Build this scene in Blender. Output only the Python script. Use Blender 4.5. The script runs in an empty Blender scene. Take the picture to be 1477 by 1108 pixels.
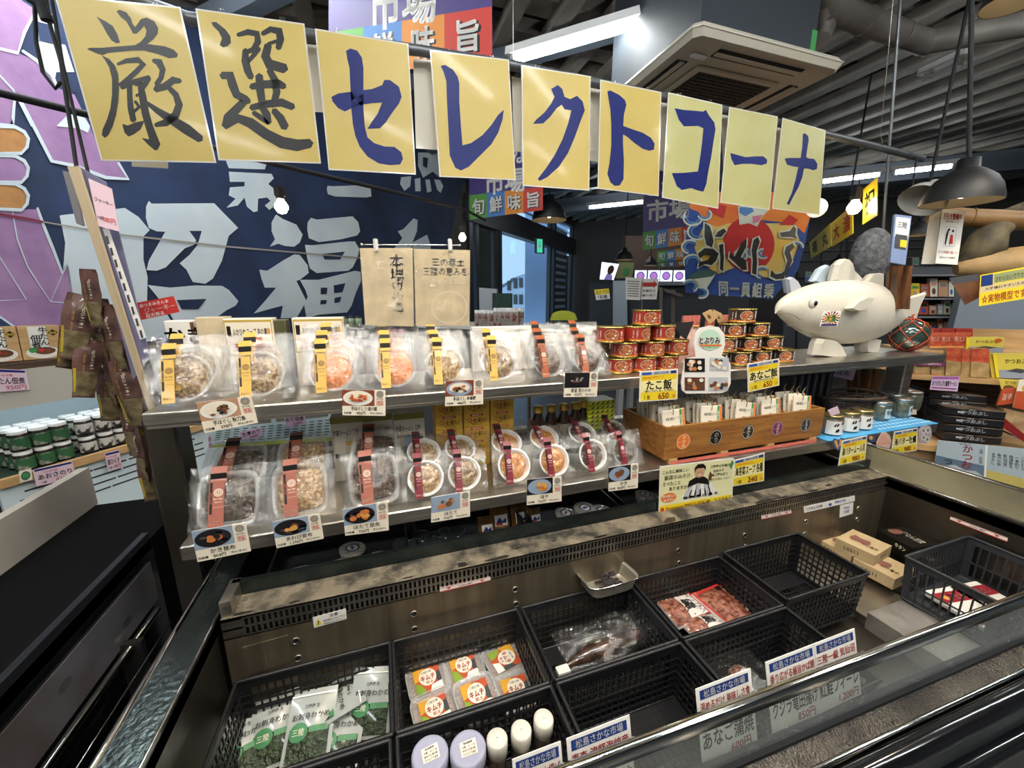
import bpy, math, random
from mathutils import Vector as V, Matrix, noise
# ------------------------------------------------------------------ camera, world, exposure
SC = bpy.context.scene
COL = SC.collection
F_PX, CX, CY, CAMZ = 565.0, 738.5, 554.0, 1.5
YAW, PITCH = math.radians(18.4), math.radians(12.6)
cam_d = bpy.data.cameras.new('camera'); cam = bpy.data.objects.new('camera', cam_d); COL.objects.link(cam)
cam_d.sensor_width = 36; cam_d.lens = F_PX / 1477 * 36; cam_d.clip_start = .02; cam_d.clip_end = 200
cam.location = (0, 0, CAMZ); cam.rotation_euler = (math.pi / 2 - PITCH, 0, -YAW)
SC.camera = cam
world = bpy.data.worlds.new('world'); SC.world = world; world.use_nodes = True
wb = world.node_tree.nodes['Background']; wb.inputs[0].default_value = (.5, .7, 1, 1); wb.inputs[1].default_value = 1.7
SC.view_settings.view_transform = 'Standard'; SC.view_settings.look = 'None'
SC.view_settings.exposure = 0.0; SC.view_settings.gamma = 1.0; SC.view_settings.use_curve_mapping = False
TUBE_E, BULB_E = 95.0, 60.0
rnd = random.Random(7)
# ------------------------------------------------------------------ pixel -> place helpers
HF = V((math.sin(YAW), math.cos(YAW), 0)); RT = V((math.cos(YAW), -math.sin(YAW), 0)); UP = V((0, 0, 1)); O = V((0, 0, CAMZ))
def ray(u, v):
    dx, dn = u - CX, v - CY
    return (F_PX * math.cos(PITCH) - dn * math.sin(PITCH)) * HF + dx * RT - (F_PX * math.sin(PITCH) + dn * math.cos(PITCH)) * UP
def PY(u, v, y): d = ray(u, v); return O + d * (y / d.y)
def PZ(u, v, z): d = ray(u, v); return O + d * ((z - CAMZ) / d.z)
def PX_(u, v, x): d = ray(u, v); return O + d * (x / d.x)
def PR(u, v, r): d = ray(u, v); return O + d * (r / math.hypot(d.x, d.y))
def PP(u, v, p0, n): d = ray(u, v); return O + d * ((p0 - O).dot(n) / d.dot(n))
Cd = V((.719, -.695, 0)); Dd = V((.695, .719, 0))            # the hall's own axes
def cplane(r, u, v=428):                                      # a plane across the hall through a point r metres away
    p0 = PR(u, v, r); return lambda a, b: PP(a, b, p0, Dd)
# ------------------------------------------------------------------ materials
MATS = {}
def M(name, col=(.8, .8, .8), rough=.6, metal=0., emit=0., trans=0., coat=0., var=0., vscale=20., vcol=None, bump=0., bscale=60., alpha=1., stretch=None, ior=1.45, ramp=(.35, .65), spec=.5, detail=4):
    if name in MATS: return MATS[name]
    m = bpy.data.materials.new(name); MATS[name] = m; m.use_nodes = True
    nt = m.node_tree; b = nt.nodes['Principled BSDF']
    c = (*col, 1); b.inputs['Base Color'].default_value = c; b.inputs['Roughness'].default_value = rough
    b.inputs['Metallic'].default_value = metal; b.inputs['IOR'].default_value = ior
    b.inputs['Specular IOR Level'].default_value = spec
    b.inputs['Transmission Weight'].default_value = trans; b.inputs['Coat Weight'].default_value = coat; b.inputs['Coat Roughness'].default_value = .08
    b.inputs['Alpha'].default_value = alpha
    if emit: b.inputs['Emission Color'].default_value = c; b.inputs['Emission Strength'].default_value = emit
    tc = None
    def coord(st):
        tc = nt.nodes.new('ShaderNodeTexCoord'); mp = nt.nodes.new('ShaderNodeMapping')
        nt.links.new(tc.outputs['Object'], mp.inputs['Vector'])
        if st: mp.inputs['Scale'].default_value = st
        return mp
    if vcol:
        mp = coord(stretch); n = nt.nodes.new('ShaderNodeTexNoise'); n.inputs['Scale'].default_value = vscale; n.inputs['Detail'].default_value = detail
        nt.links.new(mp.outputs[0], n.inputs['Vector'])
        r = nt.nodes.new('ShaderNodeValToRGB'); r.color_ramp.elements[0].position, r.color_ramp.elements[1].position = ramp
        r.color_ramp.elements[0].color = c; r.color_ramp.elements[1].color = (*vcol, 1)
        nt.links.new(n.outputs['Fac'], r.inputs[0]); nt.links.new(r.outputs[0], b.inputs['Base Color'])
    if bump:
        mp = coord(stretch); n = nt.nodes.new('ShaderNodeTexNoise'); n.inputs['Scale'].default_value = bscale; n.inputs['Detail'].default_value = 3
        nt.links.new(mp.outputs[0], n.inputs['Vector'])
        bp = nt.nodes.new('ShaderNodeBump'); bp.inputs['Strength'].default_value = bump; bp.inputs['Distance'].default_value = .01
        nt.links.new(n.outputs['Fac'], bp.inputs['Height']); nt.links.new(bp.outputs[0], b.inputs['Normal'])
    return m
def film(name, tint=(1, 1, 1), gloss=.35, rough=.12, bump=.8, bscale=45., white=.06):
    """thin clear plastic: see-through, with glossy creases and a little haze"""
    if name in MATS: return MATS[name]
    m = bpy.data.materials.new(name); MATS[name] = m; m.use_nodes = True
    nt = m.node_tree; nt.nodes.clear(); N = nt.nodes.new; L = nt.links.new
    out = N('ShaderNodeOutputMaterial'); t = N('ShaderNodeBsdfTransparent'); t.inputs[0].default_value = (*tint, 1)
    g = N('ShaderNodeBsdfGlossy'); g.inputs['Roughness'].default_value = rough; g.inputs[0].default_value = (.95, .95, .95, 1)
    d = N('ShaderNodeBsdfDiffuse'); d.inputs[0].default_value = (.85, .85, .83, 1)
    fr = N('ShaderNodeLayerWeight'); fr.inputs[0].default_value = .35
    tc = N('ShaderNodeTexCoord'); n = N('ShaderNodeTexNoise'); n.inputs['Scale'].default_value = bscale; n.inputs['Detail'].default_value = 5; n.inputs['Distortion'].default_value = 1.5
    L(tc.outputs['Object'], n.inputs['Vector']); bp = N('ShaderNodeBump'); bp.inputs['Strength'].default_value = bump; bp.inputs['Distance'].default_value = .012
    vo = N('ShaderNodeTexVoronoi'); vo.inputs['Scale'].default_value = bscale * 1.1; ad = N('ShaderNodeVectorMath'); ad.operation = 'MULTIPLY_ADD'; ad.inputs[1].default_value = (.03, .03, .03)
    L(n.outputs['Color'], ad.inputs[0]); L(tc.outputs['Object'], ad.inputs[2]); L(ad.outputs[0], vo.inputs['Vector']); L(vo.outputs['Distance'], bp.inputs['Height']); L(bp.outputs[0], g.inputs['Normal']); L(bp.outputs[0], fr.inputs['Normal'])
    mr = N('ShaderNodeMapRange'); mr.inputs['To Min'].default_value = gloss * .3; mr.inputs['To Max'].default_value = min(1, gloss * 1.7)
    L(fr.outputs['Facing'], mr.inputs[0])
    m1 = N('ShaderNodeMixShader'); L(mr.outputs[0], m1.inputs[0]); L(t.outputs[0], m1.inputs[1]); L(g.outputs[0], m1.inputs[2])
    m2 = N('ShaderNodeMixShader'); m2.inputs[0].default_value = white; L(m1.outputs[0], m2.inputs[1]); L(d.outputs[0], m2.inputs[2])
    L(m2.outputs[0], out.inputs[0]); return m
def S(h):                                                     # sRGB hex -> linear
    h = h.lstrip('#'); return tuple(((int(h[i:i + 2], 16) / 255 + .055) / 1.055) ** 2.4 if int(h[i:i + 2], 16) > 10 else int(h[i:i + 2], 16) / 255 / 12.92 for i in (0, 2, 4))
steel = M('brushed steel', S('#c4bfb4'), .3, .95, vcol=S('#a5a096'), vscale=9, stretch=(1, 1, 14), bump=.08, bscale=30)
steel_d = M('worn dark steel', S('#67625a'), .33, .92, vcol=S('#58534c'), vscale=4, bump=.12, bscale=20)
steel_y = M('steel wall with painted reflections', S('#7d725f'), .38, .7, vcol=S('#6a604f'), vscale=4, stretch=(9, 1, .5), bump=.1, bscale=12, detail=2)  # vertical streaks in the colour stand for reflections on the steel
steel_b = M('steel with bluish gloss', S('#46504f'), .22, .85, vcol=S('#333a3a'), vscale=4, bump=.12, bscale=90)
galv = M('grey painted pipe', S('#6d6f70'), .4, .6)
chrome = M('polished chrome', S('#d8d8d6'), .1, 1)
frost = M('frosted steel', S('#7d7361'), .6, .3, vcol=S('#35322d'), vscale=22, ramp=(.4, .62), bump=.6, bscale=70, detail=8)
blackp = M('black plastic', S('#1b1b1d'), .35, bump=.03, bscale=200)
greyp = M('charcoal plastic', S('#3a3d42'), .45)
black = M('matt black', S('#121214'), .7)
blackg = M('gloss black', S('#0e0f12'), .12, coat=.5)
void = M('dark lining', S('#070708'), .9, spec=.1)
white = M('white paper', S('#e9e6df'), .45, coat=.25)
whitep = M('white plastic', S('#e3e2de'), .35)
cream = M('cream card', S('#e9e0cd'), .4, coat=.3)
beige = M('beige back of a print', S('#d9c6a2'), .3, coat=.6, vcol=S('#bfb092'), vscale=25)
yel = M('yellow card stock', S('#dcc06c'), .42, coat=.12, vcol=S('#d6b962'), vscale=5)
yel2 = M('pale yellow card stock', S('#cfc88a'), .36, coat=.25, vcol=S('#c9bf7c'), vscale=5)
lam = M('laminate border', S('#ece6dc'), .15, coat=.6)
kraft = M('kraft cardboard', S('#b6976a'), .8, vcol=S('#a98a5e'), vscale=12)
pine = M('light board', S('#c7a272'), .55, vcol=S('#b28d5d'), vscale=6, stretch=(1, 1, 8))
oak = M('stained crate wood', S('#9a6a32'), .5, vcol=S('#7d5024'), vscale=7, stretch=(1.2, 6, 14), bump=.1, bscale=30, detail=8)
dwood = M('dark shelf wood', S('#4f3b2b'), .5, vcol=S('#3c2c20'), vscale=8, stretch=(1, 1, 9))
ink = M('black ink', S('#15120f'), .4); navy = M('navy ink', S('#1a2568'), .45, spec=.3); blue = M('blue print', S('#2c4fa0'), .45)
red = M('red print', S('#b5302c'), .45); orange = M('orange print', S('#d9742a'), .45); green = M('green print', S('#3f8a4c'), .45)
yellow = M('yellow print', S('#e6c929'), .45); lime = M('lime print', S('#b7cc2e'), .45); pink = M('pink print', S('#d9a9bd'), .5); purple = M('purple print', S('#3a2c66'), .5)
lgrey = M('pale grey print', S('#b9bcc0'), .5); grey = M('mid grey', S('#77797c'), .55); dgrey = M('dark grey', S('#3d3f43'), .55); brown = M('brown print', S('#5d3a28'), .5); magenta = M('purple red print', S('#6e2557'), .45)
lilac = M('lilac print', S('#c9b9dd'), .5); skin = M('printed skin tone', S('#c99a7a'), .6)
sky_p = M('sky blue plastic mat', S('#3f9fd6'), .45)
cl = film('clear film', gloss=.26, rough=.05, bump=.8, bscale=27, white=.01); clt = film('clear tray plastic', gloss=.4, rough=.1, bump=.15, bscale=20, white=.25); clg = film('clear glass sheet', gloss=.16, rough=.03, bump=0, white=.04, tint=(.86, .93, .92))
frg = film('wet frosted glass', gloss=.16, rough=.15, bump=.8, bscale=260, white=.1, tint=(.88, .92, .9))
pfilm = film('loose plastic sleeve', gloss=.2, rough=.12, bump=.6, bscale=18, white=.03)
def foodm(n, a, b, sc=120): return M(n, S(a), .3, vcol=S(b), vscale=sc, bump=.8, bscale=sc, coat=.4, ramp=(.4, .6))
f_tan = foodm('brown flaked fish', '#6e5236', '#b79f78'); f_sal = foodm('salmon flakes', '#d9773e', '#e8a878'); f_seaw = foodm('dark stewed kelp', '#1e1914', '#5d4c3c'); f_clam = foodm('pale shellfish', '#8a6a42', '#cdb083')
f_oran = foodm('amber scallop', '#b56a26', '#e0a552'); f_dark = foodm('dark stewed shellfish', '#2b211b', '#6c5340'); f_meat = foodm('red minced meat', '#5f2a1f', '#9c6753', 70); f_kim = foodm('kimchi', '#6b2416', '#8f5a33', 150); f_green = foodm('seaweed', '#1f2a1c', '#3c4a30')
tube_m = M('lit fluorescent tube', (.93, .98, 1.0), .5, emit=TUBE_E); bulb_m = M('lit warm bulb', (1.0, .78, .5), .5, emit=BULB_E)
screen_m = M('lit screen', (.75, .85, 1.0), .4, emit=1.4); led_m = M('lit shelf lamp', (.75, .9, 1.0), .5, emit=13.0)
# ------------------------------------------------------------------ glyphs
GL = {}
def glyph(s, bold):
    k = (s, bold)
    if k not in GL:
        c = bpy.data.curves.new('t', 'FONT'); c.body = s; c.size = 1; c.offset = bold if bold <= .015 else 0; c.resolution_u = 2
        o = bpy.data.objects.new('t', c); m = o.to_mesh()
        vs = [(v.co.x, v.co.y) for v in m.vertices]; fs = [tuple(p.vertices) for p in m.polygons]
        o.to_mesh_clear(); bpy.data.objects.remove(o); bpy.data.curves.remove(c)
        if not vs: vs = [(0, 0)]; fs = []
        if bold > .015:                                       # heavier strokes: the same glyph laid down four times, slightly apart
            d = (bold - .01) * .75; n = len(vs); v0 = vs; f0 = fs; vs = [(x + i * d, y + j * d) for i, j in ((-1, -1), (1, -1), (1, 1), (-1, 1)) for x, y in v0]; fs = [tuple(a + k * n for a in f) for k in range(4) for f in f0]
        GL[k] = (vs, fs, min(a for a, b in vs), max(a for a, b in vs), min(b for a, b in vs), max(b for a, b in vs))
    return GL[k]
# ------------------------------------------------------------------ mesh builder
class MB:
    def __init__(s): s.v, s.f, s.mi, s.ms, s.sm = [], [], [], [], []
    def mat(s, m):
        if m not in s.ms: s.ms.append(m)
        return s.ms.index(m)
    def add(s, vs, fs, m, X=None, smooth=False):
        o = len(s.v); i = s.mat(m)
        for p in vs: s.v.append(tuple(X @ V(p)) if X is not None else tuple(p))
        for f in fs: s.f.append(tuple(o + a for a in f)); s.mi.append(i); s.sm.append(smooth)
        return s
    def box(s, c, d, m, X=None):
        x, y, z = c; a, b, h = d[0] / 2, d[1] / 2, d[2] / 2
        vs = [(x + i * a, y + j * b, z + k * h) for i in (-1, 1) for j in (-1, 1) for k in (-1, 1)]
        return s.add(vs, [(0, 1, 3, 2), (4, 6, 7, 5), (0, 4, 5, 1), (2, 3, 7, 6), (0, 2, 6, 4), (1, 5, 7, 3)], m, X)
    def bx(s, x0, x1, y0, y1, z0, z1, m, X=None): return s.box(((x0 + x1) / 2, (y0 + y1) / 2, (z0 + z1) / 2), (abs(x1 - x0), abs(y1 - y0), abs(z1 - z0)), m, X)
    def bbox(s, c, d, m, r=.004, X=None):                     # box with chamfered vertical and top edges
        x, y, z = c; a, b, h = d[0] / 2, d[1] / 2, d[2] / 2
        def ring(q, zz): return [(x - a + q, y - b, zz), (x + a - q, y - b, zz), (x + a, y - b + q, zz), (x + a, y + b - q, zz), (x + a - q, y + b, zz), (x - a + q, y + b, zz), (x - a, y + b - q, zz), (x - a, y - b + q, zz)]
        def ins(q, zz): return [(x + (px - x) * (a - q) / a, y + (py - y) * (b - q) / b, zz) for px, py, _ in ring(r, zz)]
        vs = ins(r * .7, z - h) + ring(r, z - h + r) + ring(r, z + h - r) + ins(r * .7, z + h)
        fs = [tuple(range(7, -1, -1)), tuple(range(24, 32))] + [(k * 8 + i, k * 8 + (i + 1) % 8, k * 8 + 8 + (i + 1) % 8, k * 8 + 8 + i) for k in range(3) for i in range(8)]
        return s.add(vs, fs, m, X)
    def quad(s, a, b, c, d, m): return s.add([a, b, c, d], [(0, 1, 2, 3)], m)
    def slab(s, pts, n, t, m, mb=None):                       # polygon pts extruded by t against n
        n = V(n).normalized(); P = [V(p) for p in pts]; Q = [p - n * t for p in P]; k = len(P)
        s.add(P, [tuple(range(k))], m); s.add(P + Q, [tuple(range(2 * k - 1, k - 1, -1))] + [(i, i + k, (i + 1) % k + k, (i + 1) % k) for i in range(k)], mb or m); return s
    def tube(s, pts, r, m, n=8, caps=True):
        P = [V(p) for p in pts]; rs = r if isinstance(r, (list, tuple)) else [r] * len(P); vs = []
        for i, p in enumerate(P):
            t = (P[min(i + 1, len(P) - 1)] - P[max(i - 1, 0)]).normalized(); a = t.orthogonal().normalized() if i == 0 else (a - t * a.dot(t)).normalized(); b = t.cross(a)
            vs += [p + (a * math.cos(q) + b * math.sin(q)) * rs[i] for q in [2 * math.pi * j / n for j in range(n)]]
        fs = [(i * n + j, i * n + (j + 1) % n, (i + 1) * n + (j + 1) % n, (i + 1) * n + j) for i in range(len(P) - 1) for j in range(n)]
        s.add(vs, fs, m, smooth=n > 5)
        if caps: s.add(vs[:n], [tuple(range(n))[::-1]], m); s.add(vs[-n:], [tuple(range(n))], m)
        return s
    def lathe(s, prof, m, n=20, X=None, sy=1., smooth=True):
        vs = [(r * math.cos(2 * math.pi * j / n), r * sy * math.sin(2 * math.pi * j / n), z) for r, z in prof for j in range(n)]
        fs = [(i * n + j, i * n + (j + 1) % n, (i + 1) * n + (j + 1) % n, (i + 1) * n + j) for i in range(len(prof) - 1) for j in range(n)]
        return s.add(vs, fs, m, X, smooth)
    def blob(s, c, r, m, n=8, k=5, sc=(1, 1, 1), jit=0.):
        pr = [(max(1e-4, math.sin(math.pi * i / k)), -math.cos(math.pi * i / k)) for i in range(k + 1)]
        vs = [((q * math.cos(6.2832 * j / n) * sc[0] * r + c[0] + rnd.uniform(-jit, jit)), q * math.sin(6.2832 * j / n) * sc[1] * r + c[1] + rnd.uniform(-jit, jit), z * sc[2] * r + c[2]) for q, z in pr for j in range(n)]
        return s.add(vs, [(i * n + j, i * n + (j + 1) % n, (i + 1) * n + (j + 1) % n, (i + 1) * n + j) for i in range(k) for j in range(n)], m, smooth=True)
    def grid(s, fn, nu, nv, m, smooth=True):
        vs = [fn(i / nu, j / nv) for j in range(nv + 1) for i in range(nu + 1)]
        return s.add(vs, [(j * (nu + 1) + i, j * (nu + 1) + i + 1, (j + 1) * (nu + 1) + i + 1, (j + 1) * (nu + 1) + i) for j in range(nv) for i in range(nu)], m, smooth=smooth)
    def build(s, name, parent=None, label=None, cat=None, group=None, kind=None, origin=None, local=False):
        me = bpy.data.meshes.new(name)
        if origin is None:
            if parent is not None:
                r_ = parent
                while r_.parent: r_ = r_.parent
                origin = V((0, 0, 0)) if local else r_.location.copy()
            elif local: origin = V((0, 0, 0))
            else:
                xs, ys, zs = zip(*s.v); origin = V(((min(xs) + max(xs)) / 2, (min(ys) + max(ys)) / 2, min(zs)))
        off = origin
        me.from_pydata([(a - off[0], b - off[1], c - off[2]) for a, b, c in s.v], [], s.f)
        for m in s.ms: me.materials.append(m)
        me.polygons.foreach_set('material_index', s.mi); me.polygons.foreach_set('use_smooth', s.sm); me.update()
        o = bpy.data.objects.new(name, me); COL.objects.link(o)
        if parent is not None: o.parent = parent
        else: o.location = origin
        tag(o, label, cat, group, kind); return o
def tag(o, label=None, cat=None, group=None, kind=None):
    if label: o['label'] = label
    if cat: o['category'] = cat
    if group: o['group'] = group
    if kind: o['kind'] = kind
    return o
def thing(name, label, cat, loc=(0, 0, 0), group=None, kind=None, rot=None):
    o = bpy.data.objects.new(name, None); COL.objects.link(o); o.location = loc; o.empty_display_size = .05
    if rot: o.rotation_euler = rot
    return tag(o, label, cat, group, kind)
def dup(root, loc, rot, label, group=None, scale=None):
    r = root.copy(); COL.objects.link(r); r.location = loc; r.rotation_euler = rot; r['label'] = label
    if group: r['group'] = group
    if scale: r.scale = (scale,) * 3 if not isinstance(scale, tuple) else scale
    for ch in list(root.children):
        c = ch.copy(); COL.objects.link(c); c.parent = r
        for g in ch.children: d = g.copy(); COL.objects.link(d); d.parent = c
    return r
ORD = ['first', 'second', 'third', 'fourth', 'fifth', 'sixth', 'seventh', 'eighth', 'ninth', 'tenth', 'eleventh', 'twelfth']
# ------------------------------------------------------------------ flat print on a surface
class Pan:
    """four corners TL TR BR BL; s runs right, t runs up; prints lie just above the face"""
    def __init__(s, mb, tl, tr, br, bl, m=None, th=.0012, back=None, fn=None, eps=.00025):
        s.mb = mb; s.eps = eps; s.k = 1
        if fn: s.fn = fn; return
        s.c = [V(p) for p in (tl, tr, br, bl)]; tl, tr, br, bl = s.c
        s.n = (tr - tl).cross(tl - bl); s.n.normalize()
        s.W = ((tr - tl).length + (br - bl).length) / 2; s.H = ((tl - bl).length + (tr - br).length) / 2
        if m: mb.slab([bl, br, tr, tl], s.n, th, m, back)
        s.fn = lambda a, b, l: (bl * (1 - a) + br * a) * (1 - b) + (tl * (1 - a) + tr * a) * b + s.n * l
    def P(s, a, b, l=None): return s.fn(a, b, (l or s.k) * s.eps)
    def up(s): s.k += 1; return s
    def rect(s, a0, b0, a1, b1, m, l=None, n=1):
        l = l or s.k
        s.mb.grid(lambda i, j: s.P(a0 + (a1 - a0) * i, b0 + (b1 - b0) * j, l), n, 1, m, False); return s
    def ell(s, a, b, ra, rb, m, l=None, n=20, rot=0.):
        pts = [(a + ra * math.cos(6.2832 * i / n), b + rb * math.sin(6.2832 * i / n)) for i in range(n)]
        s.mb.add([s.P(a, b, l)] + [s.P(x, y, l) for x, y in pts], [(0, i + 1, (i + 1) % n + 1) for i in range(n)], m); return s
    def ring(s, a, b, ra, rb, w, m, l=None, n=24):
        o = [s.P(a + ra * math.cos(6.2832 * i / n), b + rb * math.sin(6.2832 * i / n), l) for i in range(n)]
        q = [s.P(a + ra * w * math.cos(6.2832 * i / n), b + rb * w * math.sin(6.2832 * i / n), l) for i in range(n)]
        s.mb.add(o + q, [(i, (i + 1) % n, (i + 1) % n + n, i + n) for i in range(n)], m); return s
    def poly(s, pts, m, l=None): s.mb.add([s.P(x, y, l) for x, y in pts], [tuple(range(len(pts)))], m); return s
    def text(s, t, a, b, h, m, w=None, bold=.015, l=None, vert=False, left=False, asp=None):
        """a, b centre; h text height as a share of the panel; w the greatest width"""
        asp = asp or s.W / s.H
        if vert:
            step = h * 1.02; y = b + step * (len(t) - 1) / 2
            for ch in t: s.text(ch, a, y, h, m, None, bold, l, asp=asp); y -= step
            return s
        vs, fs, x0, x1, y0, y1 = glyph(t, bold); k = h / .9; kx = k / asp
        if w and (x1 - x0) * kx > w: kx = w / (x1 - x0)
        xc = x0 if left else (x0 + x1) / 2; yc = .38
        s.mb.add([s.P(a + (x - xc) * kx, b + (y - yc) * k, l) for x, y in vs], fs, m); return s
    def flower(s, a, b, r, m, l=None):                       # ring of eight petals, the maker's round mark
        asp = s.W / s.H; s.ring(a, b, r, r * asp, .86, m, l)
        for i in range(8): t = i * math.pi / 4; s.ell(a + .58 * r * math.cos(t), b + .58 * r * asp * math.sin(t), r * .19, r * .19 * asp, m, l, 8)
        s.ell(a, b, r * .2, r * .2 * asp, m, l, 8); return s
def crop(ox, oy, k): return lambda pts: [(ox + x / k, oy + y / k) for x, y in pts]
cA = crop(0, 0, 3.077); cB = crop(400, 0, 3.077); cC = crop(800, 0, 4.103); cD = crop(1117, 0, 4.103); cH = crop(880, 220, 4.103); cG = crop(200, 220, 3.077); cL = crop(0, 120, 4.344)
def stroke(pts, w):                                          # brush stroke outline with soft ends, widths per point
    P = [V((x, y)) for x, y in pts]; n = len(P); ws = w if isinstance(w, (list, tuple)) else [w * (.75 if i in (0, n - 1) else 1) for i in range(n)]
    L, R = [], []
    for i, p in enumerate(P):
        t = (P[min(i + 1, n - 1)] - P[max(i - 1, 0)]).normalized(); q = V((-t.y, t.x)) * ws[i] / 2; L.append(p + q); R.append(p - q)
    t0 = (P[0] - P[1]).normalized() * ws[0] * .35; t1 = (P[-1] - P[-2]).normalized() * ws[-1] * .35
    out = [P[0] + t0] + L + [P[-1] + t1] + R[::-1]
    return [(a.x, a.y) for a in out]
def trace(mb, pts, fn, m): mb.add([fn(u, v) for u, v in pts], [tuple(range(len(pts)))], m)
# ================================================================== THE HALL
def RC(c, d, z): p = c * Cd + d * Dd; return V((p.x, p.y, z))
CW, DF = -3.23, 10.5
def hallbox(mb, c0, c1, d0, d1, z0, z1, m):
    P = [RC(c, d, z) for c in (c0, c1) for d in (d0, d1) for z in (z0, z1)]
    mb.add(P, [(0, 1, 3, 2), (4, 6, 7, 5), (0, 4, 5, 1), (2, 3, 7, 6), (0, 2, 6, 4), (1, 5, 7, 3)], m); return mb
w_dark = M('dark painted wall', S('#474441'), .7); w_grey = M('blue grey wall', S('#8b939d'), .7); floor_m = M('grey floor', S('#5d5a55'), .4, vcol=S('#4d4a46'), vscale=3)
fl = MB(); hallbox(fl, CW - .1, 7, -4, DF + .1, -.1, 0, floor_m); fl.build('floor', kind='structure')
w = MB(); hallbox(w, CW, 7, DF, DF + .1, 0, 3.6, w_dark); w.build('wall_far', kind='structure')
w = MB(); hallbox(w, 6.9, 7, -4, DF, 0, 3.6, w_grey); w.build('wall_right', kind='structure')
w = MB(); hallbox(w, CW, 7, -4.1, -4, 0, 3.6, M('pale wall behind', S('#8f8d88'), .8)); w.build('wall_back', kind='structure')
pW = RC(CW, 0, 0)
def PW(u, v): return PP(u, v, pW, Cd)
def DW(u): return PW(u, 428).dot(Dd)
w = MB(); hallbox(w, CW - .1, CW, -4, DW(676), 0, 3.6, w_dark); hallbox(w, CW - .1, CW, DW(826), DF, 0, 3.6, w_dark)
hallbox(w, CW - .1, CW, DW(676), DW(826), 3.25, 3.6, w_dark); w.build('wall_left', kind='structure')
# entrance: beam, mullions, glazing
beam = MB(); zb0 = PW(674, 314).z; hallbox(beam, CW - .12, CW + .06, DW(674), DW(832), zb0 - .05, zb0 + .32, M('dark metal fascia', S('#34363b'), .5)); beam.build('trim_1', kind='structure')
for i, u in enumerate((677, 686, 714, 719, 791, 797, 822, 829)):
    mb = MB(); hallbox(mb, CW - .06, CW + .03, DW(u), DW(u) + .09, 0, 3.3, M('window mullion', S('#2b2f36'), .4)); mb.build('trim_%d' % (i + 2), kind='structure')
wn = MB(); hallbox(wn, CW - .03, CW - .02, DW(677), DW(829), 0, 3.3, clg); wn.build('window_1', kind='structure')
lou = MB()
for i in range(6): hallbox(lou, CW - .3, CW - .26, DW(700), DW(826) + 1, zb0 + .42 + i * .13, zb0 + .46 + i * .13, M('pale blue louver', S('#a9c2e0'), .5))
lou.build('trim_20', kind='structure')
dp = MB(); hallbox(dp, CW - .05, CW - .04, DW(687), DW(713), 0, zb0, M('dark tinted glazing', S('#22262b'), .15, coat=.5)); dp.build('door_1', kind='structure')
dp = MB(); hallbox(dp, CW - .05, CW - .04, DW(798), DW(821), 0, zb0 - .1, M('tinted door glass', S('#3c4a57'), .15, coat=.5)); dp.build('door_2', kind='structure')
lv = MB()
for i in range(14): hallbox(lv, CW - .03, CW - .01, DW(799), DW(816), .9 + i * .16, .97 + i * .16, M('pale blue louver', ()))
lv.build('trim_21', kind='structure')
# outside: pale blue hoarding and the house across the street
hb = MB(); P0 = PR(757, 428, 11.5); P1 = PR(815, 428, 13); hb.slab([V((P0.x, P0.y, -.5)), V((P1.x, P1.y, -.5)), V((P1.x, P1.y, 4)), V((P0.x, P0.y, 4))], (-.5, -.8, 0), .2, M('pale blue hoarding', S('#b9d0f2'), .7)); hb.build('hoarding', label='tall pale blue hoarding outside the glass entrance', cat='hoarding')
hs = thing('house', 'white plastered house with dark windows seen outside through the entrance glass', 'house', PR(735, 428, 26) * 1)
fac = cplane(26, 738)
def hp(u, v): return fac(u, v)
mb = MB(); wm = M('white plaster', S('#c9d6e6'), .8); mb.slab([hp(722, 470), hp(775, 470), hp(775, 392), hp(742, 400), hp(722, 412)], -Dd, 6, wm); mb.build('wall', hs)
mb = MB(); rm = M('grey roof tiles', S('#7d8894'), .7); mb.slab([hp(736, 402), hp(780, 388), hp(780, 393), hp(736, 408)], -Dd, 6.5, rm); mb.slab([hp(718, 414), hp(742, 402), hp(742, 406), hp(718, 419)], -Dd, 6.5, rm); mb.build('roof', hs)
for (u, v) in ((735, 412), (744, 409), (752, 408), (735, 432), (744, 432), (752, 432)):
    mb = MB(); mb.slab([hp(u - 2.4, v + 7), hp(u + 2.4, v + 7), hp(u + 2.4, v - 7), hp(u - 2.4, v - 7)], -Dd, .2, dgrey); mb.v = [tuple(V(p) - Dd * .1) for p in mb.v]; mb.build('window', hs)
# ceiling: deck, joists running away from the counter, cross battens
ceil = MB(); hallbox(ceil, CW - .1, 7, -4, DF + .1, 3.6, 3.7, M('dark roof deck', S('#46423d'), .85)); ceil_o = ceil.build('ceiling', kind='structure')
jm = M('grey brown joist', S('#918a80'), .7, vcol=S('#7b756c'), vscale=5); jb = M('blue grey steel beam', S('#4d545d'), .5)
def inside(x, y):
    p = V((x, y, 0)); return CW < p.dot(Cd) < 7 and -4 < p.dot(Dd) < DF
def span(fixed, axis):                                        # where a straight line stays inside the hall
    t = [k * .05 for k in range(-200, 300)]; ok = [a for a in t if (inside(fixed, a) if axis == 'y' else inside(a, fixed))]
    return (min(ok), max(ok)) if ok else None
x = -5.5
while x < 10:
    s_ = span(x, 'y')
    if s_ and s_[1] - s_[0] > .6:
        mb = MB(); mb.bx(x, x + .1, s_[0], s_[1], 3.36, 3.45, jm); o = mb.build('joist', ceil_o)
    x += .34
mb = MB(); y = -5
while y < 11:
    s_ = span(y, 'x')
    if s_ and s_[1] - s_[0] > .6: mb.bx(s_[0], s_[1], y, y + .17, 3.46, 3.56, M('batten', S('#777067'), .8))
    y += .36
mb.build('batten', ceil_o, kind='stuff')
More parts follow.
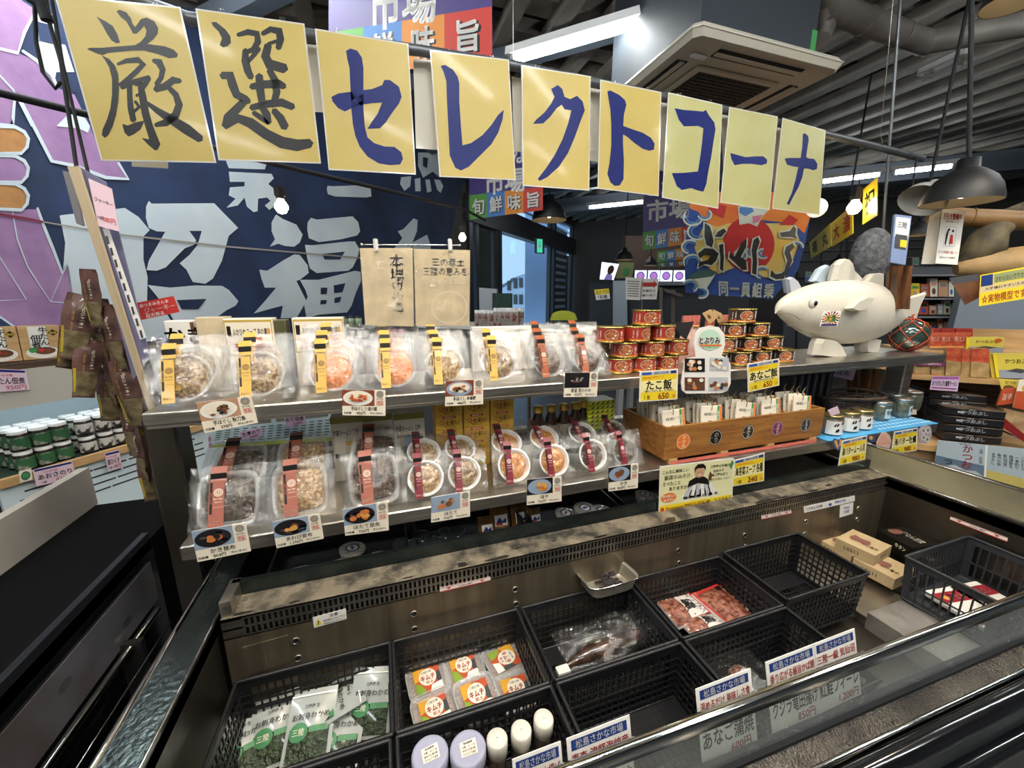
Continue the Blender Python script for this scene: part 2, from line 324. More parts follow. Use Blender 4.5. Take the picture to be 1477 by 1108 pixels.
for i, dd in enumerate((7.8,)):
    mb = MB(); hallbox(mb, CW, 7, dd, dd + .18, 3.1, 3.35, jb); mb.build('beam', ceil_o)
for i in range(7):                                           # light struts on the left, along the hall
    mb = MB(); hallbox(mb, CW, CW + 2.6, .6 + i * 1.2, .7 + i * 1.2, 3.18, 3.3, jb); mb.build('beam', ceil_o)
# ducts
dk = M('dusty spiral duct', S('#7b746c'), .6, .2, vcol=S('#66605a'), vscale=6)
mb = MB(); d0 = PZ(1195, 10, 3.05); d1 = PZ(1335, 62, 3.05); d2 = PZ(1477, 35, 3.05); d3 = PZ(1700, -5, 3.05)
mb.tube([PZ(1196, -20, 3.1), d0, d1], .065, dk, 14); mb.tube([d1, d1.lerp(d2, .5), d2, d3], .065, dk, 14)
for a, b, t in ((d0, d1, .0), (d0, d1, .35), (d0, d1, .72), (d1, d2, .02)):
    p = a.lerp(b, t); n = (b - a).normalized() * .012; mb.tube([p - n, p + n], .07, dk, 14)
mb.tube([PZ(1190, 5, 3.05), PZ(1192, 40, 2.98), PZ(1184, 58, 2.9)], .045, dk, 12)
mb.build('air_duct', label='dusty grey round duct bending below the ceiling right of the ceiling cassette', cat='duct')
# fluorescent strips
def strip(p, q, lab, name='tube_light', real=True):
    p, q = V(p), V(q); d = (q - p).normalized(); sd = V((-d.y, d.x, 0)).normalized(); c = (p + q) / 2
    t = thing(name, lab, 'light', c, 'fluorescent ceiling lights')
    mb = MB(); a, b = p - d * .05, q + d * .05
    vs = [a + sd * .042 + V((0, 0, .03)), a - sd * .042 + V((0, 0, .03)), a - sd * .03 + V((0, 0, .08)), a + sd * .03 + V((0, 0, .08))]; vs += [v + (b - a) for v in vs]
    mb.add(vs, [(0, 1, 2, 3), (4, 7, 6, 5), (0, 4, 5, 1), (1, 5, 6, 2), (2, 6, 7, 3), (3, 7, 4, 0)], whitep); mb.build('housing', t)
    mb = MB(); mb.tube([p, q], .016, tube_m if real else whitep, 8); mb.build('tube', t)
    for e in (p, q): mb = MB(); mb.bx(e.x - .02, e.x + .02, e.y - .02, e.y + .02, e.z - .02, e.z + .04, whitep); mb.build('socket', t)
strip(PZ(742, 88, 3.0), PZ(932, 33, 3.0), 'long bright tube light above the sixth yellow card from the left')
strip(PZ(969, 20, 3.0), PZ(1120, -26, 3.0), 'bright tube light leaving the top of the picture, above the ceiling cassette')
strip(PZ(850, 300, 3.0), PZ(928, 292, 3.0), 'short far tube light below the card with the letter shaped like a T lying down')
strip(PZ(1186, 263, 3.0), PZ(1268, 253, 3.0), 'tube light just right of the last yellow card, above the round ball lamp')
strip(PZ(1290, 250, 3.0), PZ(1372, 241, 3.0), 'tube light left of the big black dome lamp')
strip(PZ(1165, 342, 3.0), PZ(1280, 327, 3.0), 'low far tube light behind the yellow bunting strip')
strip(PZ(908, 353, 3.0), PZ(927, 351, 3.0), 'tiny far tube light beside the small black dome lamp')
strip(PZ(1338, 112, 3.1), PZ(1382, 92, 3.1), 'narrow unlit tube light fixed to the joists left of the black lamp rod', real=False)
for i, (x, y) in enumerate(((.5, .35), (-1.2, .35), (1.35, .1), (.2, -.9), (1.9, -1.2), (-1.3, -1.6), (.4, -2.4), (2.9, -.5), (3.9, .6), (-2.2, 1.0), (-1.1, 2.0), (-.7, 2.35))):  # unseen extra tubes added for light; the last two brighten the flag
    c = V((x, y, 3.0)); strip(c - Cd * .6, c + Cd * .6, 'added tube light overhead, out of the picture, ' + ORD[i] + ' of those above the freezers')
# warm lamps over the counter, above the picture
for i, (x, y, z) in enumerate(((-.35, .35, 2.45), (.55, .55, 2.5), (1.35, .6, 2.5), (2.2, .5, 2.45), (.1, -.5, 2.4))):
    t = thing('counter_lamp', 'warm shaded lamp above the counter, out of the picture, ' + ORD[i] + ' of five', 'lamp', (x, y, z), 'warm counter lamps')
    mb = MB(); mb.lathe([(.12, 0), (.11, .05), (.05, .12), (.03, .16), (.001, .16)], black, 20, Matrix.Translation((x, y, z))); mb.tube([(x, y, z + .15), (x, y, 3.36)], .008, black, 6); mb.build('shade', t)
    mb = MB(); mb.blob((x, y, z + .03), .035, M('lit warm lamp', (1, .8, .55), .5, emit=25.), 10, 8); mb.build('bulb', t)
    ld = bpy.data.lights.new('counter_lamp_light', 'SPOT'); ld.energy = 28; ld.color = (1, .83, .62); ld.spot_size = 2.5; ld.spot_blend = .6; ld.shadow_soft_size = .05
    lo = bpy.data.objects.new('lamp_light', ld); COL.objects.link(lo); lo.parent = t; lo.location = (0, 0, -.02)
# ceiling cassette
ac = thing('ceiling_air_conditioner', 'cream ceiling cassette air conditioner with dark grille under a dark casing', 'air conditioner', (1.86, 2.1, 2.62))
X0, X1, Y0, Y1, Z0 = 1.385, 2.33, 1.63, 2.58, 2.62
acm = M('cream plastic panel', S('#bdb5a4'), .45); acd = M('dusty intake grille', S('#4e4942'), .8, vcol=S('#353230'), vscale=60)
mb = MB(); mb.bbox(((X0 + X1) / 2, (Y0 + Y1) / 2, Z0 + .03), (X1 - X0, Y1 - Y0, .055), acm, .03); mb.build('panel', ac)
mb = MB(); mb.bbox(((X0 + X1) / 2, (Y0 + Y1) / 2, Z0 - .004), (.55, .55, .016), acm, .01); mb.build('intake_frame', ac)
mb = MB()
for i in range(17): mb.bx(X0 + .24, X1 - .24, Y0 + .245 + i * .0275, Y0 + .258 + i * .0275, Z0 - .02, Z0 - .012, acd)
mb.bx(X0 + .23, X1 - .23, Y0 + .23, Y1 - .23, Z0 - .013, Z0 - .0125, acd); mb.build('intake_grille', ac)
for (a, b, c, d) in ((X0 + .2, X1 - .2, Y0 + .07, Y0 + .13), (X0 + .2, X1 - .2, Y1 - .13, Y1 - .07), (X0 + .07, X0 + .13, Y0 + .2, Y1 - .2), (X1 - .13, X1 - .07, Y0 + .2, Y1 - .2)):
    mb = MB(); mb.bx(a, b, c, d, Z0 - .001, Z0 + .003, black)
    if b - a > d - c: mb.bx(a, b, (c + d) / 2 - .012, (c + d) / 2 + .012, Z0 - .008, Z0 - .002, acm)
    else: mb.bx((a + b) / 2 - .012, (a + b) / 2 + .012, c, d, Z0 - .008, Z0 - .002, acm)
    mb.build('outlet', ac)
mb = MB(); mb.bbox((X0 + .14, Y0 + .14, Z0 - .004), (.09, .03, .012), whitep, .006, None); mb.build('sensor', ac)
mb = MB(); mb.bx(X0 + .1, X1 - .12, Y0 + .1, Y1 - .1, Z0 + .055, 3.36, M('dark casing', S('#30353b'), .5)); mb.bx(X1 - .15, X1 - .115, Y0 + .097, Y0 + .1, Z0 + .07, Z0 + .2, green); mb.build('casing', ac)
# ================================================================== NEAR FREEZER
ZR, FX0, FX1, FY0, FY1, ZF = .88, -.348, 1.67, .357, .794, .60
fz = thing('open_freezer', 'long open stainless steel chest freezer in the foreground full of black baskets', 'freezer', (.65, .6, 0))
mb = MB(); mb.bx(FX0, FX1, FY0, FY1, ZF - .03, ZF, steel_d); mb.build('bottom', fz)
mb = MB(); mb.bx(1.23, 1.42, FY0, FY1, ZF, ZF + .025, steel); mb.slab([V((1.23, FY0, ZF + .026)), V((1.42, FY0, ZF + .026)), V((1.42, FY1, ZF + .026)), V((1.23, FY1, ZF + .026))], (0, 0, 1), .002, steel)
mb.build('cover_plate', fz, label='loose steel plate on the freezer bottom')
mb = MB(); mb.bx(1.22, 1.68, FY0 + .0, .56, ZF, ZF + .05, M('scraped pale plate', S('#a7a29b'), .4, .5, vcol=S('#8c8780'), vscale=14)); mb.build('scraped_plate', fz)
# back wall with duct
mb = MB(); mb.bx(FX0 + .01, FX1, FY1, FY1 + .004, ZF, .835, steel_y); mb.build('back_wall', fz)
mb = MB(); mb.bx(FX0 + .01, FX1, FY1 + .015, FY1 + .02, .83, .88, black); mb.build('duct_opening', fz)
mb = MB(); n = 190; xa, xb = FX0 + .045, FX1 - .02
for r_ in (0, 1):
    z0 = .8355 + r_ * .021
    for i in range(n + 1):
        xx = xa + (xb - xa) * i / n; mb.bx(xx, xx + .0045, FY1, FY1 + .003, z0, z0 + .017, steel)
for z0, z1 in ((.8325, .8355), (.8525, .8565), (.8735, .88)): mb.bx(FX0 + .01, FX1, FY1, FY1 + .003, z0, z1, steel)
mb.bx(FX0 + .01, xa, FY1, FY1 + .003, .8325, .88, steel); mb.build('air_slots', fz, kind='stuff')
def ftop(a, b): return V((FX0 + .01 + (FX1 - FX0 - .01) * a, FY1 + .0 + .061 * b, .881 + .003 * b + .004 * noise.noise(V((a * 40, b * 4, 1))) * (1 if 0 < b < 1 else 0)))
mb = MB(); mb.grid(ftop, 160, 6, frost); mb.bx(FX0 + .01, FX1, FY1, FY1 + .06, .877, .8805, steel_d); mb.build('duct_top', fz, label='frosted steel duct top with ice patches')
mb = MB(); mb.bx(FX0 + .015, FX1, .856, .868, .84, .915, steel_b); mb.bx(FX0 + .01, FX0 + .03, .80, .87, .86, .915, steel); mb.build('divider', fz)
# screws, port holes, cover plate on the back wall
mb = MB()
for (u, v) in ((427, 924), (430, 949), (597, 885), (598, 907), (743, 850), (744, 871), (978, 794), (979, 812), (1074, 772), (1075, 788), (1162, 752), (1160, 770), (1238, 733), (1236, 749)):
    p = PY(u, v, FY1); mb.lathe([(.0075, 0), (.0085, .002), (.0065, .003), (.0063, .001)], steel, 12, Matrix.Translation(p) @ Matrix.Rotation(math.pi / 2, 4, 'X'))
    mb.lathe([(.0001, .0015), (.0065, .0015)], black, 12, Matrix.Translation(p) @ Matrix.Rotation(math.pi / 2, 4, 'X'))
mb.build('port_hole', fz, kind='stuff')
mb = MB(); a = [PY(u, v, FY1 - .002) for u, v in ((349, 935), (415, 917), (420, 954), (358, 975))]; mb.slab(a[::-1], (0, -1, 0), .002, steel_y); mb.build('cover_panel', fz)
def bw(u0, v0, u1, v1, hh): return PY(u0, v0, FY1 - .003), PY(u1, v1, FY1 - .003)
def sticker(name, q, n_y, lines):
    mb = MB(); P = [PY(u, v, n_y) for u, v in q]; pn = Pan(mb, *P, white, .0006); lines(pn); mb.build(name, fz)
def warn(p):
    p.poly([(.05, .15), (.25, .15), (.15, .75)], yellow); p.up().text('!', .15, .38, .5, ink); p.text('注意', .62, .78, .3, ink); p.text('商品を積み上げないで下さい', .63, .42, .2, ink, .66); p.text('冷気吹出口をふさがないこと', .63, .15, .2, ink, .66)
sticker('warning_label', [(451, 891), (499, 878), (500, 893), (453, 906)], FY1 - .001, warn)
def load(p): p.rect(0, 0, 1, .22, red).rect(0, .88, 1, 1, red); p.poly([(.12, .75), (.22, .75), (.17, .3)], red); p.poly([(.78, .75), (.88, .75), (.83, .3)], red); p.text('LOAD LIMIT', .5, .55, .45, ink, .4)
sticker('load_line_label', [(634, 848), (707, 832), (708, 838), (635, 855)], FY1 - .001, load)
sticker('load_line_label', [(1098, 744), (1141, 736), (1142, 741), (1099, 750)], FY1 - .001, load)
sticker('notice_label', [(1159, 731), (1233, 715), (1233, 723), (1160, 740)], FY1 - .001, lambda p: (p.text('ご使用上の注意', .2, .5, .4, ink, .3), p.text('高電圧注意', .7, .6, .4, blue, .4), p.ell(.5, .4, .03, .25, blue)))
sticker('notice_label', [(1212, 729), (1231, 725), (1230, 741), (1211, 747)], FY1 - .001, lambda p: (p.text('R404A', .5, .7, .2, blue, .8), p.text('冷媒', .5, .35, .25, blue, .6)))
# side walls and rims
mb = MB(); mb.bx(FX0 - .006, FX0, FY0, FY1 + .07, ZF, ZR - .01, steel_d); mb.build('left_wall', fz)
mb = MB(); mb.bx(FX1, FX1 + .006, FY0, FY1 + .07, ZF, ZR - .01, steel_d); mb.build('right_wall', fz)
mb = MB(); mb.bx(FX0 - .058, FX0, .2, 1.55, ZR - .035, ZR, steel_b); mb.tube([V((FX0 - .062, .2, ZR - .004)), V((FX0 - .062, 1.6, ZR - .004))], .007, chrome, 8); mb.tube([V((FX0, .2, ZR)), V((FX0, FY1 + .06, ZR))], .003, chrome, 6); mb.build('left_rim', fz)
mb = MB(); mb.bx(FX1, FX1 + .02, FY0 - .06, 1.3, ZR - .04, ZR, steel_d); mb.tube([V((FX1, FY0 - .06, ZR)), V((FX1, 1.0, ZR))], .005, chrome, 8); mb.build('right_rim', fz)
mb = MB(); mb.bx(FX1 + .004, FX1 + .010, FY0 - .1, 1.02, ZR + .002, ZR + .085, M('cloudy end panel', S('#a39c7e'), .25, .2, vcol=S('#7f7b68'), vscale=5, coat=.5)); mb.tube([V((FX1 + .008, FY0 - .12, ZR + .088)), V((FX1 + .008, 1.02, ZR + .088))], .006, chrome, 8); mb.build('end_panel', fz)
mb = MB(); Pq = [PX_(u, v, FX1 - .002) for u, v in ((1371, 745), (1454, 776), (1452, 782), (1370, 750))]; pn = Pan(mb, *Pq, white, .0008); load(pn); mb.build('load_line_label', fz)
# front rail, glass, sill, bumper (the front runs very slightly askew)
def SK(mb): mb.v = [(x, y + .002 - .0215 * x, z) for x, y, z in mb.v]; return mb
mb = MB(); mb.tube([V((FX0 - .06, FY0, ZR)), V((FX1 + .1, FY0, ZR))], .0095, chrome, 12); mb.bx(FX0 - .05, FX1, FY0 - .009, FY0 + .003, ZR - .012, ZR, chrome); SK(mb).build('front_rail', fz)
GT, GB = V((0, FY0 - .003, ZR - .012)), V((0, FY0 - .012, ZR - .092))
mb = MB(); P = [V((xx, g.y, g.z)) for xx, g in ((-.35, GB), (FX1, GB), (FX1, GT), (-.35, GT))]; mb.slab(P, (0, -1, 0), .004, frg); SK(mb).build('front_glass', fz, label='wet misted front glass')
mb = MB(); mb.bx(-.4, FX1 + .02, FY0 - .02, FY0 + .0, ZR - .098, ZR - .091, black); SK(mb).build('gasket', fz)
sill = M('wet steel sill', S('#5d574f'), .2, .9, vcol=S('#3b3732'), vscale=9, bump=.35, bscale=240)
mb = MB(); mb.slab([V((-.4, FY0 - .048, ZR - .108)), V((FX1 + .05, FY0 - .048, ZR - .108)), V((FX1 + .05, FY0 - .018, ZR - .098)), V((-.4, FY0 - .018, ZR - .098))], (0, 0, 1), .01, sill); mb.tube([V((-.4, FY0 - .05, ZR - .109)), V((FX1 + .05, FY0 - .05, ZR - .109))], .004, chrome, 8); SK(mb).build('sill', fz)
mb = MB(); mb.tube([V((-.45, FY0 - .072, ZR - .122)), V((FX1 + .1, FY0 - .072, ZR - .122))], .018, blackg, 14); mb.bx(-.45, FX1 + .1, FY0 - .09, FY0 - .06, .25, ZR - .12, M('dark front panel', S('#3a4242'), .3, .3)); mb.tube([V((-.45, FY0 - .1, ZR - .17)), V((FX1 + .1, FY0 - .1, ZR - .17))], .014, blackg, 12)
SK(mb).build('bumper', fz)
mb = MB(); mb.bx(FX0 - .06, FX0 - .006, FY0 - .1, 1.55, .1, ZR - .036, void); mb.bx(FX0, FX1, FY0 - .05, FY1, .1, ZF - .03, void); mb.bx(FX0 - .06, FX0 + .0, .35, 1.5, .0, .1, black); mb.bx(1.5, 1.56, .4, 1.4, 0, .1, black); mb.build('body', fz)
# ------------------------------------------------------------------ far freezer behind the divider
fb = thing('open_freezer', 'second open freezer back to back with the near one, under the steel shelf', 'freezer', (.65, 1.15, 0))
mb = MB(); mb.bx(FX0, FX1, .87, 1.52, .66, .68, steel_d); mb.build('bottom', fb)
mb = MB(); mb.bx(FX0, FX1, 1.52, 1.54, .3, .93, steel_d); mb.build('back_wall', fb)
mb = MB(); mb.bx(FX0 + .0, FX1, 1.50, 1.545, .93, .945, steel); mb.build('back_rim', fb)
mb = MB(); mb.bx(FX1, FX1 + .01, .87, 1.52, .68, .87, steel_d); P = [PX_(u, v, FX1 - .01) for u, v in ((1132, 650), (1173, 667), (1172, 672), (1131, 654))]; mb.build('right_wall', fb)
mb = MB(); mb.bx(FX0, FX1, .87, 1.52, .1, .66, void); mb.build('body', fb)
# ------------------------------------------------------------------ neighbouring cabinet on the left
lc = thing('display_cabinet', 'black glossy refrigerated cabinet on the left with chrome rails', 'cabinet', (-.75, .8, 0))
mb = MB(); mb.bx(-.885, -.63, -.6, 1.47, .5, .862, void); mb.build('body', lc)
mb = MB(); mb.bx(-.645, -.63, -.6, 1.2, .835, .882, M('dark edge', S('#24272b'), .3, .4)); mb.build('rim', lc)
mb = MB(); mb.bx(-.632, -.628, -.6, 1.2, .45, .835, blackg); mb.build('side_panel', lc)
mb = MB(); mb.bx(-.627, -.624, -.6, 1.17, .70, .812, M('painted grey reflection', S('#55555a'), .3, vcol=S('#46403f'), vscale=3.5, ramp=(.5, .62), coat=.4)); mb.build('reflection_band', lc)  # grey band painted in place of a reflection on the dark side
for k in range(7):
    mb = MB(); mb.lathe([(.001, 0), (.011, 0)], dgrey, 10, Matrix.Translation((-.6235, -.1 + k * .19, .74 + .03 * (k % 2))) @ Matrix.Rotation(math.pi / 2, 4, 'Y'), 1.6); mb.build('reflection_spot', lc)  # dark spots within the painted reflection
mb = MB()
for xx, zz, rr in ((-.605, .70, .008), (-.585, .655, .003), (-.59, .61, .003), (-.59, .575, .003)): mb.tube([V((xx, -.5, zz)), V((xx, 1.12, zz))], rr, chrome, 8)
for yy in (-.2, .5, 1.0): mb.bx(-.63, -.585, yy, yy + .015, .56, .71, black)
mb.build('rail', lc)
mb = MB(); mb.bx(-.91, -.885, -.6, 1.48, .862, .985, M('grey glass rail', S('#b5b0a6'), .35, vcol=S('#97918a'), vscale=3)); mb.build('front_board', lc)
mb = MB(); mb.bx(-.9, -.63, -.6, 1.47, 0, .5, void); mb.build('plinth', lc)
# ================================================================== STEEL DISPLAY SHELF
US, LS = 1.27, 1.003
sh = thing('display_shelf', 'two tier brushed stainless steel shelf standing over the freezers', 'shelf', (.85, 1.05, 0))
mb = MB(); mb.bbox(((-.47 + 2.19) / 2, 1.10, US - .014), (2.66, .30, .028), steel, .003); mb.bx(-.465, 2.185, .9515, .955, US - .034, US - .01, steel); mb.build('upper_shelf', sh)
mb = MB(); mb.bbox(((-.42 + 2.09) / 2, 1.02, LS - .017), (2.51, .28, .034), steel, .003); mb.build('lower_shelf', sh)
for (a, b) in ((-.51, -.45), (2.10, 2.16)):
    mb = MB(); mb.bbox(((a + b) / 2, 1.06, US / 2 - .015), (b - a, .07, US - .03), steel_d if a < 0 else steel, .005); mb.build('post', sh)
mb = MB(); mb.bx(-.46, 2.12, 1.2, 1.23, .955, .985, steel); mb.bx(-.5, -.4, 1.05, 1.24, .955, .985, steel); mb.bx(2.07, 2.12, 1.05, 1.24, .955, .985, steel); mb.build('rear_bar', sh)
for xx in (.46, .68): mb = MB(); mb.tube([V((xx, 1.2, LS)), V((xx, 1.2, US - .028))], .006, steel, 8); mb.build('stay', sh)
# ================================================================== YELLOW CARDS ON THE PIPE
YC = 1.62
mb = MB(); mb.tube([PY(u, v, YC + .03) for u, v in ((150, -18), (273, 27), (605, 73), (743, 95), (858, 120), (1050, 160), (1253, 209), (1331, 229))], .018, galv, 12)
mb.build('pipe', label='long grey hanging pipe that carries the row of big yellow letter cards', cat='pipe')
Q = [((78, -8), (260, 10), (312, 235), (146, 232)), ((282, 12), (439, 34), (463, 236), (315, 231)), ((454, 41), (589, 63), (600, 252), (474, 245)), ((620, 72), (734, 86), (744, 260), (634, 255)),
     ((752, 94), (852, 110), (850, 275), (754, 268)), ((866, 115), (954, 133), (950, 283), (862, 272)), ((964, 133), (1042, 151), (1036, 301), (955, 285)), ((1052, 154), (1122, 168), (1110, 303), (1039, 292)), ((1129, 170), (1191, 188), (1182, 310), (1114, 301))]
gen = [
 [cA([(428, 73), (470, 95), (500, 115), (520, 150), (533, 190), (515, 192), (495, 180), (475, 150), (450, 105)]),
  cA([(517, 50), (530, 43), (560, 55), (580, 80), (588, 105), (600, 120), (625, 85), (650, 78), (685, 95), (702, 125), (700, 150), (680, 175), (655, 195), (690, 200), (730, 205), (770, 220), (790, 240), (785, 255), (750, 258), (700, 240), (640, 225), (590, 225), (530, 230), (480, 235), (455, 245), (430, 238), (385, 218), (400, 212), (450, 212), (540, 205), (600, 200), (625, 185), (645, 160), (650, 135), (640, 115), (622, 135), (605, 150), (590, 148), (575, 120), (560, 95), (535, 75)]),
  cA([(450, 245), (485, 262), (510, 290), (525, 330), (528, 390), (525, 450), (515, 510), (500, 560), (480, 600), (465, 612), (452, 600), (455, 575), (475, 530), (490, 480), (497, 420), (497, 350), (485, 300), (465, 265)]),
  stroke(cA([(522, 285), (560, 270), (612, 266), (636, 285), (605, 318), (570, 350), (528, 378)]), [4, 7, 9, 9, 8, 8, 4]),
  stroke(cA([(540, 388), (590, 365), (662, 342)]), [7, 8, 6]), stroke(cA([(660, 345), (645, 375), (635, 395)]), [8, 7, 4]),
  stroke(cA([(575, 380), (576, 430), (580, 480), (592, 535)]), [8, 8, 9, 9]), stroke(cA([(600, 375), (640, 372)]), 7),
  stroke(cA([(605, 425), (632, 412)]), 6), stroke(cA([(590, 500), (618, 475), (600, 450)]), 6),
  stroke(cA([(622, 370), (633, 430), (645, 500), (662, 560), (690, 640)]), [8, 11, 11, 11, 13]), cA([(628, 612), (660, 618), (700, 610), (712, 640), (700, 665), (688, 668), (660, 645)]),
  cL([(765, 255), (800, 265), (850, 245), (905, 235), (880, 290), (840, 320), (805, 335), (780, 310)]),
  stroke(cA([(680, 268), (705, 275), (722, 310), (715, 345), (695, 375)]), [6, 11, 9, 8, 8]), stroke(cA([(690, 395), (730, 385), (770, 355), (800, 360)]), [10, 11, 11, 7]), stroke(cA([(745, 385), (780, 420), (795, 465), (780, 510), (735, 545), (690, 555)]), [7, 9, 11, 12, 11, 6]),
  stroke(cA([(650, 455), (700, 492), (760, 530), (830, 575), (890, 618)]), [5, 9, 13, 15, 11])],
 [cA([(938, 98), (960, 98), (1000, 130), (1022, 160), (1025, 190), (1010, 205), (990, 210), (975, 200), (985, 170), (970, 140), (945, 115)]),
  stroke(cA([(1055, 155), (1100, 142), (1140, 150), (1145, 185), (1125, 220), (1085, 235)]), [6, 9, 10, 10, 9, 6]), stroke(cA([(1090, 222), (1088, 270), (1100, 315), (1115, 345)]), [9, 11, 11, 9]), stroke(cA([(1100, 275), (1130, 240), (1150, 215)]), [6, 7, 7]),
  stroke(cA([(1165, 150), (1200, 130), (1238, 138), (1245, 175), (1235, 215)]), [7, 9, 12, 11, 8]), stroke(cA([(1190, 200), (1178, 250), (1195, 285), (1265, 305)]), [11, 13, 15, 14]), stroke(cA([(1190, 195), (1235, 180)]), 7),
  stroke(cA([(1115, 385), (1170, 375), (1240, 372), (1262, 385)]), [9, 12, 12, 9]), stroke(cA([(1150, 335), (1155, 400), (1165, 470)]), [11, 12, 10]), stroke(cA([(1195, 310), (1222, 360), (1228, 410), (1212, 470)]), [9, 11, 11, 9]), stroke(cA([(1115, 478), (1180, 462), (1250, 455), (1300, 475)]), [9, 11, 12, 10]), stroke(cA([(1125, 500), (1155, 520), (1190, 548)]), [7, 8, 5]),
  stroke(cA([(1160, 470), (1185, 510), (1192, 545)]), [10, 11, 9]), stroke(cA([(1215, 490), (1245, 525), (1265, 565)]), [9, 12, 12]),
  stroke(cA([(985, 335), (1020, 335), (1032, 375), (1050, 420), (1088, 440), (1105, 452)]), [11, 14, 13, 12, 11, 8]), stroke(cA([(1088, 445), (1050, 485), (1010, 520), (1005, 560)]), [11, 13, 12, 14]), stroke(cA([(1010, 555), (1055, 525), (1110, 545), (1180, 595), (1250, 632), (1320, 645), (1378, 636)]), [9, 13, 15, 15, 17, 17, 13])],
 [cB([(305, 225), (325, 215), (355, 225), (375, 255), (382, 300), (382, 400), (382, 480), (388, 560), (400, 610), (430, 635), (475, 650), (520, 652), (550, 675), (558, 705), (545, 730), (500, 733), (450, 725), (400, 695), (365, 650), (345, 600), (335, 550), (328, 480), (325, 400), (320, 300), (310, 260)]),
  cB([(240, 430), (270, 415), (340, 405), (420, 395), (465, 378), (475, 355), (500, 355), (540, 385), (552, 430), (540, 460), (510, 500), (480, 545), (455, 570), (400, 572), (420, 540), (445, 505), (465, 455), (420, 458), (370, 465), (330, 480), (300, 495), (270, 480), (245, 450)])],
 [cB([(725, 292), (745, 288), (780, 310), (800, 340), (808, 370), (808, 450), (815, 560), (820, 620), (822, 645), (860, 635), (910, 600), (950, 555), (980, 510), (1005, 487), (1000, 530), (980, 590), (950, 640), (900, 690), (850, 740), (815, 757), (790, 745), (765, 690), (762, 620), (757, 530), (752, 430), (750, 360), (738, 320)])],
 [cB([(1215, 395), (1245, 377), (1265, 395), (1275, 430), (1300, 440), (1330, 425), (1355, 450), (1365, 490), (1345, 540), (1320, 610), (1290, 680), (1250, 740), (1200, 785), (1165, 803), (1155, 795), (1190, 750), (1230, 690), (1265, 620), (1290, 550), (1305, 490), (1275, 485), (1262, 465), (1240, 480), (1210, 520), (1180, 548), (1135, 550), (1150, 530), (1185, 500), (1215, 460), (1230, 430)])],
 [cC([(312, 540), (330, 535), (380, 560), (415, 590), (425, 620), (410, 680), (405, 760), (405, 850), (410, 950), (408, 1060), (385, 1098), (355, 1100), (330, 1080), (312, 1030), (325, 960), (335, 860), (335, 740), (330, 650), (318, 580)]), cC([(405, 745), (460, 765), (520, 785), (570, 815), (592, 850), (588, 885), (560, 893), (520, 880), (470, 845), (430, 810), (405, 795)])],
 [cC([(710, 640), (760, 650), (880, 660), (895, 650), (915, 685), (945, 725), (952, 765), (940, 840), (925, 940)]) + cH([(580, 120), (570, 185), (552, 232), (520, 225), (480, 210), (425, 222), (395, 200), (365, 122), (440, 120), (520, 112)]) + cC([(860, 940), (872, 850), (880, 760), (850, 745), (765, 748), (735, 710)])],
 [cC([(1040, 905), (1075, 915), (1130, 930), (1190, 925), (1235, 925), (1258, 945), (1255, 968), (1225, 978), (1170, 970), (1110, 970), (1065, 978), (1045, 940)])],
 [cD([(168, 795), (180, 788), (200, 805), (203, 830), (195, 880), (188, 930), (205, 938), (235, 940), (255, 970), (252, 1000), (230, 1008), (200, 998), (175, 998), (165, 1050)]) + cH([(1115, 205), (1085, 260), (1060, 310), (1045, 305), (1075, 240), (1095, 170), (1112, 95)]) + cD([(145, 990), (110, 985), (75, 975), (60, 938), (90, 935), (155, 935), (165, 870)])]]
nm = ['black brush character with a cliff radical', 'black brush character with a walking stroke under it', 'dark blue katakana SE', 'dark blue katakana RE', 'dark blue katakana KU', 'dark blue katakana TO', 'dark blue katakana KO', 'single dark blue bar, the long vowel mark', 'dark blue katakana NA']
for i, q in enumerate(Q):
    t = thing('letter_card', 'big yellow laminated card with the ' + nm[i], 'sign', PY(q[3][0], q[3][1], YC), 'yellow letter cards on the pipe')
    mb = MB(); pn = Pan(mb, *[PY(u, v, YC) for u, v in q], lam, .002, cream); e = .014; pn.rect(e, e * .7, 1 - e, 1 - e * .7, yel if i < 6 else yel2); mb.build('sheet', t)
    mb = MB()
    for g in gen[i]: trace(mb, g, lambda u, v: PY(u, v, YC - .0009), ink if i < 2 else navy)
    mb.build('lettering', t)
    a, b = PY(q[0][0], q[0][1], YC), PY(q[1][0], q[1][1], YC)
    for k in (.22, .78): p = a.lerp(b, k); mb = MB(); mb.bx(p.x - .008, p.x + .008, YC + .004, YC + .05, p.z - .02, p.z + .012, cl); mb.build('tape', t)
for i, (a, b, vt, vb) in enumerate(((186, 240, 60, 240), (430, 480, 62, 160), (596, 640, 84, 214), (738, 764, 110, 218), (846, 872, 125, 232), (948, 970, 140, 246), (1040, 1056, 158, 262), (1112, 1134, 172, 276))):
    mb = MB(); Pan(mb, PY(a, vt, 1.7), PY(b, vt + 6, 1.7), PY(b + 2, vb + 3, 1.7), PY(a + 4, vb, 1.7), cream, .002)
    mb.build('backing_card', label='cream card back seen in the ' + ORD[i] + ' gap of the yellow card row', cat='sign', group='cards on the far side of the pipe')
